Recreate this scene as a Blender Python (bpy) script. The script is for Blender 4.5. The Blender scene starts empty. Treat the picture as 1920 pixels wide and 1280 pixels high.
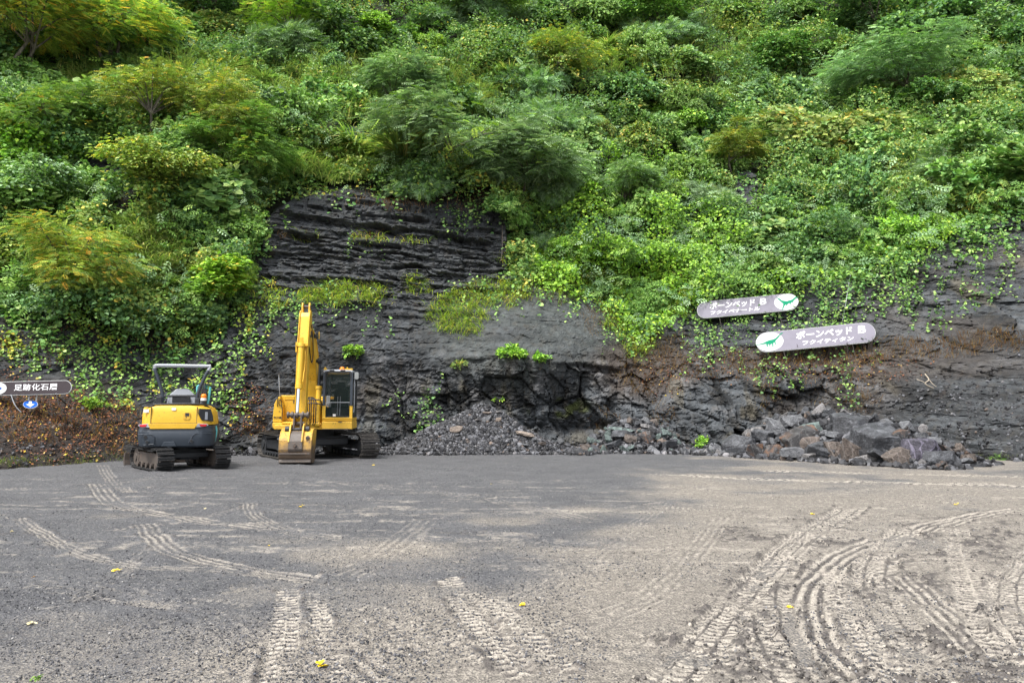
import bpy, math, random
import numpy as np
from mathutils import Vector, Matrix, Euler

SC = bpy.context.scene
COL = SC.collection
R = math.radians

# ------------------------------------------------------------------ camera
CAM_H = 1.6
PITCH = R(5.15)
FPX = 1387.0            # focal length in photograph pixels (1920 wide)
cam_d = bpy.data.cameras.new('camera')
cam_d.sensor_width = 36.0
cam_d.lens = 36.0 * FPX / 1920.0
cam_d.clip_start = 0.1
cam_d.clip_end = 1000.0
cam = bpy.data.objects.new('camera', cam_d)
COL.objects.link(cam)
cam.location = (0, 0, CAM_H)
cam.rotation_euler = (R(90) + PITCH, 0, 0)
SC.camera = cam

# ------------------------------------------------------------------ sky, sun, exposure
SUN_EL, SUN_AZ = R(63), R(222)      # azimuth from +Y clockwise: behind the camera and to the left
w = bpy.data.worlds.new('World')
SC.world = w
w.use_nodes = True
nt = w.node_tree
sky = nt.nodes.new('ShaderNodeTexSky')
sky.sky_type = 'NISHITA'
sky.sun_disc = False
sky.sun_elevation = SUN_EL
sky.sun_rotation = SUN_AZ
sky.air_density = 1.0
sky.dust_density = 4.0
hs = nt.nodes.new('ShaderNodeHueSaturation')
hs.inputs['Saturation'].default_value = 0.30      # overcast: grey rather than blue
nt.links.new(sky.outputs[0], hs.inputs['Color'])
bg = nt.nodes['Background']
nt.links.new(hs.outputs[0], bg.inputs['Color'])
bg.inputs['Strength'].default_value = 0.115
sun_d = bpy.data.lights.new('sun', 'SUN')
sun_d.energy = 1.5
sun_d.angle = R(11)
sun_d.color = (1.0, 0.97, 0.92)
sun = bpy.data.objects.new('sun', sun_d)
COL.objects.link(sun)
# direction towards the sun
sv = Vector((math.sin(SUN_AZ) * math.cos(SUN_EL), math.cos(SUN_AZ) * math.cos(SUN_EL), math.sin(SUN_EL)))
sun.rotation_euler = sv.to_track_quat('Z', 'Y').to_euler()
SC.view_settings.view_transform = 'Standard'
SC.view_settings.look = 'None'
SC.view_settings.exposure = 1.55
SC.view_settings.gamma = 1.0
SC.cycles.max_bounces = 6
SC.cycles.diffuse_bounces = 3
SC.cycles.glossy_bounces = 3
SC.cycles.transmission_bounces = 4
SC.cycles.transparent_max_bounces = 6
SC.cycles.use_denoising = True

# ------------------------------------------------------------------ pixel <-> world helpers
cp, sp = math.cos(PITCH), math.sin(PITCH)
def ray(px, py):
    dx = (np.asarray(px, float) - 960) / FPX
    dz = (640 - np.asarray(py, float)) / FPX
    return dx, cp - dz * sp, sp + dz * cp
def at(px, py, Y):
    dx, dy, dz = ray(px, py)
    t = Y / dy
    return dx * t, Y + 0 * t, CAM_H + dz * t
def gp(px, py, z=0.0):
    dx, dy, dz = ray(px, py)
    t = (z - CAM_H) / dz
    return dx * t, dy * t
def proj(X, Y, Z):
    z = Z - CAM_H
    f = Y * cp + z * sp
    u = -Y * sp + z * cp
    return 960 + FPX * X / f, 640 - FPX * u / f

# ------------------------------------------------------------------ noise
def _h(ix, iy, iz, seed):
    h = (ix.astype(np.int64) * 374761393 + iy.astype(np.int64) * 668265263 + iz.astype(np.int64) * 2147483647 + seed * 974634777) & 0xFFFFFFFF
    h = ((h ^ (h >> 13)) * 1274126177) & 0xFFFFFFFF
    h = ((h ^ (h >> 16)) * 2246822519) & 0xFFFFFFFF
    return ((h ^ (h >> 15)) & 0xFFFFFF) / float(0xFFFFFF)
def vnoise(x, y, seed=0, z=None):
    x = np.asarray(x, float); y = np.asarray(y, float)
    ix = np.floor(x); iy = np.floor(y); fx = x - ix; fy = y - iy
    fx = fx * fx * (3 - 2 * fx); fy = fy * fy * (3 - 2 * fy)
    zi = np.zeros_like(ix)
    a = _h(ix, iy, zi, seed); b = _h(ix + 1, iy, zi, seed)
    c = _h(ix, iy + 1, zi, seed); d = _h(ix + 1, iy + 1, zi, seed)
    return (a + (b - a) * fx) * (1 - fy) + (c + (d - c) * fx) * fy
def fbm(x, y, oct=4, seed=0, gain=0.5, lac=2.03):
    s = 0; a = 1; n = 0
    for k in range(oct):
        s = s + a * (vnoise(x, y, seed + k * 17) - 0.5) * 2; n += a
        x = np.asarray(x) * lac + 13.1; y = np.asarray(y) * lac + 7.7; a *= gain
    return s / n
def cells(x, y, seed=0, jit=0.9):
    """nearest cell id randoms, local offset, and F2-F1"""
    x = np.asarray(x, float); y = np.asarray(y, float)
    ix = np.floor(x); iy = np.floor(y)
    f1 = np.full(x.shape, 9.0); f2 = np.full(x.shape, 9.0)
    r = np.zeros(x.shape); ox = np.zeros(x.shape); oy = np.zeros(x.shape); r2 = np.zeros(x.shape)
    zi = np.zeros_like(ix)
    for a in (-1, 0, 1):
        for b in (-1, 0, 1):
            jx = ix + a; jy = iy + b
            hx = _h(jx, jy, zi, seed + 1); hy = _h(jx, jy, zi, seed + 2)
            dx = x - (jx + 0.5 + (hx - 0.5) * jit); dy = y - (jy + 0.5 + (hy - 0.5) * jit)
            d = np.sqrt(dx * dx + dy * dy)
            m = d < f1
            f2 = np.where(m, f1, np.minimum(f2, d))
            f1 = np.where(m, d, f1)
            r = np.where(m, _h(jx, jy, zi, seed + 3), r); r2 = np.where(m, _h(jx, jy, zi, seed + 4), r2)
            ox = np.where(m, dx, ox); oy = np.where(m, dy, oy)
    return r, r2, ox, oy, f2 - f1
def sstep(a, b, x):
    t = np.clip((x - a) / (b - a), 0, 1)
    return t * t * (3 - 2 * t)

# ------------------------------------------------------------------ mesh helpers
def np_mesh(name, V, F, mats, attrs=None, smooth=False, matidx=None):
    """V (n,3); F (m,k) constant k, or list of such arrays"""
    me = bpy.data.meshes.new(name)
    Fs = F if isinstance(F, list) else [F]
    Fs = [f for f in Fs if len(f)]
    nl = sum(f.size for f in Fs); nf = sum(len(f) for f in Fs)
    me.vertices.add(len(V)); me.vertices.foreach_set('co', np.ascontiguousarray(V, np.float32).ravel())
    me.loops.add(nl); me.loops.foreach_set('vertex_index', np.concatenate([f.ravel() for f in Fs]).astype(np.int32))
    me.polygons.add(nf)
    tot = np.concatenate([np.full(len(f), f.shape[1]) for f in Fs])
    st = np.concatenate([[0], np.cumsum(tot)[:-1]])
    me.polygons.foreach_set('loop_start', st.astype(np.int32))
    me.polygons.foreach_set('loop_total', tot.astype(np.int32))
    if matidx is not None: me.polygons.foreach_set('material_index', np.asarray(matidx, np.int32))
    me.polygons.foreach_set('use_smooth', np.full(nf, bool(smooth)))
    me.update(calc_edges=True)
    if attrs:
        for k, a in attrs.items():
            a = np.asarray(a, np.float32)
            if a.ndim == 2:
                at_ = me.color_attributes.new(k, 'FLOAT_COLOR', 'POINT')
                if a.shape[1] == 3: a = np.concatenate([a, np.ones((len(a), 1), np.float32)], 1)
                at_.data.foreach_set('color', np.ascontiguousarray(a).ravel())
            else:
                at_ = me.attributes.new(k, 'FLOAT', 'POINT')
                at_.data.foreach_set('value', a)
    for m in (mats if isinstance(mats, (list, tuple)) else [mats]): me.materials.append(m)
    return me
def link(name, me, parent=None, loc=None, rot=None):
    o = bpy.data.objects.new(name, me); COL.objects.link(o)
    if parent is not None: o.parent = parent
    if loc is not None: o.location = loc
    if rot is not None: o.rotation_euler = rot
    return o
def tag(o, label=None, cat=None, group=None, kind=None):
    if label: o['label'] = label
    if cat: o['category'] = cat
    if group: o['group'] = group
    if kind: o['kind'] = kind
    return o
def empty(name, loc=(0, 0, 0), rz=0.0):
    o = bpy.data.objects.new(name, None); COL.objects.link(o)
    o.empty_display_size = 0.2; o.location = loc; o.rotation_euler = (0, 0, rz)
    return o
def copy_tree(o, parent=None):
    c = o.copy(); COL.objects.link(c)
    if parent is not None: c.parent = parent
    for ch in [x for x in COL.objects if x.parent == o]: copy_tree(ch, c)
    return c

# ------------------------------------------------------------------ materials
class NT:
    def __init__(s, name):
        s.m = bpy.data.materials.new(name); s.m.use_nodes = True
        s.t = s.m.node_tree; s.b = s.t.nodes['Principled BSDF']
    def n(s, kind, **kw):
        nd = s.t.nodes.new('ShaderNode' + kind)
        ins = kw.pop('ins', {})
        for k, v in kw.items(): setattr(nd, k, v)
        for k, v in ins.items(): s.put(nd, k, v)
        return nd
    def put(s, nd, k, v):
        i = nd.inputs[k]
        if isinstance(v, bpy.types.NodeSocket): s.t.links.new(v, i)
        else: i.default_value = v
    def set(s, **kw):
        for k, v in kw.items():
            s.put(s.b, k.replace('_', ' '), v)
    def coord(s, scale=(1, 1, 1), obj=True):
        tc = s.n('TexCoord'); mp = s.n('Mapping'); s.put(mp, 'Scale', scale)
        s.t.links.new(tc.outputs['Object' if obj else 'Generated'], mp.inputs['Vector'])
        return mp.outputs[0]
    def noise(s, vec, scale, detail=5, rough=0.55, dist=0.0):
        nd = s.n('TexNoise'); s.t.links.new(vec, nd.inputs['Vector'])
        nd.inputs['Scale'].default_value = scale; nd.inputs['Detail'].default_value = detail
        nd.inputs['Roughness'].default_value = rough; nd.inputs['Distortion'].default_value = dist
        return nd.outputs['Fac']
    def vor(s, vec, scale, feature='F1', out='Distance', rnd=1.0):
        nd = s.n('TexVoronoi', feature=feature); s.t.links.new(vec, nd.inputs['Vector'])
        nd.inputs['Scale'].default_value = scale
        nd.inputs['Randomness'].default_value = rnd
        return nd.outputs[out]
    def ramp(s, fac, stops, interp='LINEAR'):
        nd = s.n('ValToRGB'); s.t.links.new(fac, nd.inputs['Fac']); cr = nd.color_ramp; cr.interpolation = interp
        while len(cr.elements) > 1: cr.elements.remove(cr.elements[-1])
        for i, (p, c) in enumerate(stops):
            e = cr.elements[0] if i == 0 else cr.elements.new(p)
            e.position = p
            e.color = (c, c, c, 1) if isinstance(c, (int, float)) else (*c, 1)
        return nd.outputs['Color']
    def mix(s, f, a, b, mode='MIX'):
        nd = s.n('Mix', data_type='RGBA', blend_type=mode)
        for idx, v in ((0, f), (6, a), (7, b)):
            if isinstance(v, bpy.types.NodeSocket): s.t.links.new(v, nd.inputs[idx])
            else: nd.inputs[idx].default_value = v if idx == 0 else ((*v, 1) if len(v) == 3 else v)
        return nd.outputs[2]
    def math(s, op, a, b=0.0, clamp=False):
        nd = s.n('Math', operation=op, use_clamp=clamp)
        for i, v in ((0, a), (1, b)):
            if isinstance(v, bpy.types.NodeSocket): s.t.links.new(v, nd.inputs[i])
            else: nd.inputs[i].default_value = v
        return nd.outputs[0]
    def attr(s, name, out='Color'):
        nd = s.n('Attribute', attribute_name=name); return nd.outputs[out]
    def bump(s, h, strength=0.5, dist=0.02, normal=None):
        nd = s.n('Bump'); nd.inputs['Strength'].default_value = strength; nd.inputs['Distance'].default_value = dist
        s.t.links.new(h, nd.inputs['Height'])
        if normal is not None: s.t.links.new(normal, nd.inputs['Normal'])
        return nd.outputs[0]
def lin(r, g, b):
    f = lambda c: (c / 255 / 12.92) if c / 255 <= 0.04045 else ((c / 255 + 0.055) / 1.055) ** 2.4
    return (f(r), f(g), f(b))
# ------------------------------------------------------------------ the quarry cliff and the hillside above it
# control points: photo position -> distance, turned into world points, then one smooth surface Y = D(X, Z)
CX = [-250, 0, 250, 500, 750, 1000, 1200, 1450, 1700, 1920, 2170]
ROWS = {
  860: [18.0, 19.6, 23.5, 26.5, 29.6, 30.6, 30.8, 29.2, 26.8, 22.6, 18.5],
  800: [19.5, 21.5, 25.0, 27.0, 30.0, 31.0, 31.1, 29.6, 27.4, 23.8, 19.8],
  730: [21.0, 23.4, 26.3, 27.6, 30.4, 31.4, 31.8, 30.2, 28.3, 25.4, 21.6],
  665: [22.3, 24.8, 27.2, 28.2, 31.0, 32.2, 34.3, 31.9, 29.8, 26.6, 22.5],
  600: [23.3, 25.9, 27.9, 29.1, 32.0, 33.7, 36.3, 33.9, 31.3, 28.3, 24.5],
  530: [24.6, 27.1, 28.8, 31.2, 34.3, 35.6, 37.9, 35.9, 32.7, 30.0, 26.8],
  450: [26.5, 28.7, 30.4, 32.3, 35.3, 37.4, 40.0, 38.3, 34.8, 32.1, 29.3],
  370: [28.8, 30.8, 32.2, 33.3, 36.3, 39.8, 42.8, 41.3, 37.6, 34.6, 32.0],
  260: [33.0, 34.6, 35.8, 38.3, 41.8, 44.8, 47.8, 46.3, 42.4, 38.9, 36.2],
  130: [38.5, 40.0, 42.0, 44.8, 48.8, 52.3, 55.3, 53.3, 48.9, 44.8, 41.5],
  0:   [45.0, 46.5, 49.0, 52.0, 57.0, 61.0, 64.0, 61.5, 56.0, 51.5, 48.0],
  -150:[55.0, 57.0, 60.0, 64.0, 69.0, 74.0, 77.0, 74.0, 68.0, 62.5, 58.0],
}
P = []
for py, ys in ROWS.items():
    for px, Y in zip(CX, ys):
        X, Y_, Z = at(px, py, Y); P.append((float(X), float(Z), Y))
P = np.array(P)
def _rbf_fit(P, soft=2.0, lam=-0.25):
    d = np.sqrt((P[:, None, 0] - P[None, :, 0]) ** 2 + (P[:, None, 1] - P[None, :, 1]) ** 2 + soft ** 2)
    n = len(P); A = np.zeros((n + 3, n + 3)); A[:n, :n] = d + lam * np.eye(n)
    A[:n, n] = 1; A[:n, n + 1:] = P[:, :2]; A[n:, :n] = A[:n, n:].T
    b = np.zeros(n + 3); b[:n] = P[:, 2]
    return np.linalg.solve(A, b)
_W = _rbf_fit(P)
def D0(X, Z):
    X = np.asarray(X, float); Z = np.asarray(Z, float); out = np.zeros(X.shape)
    f = X.ravel(); g = Z.ravel(); o = np.zeros(f.shape)
    for i in range(0, len(f), 20000):
        a = f[i:i + 20000]; b = g[i:i + 20000]
        d = np.sqrt((a[:, None] - P[None, :, 0]) ** 2 + (b[:, None] - P[None, :, 1]) ** 2 + 4.0)
        o[i:i + 20000] = d @ _W[:len(P)] + _W[len(P)] + _W[len(P) + 1] * a + _W[len(P) + 2] * b
    return o.reshape(X.shape)

def axis(breaks):
    out = []
    for a, b, s in breaks:
        out.append(np.arange(a, b, s))
    return np.concatenate(out)
GX = np.concatenate([np.linspace(-60, -25, 90, endpoint=False), np.arange(-25, 25, 0.052), np.linspace(25, 60, 90)])
GZ = np.concatenate([np.arange(-0.8, 10.5, 0.047), np.arange(10.5, 20, 0.1), np.arange(20, 62, 0.25)])
XX, ZZ = np.meshgrid(GX, GZ)
# coarse base, then bilinear up
_cx = np.linspace(-60, 60, 241); _cz = np.linspace(-1, 63, 161)
_CXX, _CZZ = np.meshgrid(_cx, _cz); _CD = D0(_CXX, _CZZ)
def bil(X, Z, xs, zs, G):
    X = np.clip(X, xs[0], xs[-1] - 1e-6); Z = np.clip(Z, zs[0], zs[-1] - 1e-6)
    i = np.clip(np.searchsorted(xs, X, side='right') - 1, 0, len(xs) - 2); j = np.clip(np.searchsorted(zs, Z, side='right') - 1, 0, len(zs) - 2)
    fx = (X - xs[i]) / (xs[i + 1] - xs[i]); fz = (Z - zs[j]) / (zs[j + 1] - zs[j])
    return (G[j, i] * (1 - fx) + G[j, i + 1] * fx) * (1 - fz) + (G[j + 1, i] * (1 - fx) + G[j + 1, i + 1] * fx) * fz
YB = bil(XX, ZZ, _cx, _cz, _CD)
PX, PY = proj(XX, YB, ZZ)

def blob(px, py, cx, cy, rx, ry, soft=0.35):
    d = np.sqrt(((px - cx) / rx) ** 2 + ((py - cy) / ry) ** 2)
    return 1 - sstep(1 - soft, 1 + soft, d)
# lower edge of the dense growth, in photo positions
VB = np.array([(-400, 560), (0, 560), (90, 590), (200, 600), (260, 640), (330, 640), (420, 610), (455, 560), (490, 470), (500, 400), (540, 358), (620, 352), (700, 356), (800, 366), (900, 372), (948, 395), (952, 520),
               (985, 530), (1060, 545), (1110, 560), (1150, 600), (1190, 640), (1225, 640), (1260, 600), (1330, 560), (1400, 545), (1480, 545), (1560, 530), (1690, 505), (1730, 465), (1800, 425), (1870, 400), (2300, 340)], float)
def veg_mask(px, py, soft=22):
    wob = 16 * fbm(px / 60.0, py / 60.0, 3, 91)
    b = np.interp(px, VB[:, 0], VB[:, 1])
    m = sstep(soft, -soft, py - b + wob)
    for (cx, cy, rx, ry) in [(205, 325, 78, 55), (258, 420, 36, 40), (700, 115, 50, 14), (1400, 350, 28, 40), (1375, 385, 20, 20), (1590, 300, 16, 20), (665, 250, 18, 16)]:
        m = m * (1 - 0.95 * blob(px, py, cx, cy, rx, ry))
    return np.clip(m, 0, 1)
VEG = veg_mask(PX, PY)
rock = 1 - VEG
# region weights
w_strata = blob(PX + 30 * fbm(XX, ZZ, 3, 19), PY, 720, 465, 270, 120, 0.45)
w_lower = sstep(640, 700, PY) * sstep(240, 500, PX)
w_block = sstep(640, 700, PY) * sstep(880, 1000, PX) * (1 - sstep(1640, 1760, PX + (PY - 700) * 0.6))
w_bank = np.clip(sstep(300, 150, PX) * sstep(690, 730, PY), 0, 1)            # left leaf-litter bank
w_talus = sstep(1600, 1700, PX + (PY - 760) * 0.8) * sstep(660, 700, PY)      # right loose shale slope
w_dome = blob(PX, PY, 1010, 625, 185, 100, 0.35)
w_block = np.clip(w_block + blob(PX, PY, 1820, 560, 190, 95, .3) * rock + .8 * blob(PX, PY, 860, 770, 330, 70, .3), 0, 1)
w_smooth = np.clip(w_dome + .6 * sstep(560, 600, PY) * (1 - w_block) * sstep(450, 520, PX) * sstep(1250, 1150, PX), 0, 1)
# ---- displacement (towards the viewer is negative)
warp = 0.20 * fbm(XX / 6.0, ZZ / 4.0, 3, 5)
S = ZZ + warp + 0.03 * XX
disp = 0.45 * fbm(XX / 5.0, ZZ / 4.0, 3, 11) + 0.0 * XX
# strata steps: hard layers proud, soft layers cut back
lay = fbm(S * 1.9, XX * 0.07, 4, 23, 0.6)
lay2 = fbm(S * 6.0, XX * 0.22 + 9, 3, 29, 0.6)
disp += rock * (0.15 * np.tanh(3 * lay) + 0.10 * lay2 * (1 - .6 * w_smooth) + 0.05 * w_strata * np.sign(np.sin(S * 19 + 3 * lay2 + 1.5 * lay))) * np.clip(0.25 + w_strata * 1.0 + 0.2 * w_dome + 0.35 * sstep(640, 560, PY), 0, 1)
# the marked ledges of the dark shale face
for (y0, dep, wd, sl) in [(405, 0.35, 0.10, 0), (430, 0.55, 0.12, 4), (470, 0.65, 0.13, 6), (480, .25, .06, 6), (505, 0.35, 0.08, 0), (545, 0.4, 0.12, -4), (680, 0.25, .1, 4)]:
    _, _, zc = at(720, y0, 33.8 if y0 < 600 else 31)
    ww = S - float(zc) - 0.45 * fbm(XX / 2.2, XX * 0 + y0, 4, 40 + y0) + sl * 0.002 * XX
    a = np.where(y0 < 600, w_strata, w_lower * 0.7) * np.clip(0.45 + 1.1 * fbm(XX / 1.6, ZZ * 0 + y0, 3, 3), 0, 1.1) * rock
    disp += a * dep * (np.exp(-(ww / wd) ** 2) - 0.75 * np.exp(-((ww - 2.2 * wd) / (1.3 * wd)) ** 2))
# overhang below the growth at the top of that face
# blocky fracture, several sizes
def facets(sx, sz, seed, tilt, off, shear=0.0):
    r, r2, ox, oy, e = cells((XX + shear * ZZ) / sx + 0.12 * fbm(XX / sx, ZZ / sz, 2, seed + 50), ZZ / sz, seed)
    return off * (r - 0.5) + tilt * ((r2 - 0.5) * ox * 2 + (_h((r * 999).astype(int), (r2 * 999).astype(int), 0 * r.astype(int), 7) - 0.5) * oy * 2), e
for (sx, sz, sd, tl, of, wgt) in [(1.9, 2.3, 101, 0.40, 0.42, w_block), (0.75, 1.0, 131, 0.24, 0.22, w_block), (0.33, 0.36, 151, 0.12, 0.12, np.clip(w_block + 0.5 * w_lower, 0, 1)),
                                  (1.1, 0.55, 171, 0.28, 0.24, rock * (1 - w_block) * (1 - 0.3 * w_bank) * (1 - .8 * w_smooth) * 0.8), (0.5, 0.22, 191, 0.15, 0.11, rock * (1 - 0.6 * w_bank) * (1 - 0.75 * w_smooth) * (1 - .5 * w_block)),
                                  (0.20, 0.13, 211, 0.06, 0.07, rock * (1 - 0.5 * w_bank) * (1 - .7 * w_smooth) * (1 - .4 * w_block)), (0.9, 0.9, 221, 0.3, 0.35, w_talus * 0.8), (0.35, .3, 231, 0.16, 0.16, w_talus)]:
    d, e = facets(sx, sz, sd, tl, of, 0.25)
    disp += wgt * (d + 0.10 * of / 0.3 * np.exp(-(e / 0.05) ** 2))
disp -= 1.1 * blob(PX, PY, 1030, 640, 150, 95, .75) * rock
# vertical water-worn runnels on the lower wall
disp += 0.10 * w_lower * (1 - w_talus) * fbm(XX * 1.8, ZZ * 0.35, 4, 61)
disp += rock * 0.05 * fbm(XX * 2.5, ZZ * 3.5, 4, 71) + rock * 0.02 * fbm(XX * 9, ZZ * 11, 2, 77)
disp += (w_bank * 0.15) * fbm(XX * 1.2, ZZ * 1.6, 4, 81)
# undercut hollow at the foot of the middle wall
_hx, _, _hz = at(1090, 800, 31)
disp += 0.6 * np.exp(-((XX - _hx) / 2.2) ** 2 - ((ZZ - 0.75) / 0.32) ** 2)
# mounding under the growth
mound = fbm(XX / 4.0, ZZ / 3.2, 3, 301) * 2.6 * sstep(6, 12, ZZ) + fbm(XX / 3.0, ZZ / 2.6, 4, 302) * 0.9 + 0.35 * fbm(XX / 1.1, ZZ / 1.0, 3, 331)
disp += VEG * mound
YY = YB + disp
YY = np.where(ZZ > 25, YY + 0.0, YY)
def terrain_y(X, Z): return bil(np.asarray(X, float), np.asarray(Z, float), GX, GZ, YY)
def hit(px, py):
    """where the line of sight through a photo position meets the cliff"""
    dx, dy, dz = ray(px, py)
    px = np.asarray(px, float)
    Y = np.full(px.shape, 14.0); done = np.zeros(px.shape, bool); res = np.full(px.shape, 60.0)
    for k in range(1200):
        t = Y / dy; X = dx * t; Z = CAM_H + dz * t
        h = (terrain_y(X, Z) <= Y) & ~done
        res = np.where(h, Y, res); done |= h
        if done.all(): break
        Y = np.where(done, Y, Y + 0.06)
    t = res / dy
    return dx * t, res, CAM_H + dz * t

# ---- colour regions painted by kind of ground (bare shale, brown soil, grey stone, moss)
n1 = fbm(XX / 1.4, ZZ / 1.1, 4, 401); n2 = fbm(XX / 0.5, ZZ / 0.4, 4, 421); n3 = fbm(XX / 4.0, ZZ / 3.0, 3, 441)
base = np.ones(XX.shape + (3,)) * np.array([0.034, 0.0375, 0.041])
def mixc(m, c):
    global base
    m = np.clip(m, 0, 1)[..., None]; base = base * (1 - m) + np.array(c) * m
cr1, _, _, _, _ = cells(XX / 1.6 + .1 * n2, ZZ / 1.3, 101); cr2, _, _, _, ce2 = cells((XX + .25 * ZZ) / .7, ZZ / .6, 131)
base *= (1 + rock * (w_block * .9 + .35) * ((cr1 - .4) * 1.3 + (cr2 - .45) * 1.1)).clip(.3, 2.6)[..., None]
base *= (1 + rock * (1 - w_block) * (.30 * np.sin(S * 9 + 2 * lay) + .35 * fbm(S * 5, XX * .15, 3, 455))).clip(.5, 1.7)[..., None]
mixc(sstep(0.1, 0.5, n1) * 0.6, (0.055, 0.060, 0.065))
mixc(w_strata * .55, (0.052, 0.056, 0.060))
mixc(w_dome * sstep(-0.3, 0.3, n3 + 0.3) * 0.75, (0.064, 0.072, 0.070))
brown = np.clip(blob(PX, PY, 1200, 690, 90, 60) + w_block * 0.55 * sstep(0, 0.4, n3 + n1 * 0.5) + blob(PX, PY, 1560, 682, 420, 30) * 0.5 + 0.05 * w_talus, 0, 1)
mixc(brown * 0.8, (0.056, 0.044, 0.036))
mixc(w_lower * sstep(0.25, 0.55, n2 + 0.4 * n1) * 0.65 * (1 - w_talus), (0.125, 0.125, 0.128))
mixc(w_block * sstep(0.3, 0.5, fbm(XX / .8, ZZ / 2.2, 3, 481)) * 0.5, (0.10, 0.088, 0.062))
mixc(w_bank * 0.85, (0.032, 0.024, 0.020))
mixc(w_block * blob(PX, PY, 1050, 765, 60, 18) * sstep(0, .3, n2), (0.045, 0.055, 0.015))
mixc(blob(PX, PY, 960, 442, 16, 42, .2) * .9, (0.085, 0.085, 0.09))
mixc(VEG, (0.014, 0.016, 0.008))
rmat = NT('quarry_shale')
v = rmat.coord()
c0 = rmat.attr('Col')
nz = rmat.noise(v, 3.0, 8, 0.62)
vz = rmat.coord((3.0, 3.0, 9.0))
nl = rmat.noise(vz, 1.6, 9, 0.7, 0.2)
mul = rmat.ramp(nz, [(0.25, 0.55), (0.5, 1.0), (0.72, 1.55)])
c1 = rmat.mix(1.0, c0, mul, 'MULTIPLY')
vs = rmat.coord((2.2, 2.2, 0.45))
st = rmat.ramp(rmat.noise(vs, 1.6, 6, 0.6), [(0.5, 0.0), (0.66, 1.0)])
c2 = rmat.mix(rmat.math('MULTIPLY', rmat.math('MULTIPLY', st, 0.30), rmat.attr('bare', 'Fac')), c1, (0.075, 0.064, 0.048))
speck = rmat.ramp(rmat.noise(v, 38.0, 2, 0.5), [(0.66, 0.0), (0.74, 1.0)])
c3 = rmat.mix(rmat.math('MULTIPLY', rmat.math('MULTIPLY', speck, 0.4), rmat.attr('bare', 'Fac')), c2, (0.16, 0.15, 0.14))
rust = rmat.ramp(rmat.noise(v, 0.9, 6, 0.7), [(0.60, 0.0), (0.72, 1.0)])
c4 = rmat.mix(rmat.math('MULTIPLY', rmat.math('MULTIPLY', rust, 0.3), rmat.attr('bare', 'Fac')), c3, (0.07, 0.036, 0.018))
rmat.set(Base_Color=c4, Roughness=rmat.ramp(nl, [(0.3, 0.6), (0.7, 0.9)]))
hgt = rmat.math('ADD', rmat.math('MULTIPLY', nz, 1.0), rmat.math('MULTIPLY', nl, 0.8))
fine = rmat.noise(v, 22.0, 6, 0.65)
rmat.b.inputs['Specular IOR Level'].default_value = 0.22
b1 = rmat.bump(hgt, 0.7, 0.07)
b2 = rmat.bump(fine, 0.7, 0.03, b1)
rmat.set(Normal=b2)
nx, nzr = len(GX), len(GZ)
idx = np.arange(nx * nzr).reshape(nzr, nx)
F = np.stack([idx[:-1, :-1].ravel(), idx[:-1, 1:].ravel(), idx[1:, 1:].ravel(), idx[1:, :-1].ravel()], 1)
Vt = np.stack([XX.ravel(), YY.ravel(), ZZ.ravel()], 1)
cliff = link('quarry_hillside', np_mesh('quarry_hillside', Vt, F, rmat.m, {'Col': base.reshape(-1, 3), 'bare': rock.ravel()}))
tag(cliff, kind='structure')
# ------------------------------------------------------------------ the yard: gravel and dried mud, with wheel and crawler marks
ys = [0.9]
while ys[-1] < 33: ys.append(ys[-1] + max(0.012, 0.0042 * ys[-1]))
ys = np.array(ys); ny = len(ys); nxg = 1400
sx = np.linspace(-1, 1, nxg)
half = 0.78 * ys + 3.5
GXX = sx[None, :] * half[:, None]; GYY = np.repeat(ys[:, None], nxg, 1)
gpx, gpy = proj(GXX, GYY, 0 * GXX)
gpx = np.where(gpy > 5000, 960, gpx)
H = 0.035 * fbm(GXX / 2.5, GYY / 2.5, 4, 501) + 0.010 * fbm(GXX * 2, GYY * 2, 3, 511)
H = H - 0.02
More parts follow.
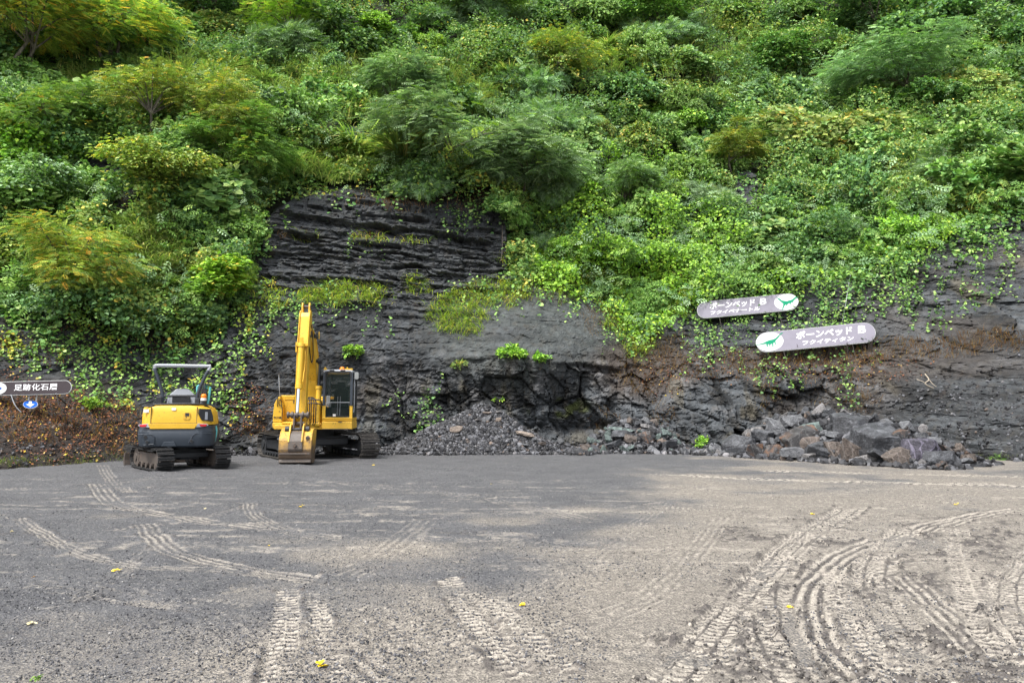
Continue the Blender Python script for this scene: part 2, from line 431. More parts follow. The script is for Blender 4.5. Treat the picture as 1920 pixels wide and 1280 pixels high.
# dried-mud share: more to the right and towards the camera
edge = np.interp(gpx, [0, 250, 420, 560, 700, 850, 1000, 1150, 1250, 1400, 1920], [1190, 1180, 1150, 1095, 1070, 1050, 1020, 975, 915, 860, 845])
mud = sstep(-150, 120, gpy - edge + 120 * fbm(GXX / 1.2, GYY / 1.2, 5, 521)) 
mud = mud * (0.72 + 0.28 * fbm(GXX * 1.1, GYY * 1.1, 4, 531))
mud = np.clip(mud * np.interp(gpx, [0, 500, 900, 1920], [0.75, 0.95, 1.05, 1.1]), 0, 1)
light = np.zeros_like(mud); dark = np.zeros_like(mud)
rng = np.random.default_rng(7)
TR = [  # photo points along the mark, width m, style, strength
 ([(520, 1300), (528, 1220), (536, 1150), (540, 1090)], .20, 'lug', 1.0),
 ([(628, 1300), (612, 1220), (600, 1150), (590, 1100)], .17, 'lug', .8),
 ([(480, 1300), (500, 1220), (505, 1180)], .06, 'groove', .6),
 ([(1010, 1310), (945, 1220), (888, 1150), (830, 1072)], .24, 'lug', 1.1),
 ([(1085, 1300), (1030, 1230), (950, 1150), (885, 1085)], .20, 'lug', .8),
 ([(1030, 1300), (985, 1240), (912, 1150), (855, 1085)], .05, 'groove', 1.0),
 ([(1925, 950), (1800, 972), (1700, 998), (1600, 1030), (1545, 1072), (1512, 1115), (1520, 1180), (1562, 1235), (1620, 1300)], .36, 'double', 1.2),
 ([(1600, 948), (1540, 985), (1475, 1035), (1435, 1095), (1440, 1160), (1465, 1225), (1500, 1300)], .44, 'cross', 1.1),
 ([(1500, 1005), (1440, 1060), (1385, 1120), (1320, 1195), (1230, 1300)], .34, 'cross', 1.1),
 ([(1560, 1000), (1500, 1060), (1480, 1120), (1500, 1200), (1540, 1300)], .14, 'rut', .8),
 ([(1700, 985), (1650, 1040), (1640, 1100), (1680, 1180), (1760, 1290)], .40, 'cross', .9),
 ([(1680, 1070), (1740, 1120), (1820, 1190), (1900, 1270)], .30, 'double', .8),
 ([(1790, 985), (1815, 1070), (1845, 1150), (1900, 1230), (1960, 1290)], .30, 'lug', .9),
 ([(1960, 1020), (1905, 1065), (1888, 1110), (1900, 1160), (1960, 1230)], .30, 'cross', 1.0),
 ([(1385, 1290), (1378, 1230), (1372, 1175)], .16, 'lug', .7),
 ([(1560, 1060), (1580, 1130), (1640, 1210), (1700, 1300)], .22, 'lug', .8),
 ([(1600, 1090), (1660, 1160), (1745, 1240), (1790, 1290)], .20, 'cross', .7),
 ([(1220, 888), (1500, 899), (1920, 909)], .5, 'chev', 1.0),
 ([(1430, 881), (1640, 886), (1920, 893)], .45, 'chev', .9),
 ([(1000, 898), (1200, 918), (1500, 925)], .4, 'smear', .4),
 ([(900, 1045), (1200, 1052), (1500, 1053), (1910, 1046)], .10, 'groove', .9),
 ([(560, 1000), (820, 1008), (960, 1010), (1080, 1012)], .40, 'smear', .9),
 ([(700, 990), (900, 1000), (1100, 1022), (1250, 1030)], .25, 'rut', .6),
 ([(640, 1060), (820, 1066), (1000, 1062), (1200, 1066)], .45, 'smear', .8),
 ([(960, 975), (1150, 985), (1330, 1000)], .45, 'smear', .5),
 ([(20, 962), (110, 1015), (240, 1052), (420, 1062), (640, 1085)], .22, 'double', .8),
 ([(180, 905), (215, 940), (330, 965), (470, 985), (650, 1010)], .35, 'double', .8),
 ([(270, 975), (290, 1005), (345, 1035), (470, 1062), (620, 1085)], .30, 'double', .8),
 ([(465, 938), (480, 965), (530, 990), (620, 1005)], .25, 'double', .7),
 ([(190, 870), (215, 905), (250, 925)], .3, 'double', .6),
 ([(330, 930), (600, 960), (800, 990), (1000, 1000)], .3, 'smear', .7),
 ([(740, 950), (790, 1000), (830, 1070)], .35, 'smear', .6),
 ([(1100, 930), (1350, 945), (1600, 952)], .5, 'smear', .5),
 ([(1180, 1290), (1260, 1190), (1330, 1120), (1400, 1050)], .2, 'rut', .7),
 ([(1000, 1110), (1120, 1180), (1260, 1270)], .5, 'smear', .35),
 ([(1040, 1060), (1150, 1110), (1250, 1160)], .4, 'smear', .3),
]
rt = random.Random(12)
for k in range(64):      # faint older marks criss-crossing everywhere
    x0 = rt.uniform(-50, 1950); y0 = 900 + 330 * rt.random() ** 1.5; sl = rt.uniform(-.22, .22) if y0 < 1080 else rt.uniform(-.8, .8); ln = rt.uniform(180, 520); cv = rt.uniform(-.12, .12) * ln * (y0 - 820) / 300
    TR.insert(0, ([(x0, y0), (x0 + ln / 3, y0 + sl * ln / 3 * .5 + cv * .3), (x0 + ln * .66, y0 + sl * ln * .5 + cv * .3), (x0 + ln, y0 + sl * ln)], rt.choice([.22, .3, .42]), rt.choice(['smear', 'double', 'double', 'rut', 'lug', 'cross']), rt.uniform(.28, .55)))
TR = [t for t in TR if all(p[1] > 862 for p in t[0])]
def densify(pts, step=0.03):
    w_ = np.array([gp(*p) for p in pts], float)
    # Catmull-Rom
    q = np.vstack([2 * w_[0] - w_[1], w_, 2 * w_[-1] - w_[-2]]); out = []
    for i in range(1, len(q) - 2):
        n = max(4, int(np.linalg.norm(q[i + 1] - q[i]) / step)); t = np.linspace(0, 1, n, endpoint=False)[:, None]
        out.append(0.5 * ((2 * q[i]) + (-q[i - 1] + q[i + 1]) * t + (2 * q[i - 1] - 5 * q[i] + 4 * q[i + 1] - q[i + 2]) * t ** 2 + (-q[i - 1] + 3 * q[i] - 3 * q[i + 1] + q[i + 2]) * t ** 3))
    out.append(q[-2][None]); return np.vstack(out)
fx_ = GXX.ravel(); fy_ = GYY.ravel(); Hf = H.ravel(); Lf = light.ravel(); Df = dark.ravel(); Mf = mud.ravel()
churn = np.zeros_like(Hf)
wobx = 0.02 * fbm(fx_ * 3, fy_ * 3, 2, 541); woby = 0.02 * fbm(fx_ * 3 + 50, fy_ * 3, 2, 547)
clod = fbm(fx_ * 14, fy_ * 14, 3, 551); clod2 = fbm(fx_ * 5, fy_ * 5, 3, 557); brk = fbm(fx_ * 2.2, fy_ * 2.2, 3, 561)
for (pts, wd, style, stg) in TR:
    C = densify(pts); s = np.concatenate([[0], np.cumsum(np.linalg.norm(np.diff(C, axis=0), axis=1))])
    T = np.gradient(C, axis=0); T /= np.linalg.norm(T, axis=1)[:, None] + 1e-9
    mg = wd * 0.5 + 0.30
    cell = 1.0
    # work through the mark in short stretches
    for k0 in range(0, len(C), 40):
        k1 = min(len(C), k0 + 41); cc = C[k0:k1]
        lo = cc.min(0) - mg; hi = cc.max(0) + mg
        r0 = np.searchsorted(ys, lo[1]); r1 = np.searchsorted(ys, hi[1])
        if r1 <= r0: continue
        sub = (np.arange(r0, r1)[:, None] * nxg + np.arange(nxg)[None, :]).ravel()
        sub = sub[(fx_[sub] > lo[0]) & (fx_[sub] < hi[0])]
        if len(sub) == 0: continue
        x = fx_[sub] + wobx[sub]; y = fy_[sub] + woby[sub]
        d2 = (x[:, None] - cc[None, :, 0]) ** 2 + (y[:, None] - cc[None, :, 1]) ** 2
        j = d2.argmin(1)
        ok = ((j > 0) | (k0 == 0)) & ((j < len(cc) - 1) | (k1 == len(C)))
        sub = sub[ok]; x = x[ok]; y = y[ok]; j = j[ok]
        if len(sub) == 0: continue
        jj = j + k0
        t = (x - C[jj, 0]) * T[jj, 1] - (y - C[jj, 1]) * T[jj, 0]
        al = (x - C[jj, 0]) * T[jj, 0] + (y - C[jj, 1]) * T[jj, 1]
        endc = (np.abs(al) < 0.06)
        ss = s[jj] + al
        h = wd / 2
        fl_ = 0.35 if y.mean() > 9 else 0.55
        fade = sstep(0, fl_, ss + .5 * clod2[sub]) * sstep(0, fl_, s[-1] - ss + .5 * clod2[sub])
        ins = sstep(h + 0.02, h - 0.02, np.abs(t)) * endc * fade
        at_ = np.abs(t) / h
        br = np.clip(0.80 + .45 * brk[sub] + .55 * clod2[sub], 0.15, 1) * stg * (1 if cc[:, 0].mean() > -.6 or y.mean() < 6.5 else .85)
        bn = np.exp(-((np.abs(t) - h - 0.035) / 0.035) ** 2) * endc * fade
        pr = np.zeros_like(t)                              # 1 = pressed in, 0 = standing
        if style == 'lug':
            ph = (ss + np.sign(t) * 0.022 + 0.10 * np.abs(t)) / 0.092
            pr = sstep(0.30, 0.42, ph % 1) * sstep(0.96, 0.84, ph % 1) * sstep(0.98, 0.9, at_) * sstep(0.03, 0.10, at_)
            Lf[sub] = np.maximum(Lf[sub], ins * br * (0.85 * (1 - pr) + 0.25))
            Hf[sub] += ins * br * (-0.016 * pr + 0.004); Df[sub] = np.maximum(Df[sub] * (1 - ins), ins * pr * 0.75 * br)
        elif style == 'cross':
            ph = (ss + 0.35 * np.abs(t)) / 0.085
            g = np.maximum(sstep(0.62, 0.72, ph % 1) * sstep(1.0, 0.92, ph % 1), np.exp(-((at_ - 0.45) / 0.07) ** 2))
            Lf[sub] = np.maximum(Lf[sub] * (1 - ins * .5), ins * br * (0.95 - 0.75 * g)); Hf[sub] += ins * br * (-0.014 + -0.010 * g)
            Df[sub] = np.maximum(Df[sub] * (1 - ins * .7), ins * g * 0.85 * br)
        elif style == 'chev':
            ph = (ss + 0.7 * np.abs(t)) / 0.20
            g = sstep(0.45, 0.6, ph % 1) * sstep(1.0, 0.9, ph % 1)
            Lf[sub] = np.maximum(Lf[sub], ins * br * (1 - 0.8 * g)); Hf[sub] += ins * br * (-0.025 * g)
            Df[sub] = np.maximum(Df[sub], ins * g * 0.7 * br)
        elif style == 'double':
            g = 0.5 - 0.5 * np.cos(t / h * math.pi * 3.5)
            Lf[sub] = np.maximum(Lf[sub] * (1 - ins * .5), ins * br * (0.25 + 0.75 * g)); Hf[sub] += ins * br * (-0.014 + 0.014 * g)
            Df[sub] = np.maximum(Df[sub] * (1 - ins * .6), ins * (1 - g) * 0.85 * br)
        elif style == 'groove':
            Hf[sub] += -0.02 * ins * br; Df[sub] = np.maximum(Df[sub], ins * 0.5 * br)
            Lf[sub] = np.maximum(Lf[sub], 0.6 * bn * br)
        elif style == 'rut':
            Hf[sub] += -0.02 * ins * br; Df[sub] = np.maximum(Df[sub], 0.55 * ins * br * (0.6 + clod2[sub]))
            Lf[sub] = np.maximum(Lf[sub], 0.55 * bn * br)
        else:
            sm = np.exp(-(t / h) ** 2) * endc * fade * np.clip(0.6 + 1.3 * fbm(ss * 0.8, t * 9, 4, 571), 0, 1)
            Lf[sub] = np.maximum(Lf[sub], sm * stg * 0.6 * np.clip(.75 + 1.1 * clod2[sub] + .5 * brk[sub], .1, 1)); Hf[sub] += 0.006 * sm * (1 + clod[sub])
        if style in ('lug', 'cross', 'double', 'rut'):
            cl = bn * br * np.clip(0.5 + 1.6 * clod2[sub], 0, 1)
            Hf[sub] += cl * (0.012 + 0.03 * np.clip(clod[sub], 0, 1)); Df[sub] = np.maximum(Df[sub], cl * np.clip(0.65 + clod[sub] * 1.4, 0, 1))
        churn[sub] = np.maximum(churn[sub], ins * 0.5 + bn)
# churned crumbs between the marks on the right
zone = sstep(1230, 1420, gpx.ravel()) * sstep(925, 1000, gpy.ravel())
cz = np.clip(fbm(fx_ * 1.6, fy_ * 2.2, 4, 601) * 2.6 + .30, 0, 1) * zone * (1 - 0.6 * np.clip(Lf, 0, 1))
Hf += cz * (0.012 + 0.035 * np.clip(clod, 0, 1))
Df[:] = np.maximum(Df, cz * np.clip(0.50 + clod * 1.3, 0, 0.95))
zone2 = sstep(1000, 1300, gpx.ravel()) * sstep(920, 880, gpy.ravel())
Df[:] = np.maximum(Df, 0.5 * zone2 * np.clip(fbm(fx_ * 1.2, fy_ * 3, 4, 611) * 2, 0, 1) * np.clip(clod + .5, 0, 1))
# heaps of loose gravel on the left side
lg = (1 - np.clip(Mf, 0, 1))
rough = np.clip(fbm(fx_ * 0.8, fy_ * 1.4, 4, 621) * 2.0, 0, 1) * lg
Hf += rough * 0.02 * (1 + clod) + lg * 0.006 * fbm(fx_ * 22, fy_ * 22, 2, 631) + 0.003 * fbm(fx_ * 30, fy_ * 30, 2, 633)
streak = np.clip(fbm(fx_ * 0.5, fy_ * 4.5, 5, 641) * 2.0 + .10, 0, 1) * sstep(1120, 1040, gpy.ravel()) * sstep(850, 930, gpy.ravel())
Lf[:] = np.maximum(Lf, 0.42 * streak * np.clip(.8 + clod2, .2, 1.2))
Df[:] = np.maximum(Df, .5 * np.clip(fbm(fx_ * .8, fy_ * 6, 4, 643) * 2 - .15, 0, 1) * np.clip(clod + .6, 0, 1))
blot = np.clip(fbm(fx_ * .5, fy_ * .7, 5, 651) * 1.8, 0, 1); Mf[:] = np.clip(Mf + .35 * blot * sstep(880, 960, gpy.ravel()) - .25 * np.clip(fbm(fx_ * .6, fy_ * .9, 4, 655) * 1.6, 0, 1), 0, 1)
Hf += .035 * np.clip(fbm(fx_ * 1.1, fy_ * 2.6, 5, 661), -.2, 1) * sstep(6, 11, fy_)
H = Hf.reshape(H.shape)
gm = NT('yard_gravel_and_mud')
v = gm.coord()
a_m = gm.attr('mud', 'Fac'); a_l = gm.attr('light', 'Fac'); a_d = gm.attr('dark', 'Fac')
big = gm.noise(v, 1.3, 6, 0.6); fine = gm.noise(v, 55.0, 4, 0.7); mid = gm.noise(v, 14.0, 5, 0.65)
vcol = gm.vor(v, 60.0, 'F1', 'Color'); sep = gm.n('SeparateColor'); gm.t.links.new(vcol, sep.inputs[0])
stone = gm.ramp(sep.outputs[0], [(0.0, (0.032, 0.032, 0.036)), (0.40, (0.070, 0.071, 0.078)), (0.78, (0.135, 0.135, 0.143)), (0.9, (0.27, 0.262, 0.25)), (1.0, (0.38, 0.365, 0.34))])
vd = gm.vor(v, 60.0)
stone = gm.mix(gm.ramp(vd, [(0.0, 0.0), (0.9, 0.75)]), stone, (0.028, 0.028, 0.033))
stone = gm.mix(0.5, stone, gm.ramp(big, [(0.3, (0.046, 0.048, 0.053)), (0.7, (0.104, 0.105, 0.110))]))
mudc = gm.ramp(mid, [(0.25, (0.120, 0.106, 0.090)), (0.5, (0.255, 0.229, 0.193)), (0.75, (0.38, 0.342, 0.288))])
mudc = gm.mix(gm.ramp(fine, [(0.42, 0.85), (0.56, 0.0)]), mudc, (0.055, 0.05, 0.048))
mudc = gm.mix(gm.ramp(fine, [(0.62, 0.0), (0.72, 0.6)]), mudc, (0.42, 0.39, 0.35))
lightc = gm.ramp(mid, [(0.25, (0.27, 0.243, 0.205)), (0.7, (0.46, 0.418, 0.358))])
lightc = gm.mix(gm.ramp(fine, [(0.38, 0.55), (0.5, 0.0)]), lightc, (0.08, 0.07, 0.065))
darkc = gm.ramp(mid, [(0.3, (0.035, 0.031, 0.030)), (0.7, (0.095, 0.084, 0.078))])  # dark crumbs, and self-shadow of the grooves put into the colour
mm = gm.math('ADD', a_m, gm.math('MULTIPLY', gm.math('SUBTRACT', fine, 0.5), 1.1))
c = gm.mix(gm.ramp(mm, [(0.25, 0.0), (0.65, 1.0)]), stone, mudc)
ll = gm.math('ADD', a_l, gm.math('MULTIPLY', gm.math('SUBTRACT', mid, 0.5), 0.8))
c = gm.mix(gm.ramp(ll, [(0.2, 0.0), (0.75, 0.9)]), c, lightc)
dd = gm.math('ADD', a_d, gm.math('MULTIPLY', gm.math('SUBTRACT', mid, 0.5), 0.7))
c = gm.mix(gm.ramp(dd, [(0.2, 0.0), (0.7, 0.9)]), c, darkc)
gm.set(Base_Color=c, Roughness=0.85)
bn1 = gm.bump(mid, 0.8, 0.03)
bn2 = gm.bump(vd, 0.8, 0.014, bn1)
gm.set(Normal=gm.bump(fine, 0.5, 0.006, bn2))
idg = np.arange(ny * nxg).reshape(ny, nxg)
Fg = np.stack([idg[:-1, :-1].ravel(), idg[:-1, 1:].ravel(), idg[1:, 1:].ravel(), idg[1:, :-1].ravel()], 1)
Vg = np.stack([fx_, fy_, H.ravel()], 1)
yard = link('ground', np_mesh('ground', Vg, Fg, gm.m, {'mud': np.clip(Mf, 0, 1), 'light': np.clip(Lf, 0, 1), 'dark': np.clip(Df, 0, 1)}, smooth=True))
tag(yard, kind='structure')
def ground_z(x, y):
    r = np.clip(np.searchsorted(ys, y) - 1, 0, ny - 2)
    hf = 0.78 * ys[r] + 3.5
    cxx = np.clip(((np.asarray(x) / hf + 1) / 2 * (nxg - 1)), 0, nxg - 1).astype(int)
    return H[r, cxx]
# the wider ground round it, out past the horizon
rim = [(-400, -400), (400, -400), (400, 400), (-400, 400)]
Vw = np.array([(-400, -400, -0.05), (400, -400, -0.05), (400, 400, -0.05), (-400, 400, -0.05)], float)
gw = NT('outer_gravel'); v = gw.coord()
nn = gw.noise(v, 2.0, 8, 0.65)
gw.set(Base_Color=gw.ramp(nn, [(0.3, (0.06, 0.06, 0.066)), (0.7, (0.16, 0.148, 0.135))]), Roughness=0.9, Normal=gw.bump(gw.noise(v, 30, 5), 0.5, 0.02))
wide = link('outer_ground', np_mesh('outer_ground', Vw, np.array([[0, 1, 2, 3]]), gm.m, {'mud': np.array([.1, .9, .9, .1]), 'light': np.zeros(4), 'dark': np.zeros(4)})); tag(wide, kind='structure')
# ------------------------------------------------------------------ leaves
def leaf_mat(name, rough=0.45, trans=0.24):
    m = NT(name)
    col = m.attr('Col')
    oi = m.n('ObjectInfo')
    hsv = m.n('HueSaturation')
    m.put(hsv, 'Color', col); m.put(hsv, 'Saturation', 0.96)
    m.put(hsv, 'Hue', m.math('ADD', 0.492, m.math('MULTIPLY', oi.outputs['Random'], 0.016)))
    m.put(hsv, 'Value', m.math('ADD', 1.72, m.math('MULTIPLY', oi.outputs['Random'], 0.6)))
    c = hsv.outputs[0]
    m.set(Base_Color=c, Roughness=rough)
    m.b.inputs['Specular IOR Level'].default_value = 0.22
    tr = m.n('BsdfTranslucent'); m.put(tr, 'Color', m.mix(1.0, c, (1.0, 1.15, 0.5), 'MULTIPLY'))
    mx = m.n('MixShader'); m.put(mx, 'Fac', trans)
    m.t.links.new(m.b.outputs[0], mx.inputs[1]); m.t.links.new(tr.outputs[0], mx.inputs[2])
    m.t.links.new(mx.outputs[0], m.t.nodes['Material Output'].inputs['Surface'])
    return m.m
LEAF = leaf_mat('leaf'); BLADE = leaf_mat('grass_blade', 0.5, 0.3)
bk = NT('bark'); v = bk.coord((1, 1, .3)); nb = bk.noise(v, 9, 5)
bk.set(Base_Color=bk.ramp(nb, [(0.3, (0.05, 0.04, 0.03)), (0.7, (0.19, 0.17, 0.14))]), Roughness=0.9, Normal=bk.bump(nb, 0.6, 0.02)); BARK = bk.m
tw = NT('dry_twig'); tw.set(Base_Color=tw.attr('Col'), Roughness=0.85); TWIG = tw.m

T_OV = (np.array([(0, 0, 0), (.36, .30, .10), (.30, .68, .08), (0, 1, -.12), (-.30, .68, .08), (-.36, .30, .10)], float), [np.array([[0, 1, 2, 3], [0, 3, 4, 5]])])
T_RD = (np.array([(0, .12, 0), (.34, 0, -.04), (.52, .38, .03), (.34, .80, .02), (0, 1, -.08), (-.34, .80, .02), (-.52, .38, .03), (-.34, 0, -.04)], float),
        [np.array([[0, 1, 2, 3], [0, 3, 4, 5]]), np.array([[0, 5, 6, 7]])])
T_DI = (np.array([(0, 0, 0), (.30, .5, .07), (0, 1, -.06), (-.30, .5, .07)], float), [np.array([[0, 1, 2, 3]])])
def _spray(n=6, lw=.10, ll=.34):
    V = []; Fq = []
    for i in range(n):
        y = 0.12 + 0.82 * i / (n - 1); L = ll * (1 - 0.5 * (i / (n - 1)) ** 2) * (0.6 if i == 0 else 1)
        for s in (-1, 1):
            b = len(V); z = -0.10 * y * y
            V += [(0, y - lw / 2, z), (s * L * .55, y - lw * .55 + .05, z + .015), (s * L, y + .10, z - .05), (s * L * .5, y + lw * .65 + .05, z + .015)]
            Fq.append([b, b + 1, b + 2, b + 3])
    return (np.array(V, float), [np.array(Fq)])
T_SP = _spray()
T_SP4 = _spray(4, .16, .42)
def _blade(n=4, bend=0.55):
    V = []; Fq = []
    for i in range(n + 1):
        t = i / n; wd_ = 0.018 * (1 - t ** 1.6) + 0.002
        a = t * t * bend
        V += [(-wd_, a * 0.9, t * (1 - 0.38 * bend * t * 1.6)), (wd_, a * 0.9, t * (1 - 0.38 * bend * t * 1.6))]
        if i: b = 2 * i; Fq.append([b - 2, b - 1, b + 1, b])
    return (np.array(V, float), [np.array(Fq)])
T_BL = _blade(4, 0.9); T_BS = _blade(3, 0.4)

def frames(yaxis, zaxis):
    y = yaxis / (np.linalg.norm(yaxis, axis=1)[:, None] + 1e-9)
    x = np.cross(y, zaxis); x /= np.linalg.norm(x, axis=1)[:, None] + 1e-9
    z = np.cross(x, y)
    return np.stack([x, y, z], 2)       # columns
def spread_t(T, pos, rot, scale, col):
    V, Fs = T; k = len(V); N = len(pos)
    W = np.einsum('nij,kj->nki', rot, V) * np.asarray(scale)[:, None, None] + pos[:, None, :]
    off = (np.arange(N) * k)[:, None, None]
    FF = [(f[None] + off).reshape(-1, f.shape[1]) for f in Fs]
    return W.reshape(-1, 3), FF, np.repeat(col, k, 0)
class Bag:
    def __init__(s): s.V = []; s.F = {}; s.C = []; s.n = 0; s.mi = {}
    def add(s, V, FF, C, mat=0):
        for f in FF: s.F.setdefault((f.shape[1], mat), []).append(f + s.n)
        s.V.append(V); s.C.append(C); s.n += len(V)
    def leaves(s, T, pos, rot, scale, col, mat=0): s.add(*spread_t(T, pos, rot, scale, col), mat)
    def tubes(s, segs, col, mat=1, k=5):
        """segs: list of (p0, p1, r0, r1)"""
        if not segs: return
        p0 = np.array([a[0] for a in segs], float); p1 = np.array([a[1] for a in segs], float); r0 = np.array([a[2] for a in segs]); r1 = np.array([a[3] for a in segs])
        d = p1 - p0; ref = np.tile([0.3, 0.9, 0.1], (len(d), 1)); Rm = frames(d, ref)
        an = np.arange(k) * 2 * math.pi / k; c = np.stack([np.cos(an), 0 * an, np.sin(an)], 1)
        ring = np.einsum('nij,kj->nki', Rm, c)
        W = np.concatenate([p0[:, None] + ring * r0[:, None, None], p1[:, None] + ring * r1[:, None, None]], 1)
        i = np.arange(k); q = np.stack([i, (i + 1) % k, k + (i + 1) % k, k + i], 1)
        off = (np.arange(len(d)) * 2 * k)[:, None, None]
        s.add(W.reshape(-1, 3), [(q[None] + off).reshape(-1, 4)], np.tile(np.array(col, float), (len(d) * 2 * k, 1)), mat)
    def mesh(s, name, mats):
        keys = list(s.F); Fs = [np.concatenate(s.F[k]) for k in keys]
        mi = np.concatenate([np.full(len(f), k[1]) for f, k in zip(Fs, keys)])
        return np_mesh(name, np.concatenate(s.V), Fs, mats, {'Col': np.concatenate(s.C)}, matidx=mi)
def unit(a): return a / (np.linalg.norm(a, axis=-1, keepdims=True) + 1e-9)
PAL = {   # leaf base colours (linear), list of (colour, share)
 'deep':   [((.030, .085, .022), 3), ((.048, .120, .028), 3), ((.075, .155, .035), 1)],
 'mid':    [((.055, .135, .022), 3), ((.085, .185, .030), 3), ((.13, .24, .04), 1.2)],
 'lime':   [((.085, .20, .016), 3), ((.13, .27, .02), 3), ((.20, .34, .025), 1)],
 'blue':   [((.068, .145, .052), 3), ((.11, .21, .08), 3), ((.17, .29, .12), 1.3)],
 'yellow': [((.12, .20, .035), 3), ((.20, .26, .04), 3), ((.34, .29, .04), 1.6), ((.42, .24, .03), .35)],
 'olive':  [((.080, .14, .022), 3), ((.125, .19, .03), 3), ((.26, .25, .03), 0.6)],
 'kudzu':  [((.040, .110, .022), 3), ((.075, .165, .033), 3), ((.14, .24, .05), 1.4)],
 'grass':  [((.08, .16, .03), 3), ((.13, .21, .045), 3), ((.24, .27, .08), .7)],
 'ledge':  [((.11, .20, .02), 3), ((.18, .26, .028), 3), ((.27, .27, .045), 1.3), ((.07, .15, .02), 1.5)],
 'dry':    [((.11, .055, .028), 3), ((.17, .095, .045), 2), ((.24, .16, .085), 1)],
 'litter': [((.17, .060, .025), 2.5), ((.10, .045, .028), 3), ((.26, .11, .035), 1), ((.42, .29, .10), .5), ((.50, .36, .03), .35)],
}
def pick(rng, pal, n, var=0.22):
    e = PAL[pal]; p = np.array([x[1] for x in e], float); p /= p.sum()
    c = np.array([x[0] for x in e])[rng.choice(len(e), n, p=p)]
    if pal not in ('dry', 'litter', 'yellow'): c = c * np.array([1.25, 1.0, 1.35])
    return c * (1 + var * rng.standard_normal((n, 1))).clip(0.5, 1.7)

def bush_mesh(seed, Rr, nleaf, T, size, pal, flat=0.75, clumps=12, stems=True, layer=0.0, upness=0.55, lobes=0.42):
    """a shrub standing at the origin: twigs and leaves in uneven clumps"""
    rng = np.random.default_rng(seed); B = Bag()
    cd = unit(rng.standard_normal((clumps, 3)) * [1.25, 1, 1] + [0, -0.15, 0.35]); cd[:, 2] = np.abs(cd[:, 2]) * 0.95 + 0.02
    cr = Rr * rng.uniform(lobes * .35, lobes * 1.1, clumps)
    cc = cd * (Rr * rng.uniform(0.30, 1.05, clumps))[:, None] * [1, 1, flat] + [0, 0, Rr * 0.25 * flat]
    wgt = cr ** 2 / (cr ** 2).sum(); ci = rng.choice(clumps, nleaf, p=wgt)
    d = unit(rng.standard_normal((nleaf, 3)) + [0, -0.1, 0.35])
    rad = cr[ci] * rng.uniform(0.55, 1.08, nleaf) ** 0.6
    sq = np.array([1, 1, 0.62 - 0.35 * layer])
    pos = cc[ci] + d * rad[:, None] * sq
    if layer > 0: pos[:, 2] = pos[:, 2] * (1 - layer) + layer * (np.round(pos[:, 2] / (0.28 * Rr)) * 0.28 * Rr + 0.03 * Rr * rng.standard_normal(nleaf))
    pos[:, 2] = np.maximum(pos[:, 2], -0.3)
    # stray shoots that break the outline
    ns = int(nleaf * .26); nk = 26; sh_c = rng.integers(0, clumps, nk); sh_d = unit(rng.standard_normal((nk, 3)) * [1, 1, .6] + [0, -.1, .55]); sh_l = Rr * rng.uniform(.35, .85, nk)
    si = rng.integers(0, nk, ns); tt = rng.uniform(.2, 1, ns)
    pos[:ns] = cc[sh_c[si]] + sh_d[si] * (sh_l[si] * tt)[:, None] + np.stack([0 * tt, 0 * tt, -.28 * sh_l[si] * tt ** 2], 1) + rng.normal(0, .035 * Rr, (ns, 3)); ci[:ns] = sh_c[si]
    out = unit(pos - cc[ci] * 0.6)
    ya = unit(out * [1, 1, 0.3] + 0.45 * rng.standard_normal((nleaf, 3)) + [0, 0, -0.18])
    za = unit(np.array([0, 0, upness]) + (1 - upness) * out + 0.28 * rng.standard_normal((nleaf, 3)))
    bcol = pick(rng, pal, nleaf); alt = rng.uniform(0, 1, nleaf) < .32; bcol[alt] = pick(rng, 'mid', int(alt.sum()))
    B.leaves(T, pos, frames(ya, za), size * rng.uniform(.65, 1.3, nleaf), bcol)
    if stems:
        segs = []
        for c in cc:
            b0 = np.array([rng.normal(0, .05 * Rr), rng.normal(0, .05 * Rr), -0.3]); m = b0 * .4 + c * .6 + rng.normal(0, .08 * Rr, 3)
            segs += [(b0, m, .022 * Rr, .014 * Rr), (m, c, .014 * Rr, .006 * Rr)]
            for _ in range(4): segs.append((c, c + unit(rng.standard_normal(3) + [0, 0, .4]) * Rr * .35, .006 * Rr, .002 * Rr))
        B.tubes(segs, (.06, .05, .035), 1, 4)
    return B.mesh('shrub', [LEAF, BARK])
def grass_mesh(seed, h, n, pal='grass', spread=0.35, lean=0.75):
    rng = np.random.default_rng(seed); B = Bag()
    an = rng.uniform(0, 2 * math.pi, n); r = spread * h * np.sqrt(rng.uniform(0, 1, n)) * 0.4
    pos = np.stack([np.cos(an) * r, np.sin(an) * r, -0.1 + 0 * r], 1)
    a2 = an + rng.normal(0, .6, n); dirv = np.stack([np.cos(a2), np.sin(a2), np.zeros(n)], 1)
    up = unit(np.array([0, 0, 1.0]) + dirv * (lean * rng.uniform(0, .6, n))[:, None])
    x = unit(np.cross(dirv, up)); y = np.cross(up, x)
    B.leaves(T_BL, pos, np.stack([x, y, up], 2), h * rng.uniform(.5, 1.15, n), pick(rng, pal, n))
    return B.mesh('grass_clump', [BLADE])

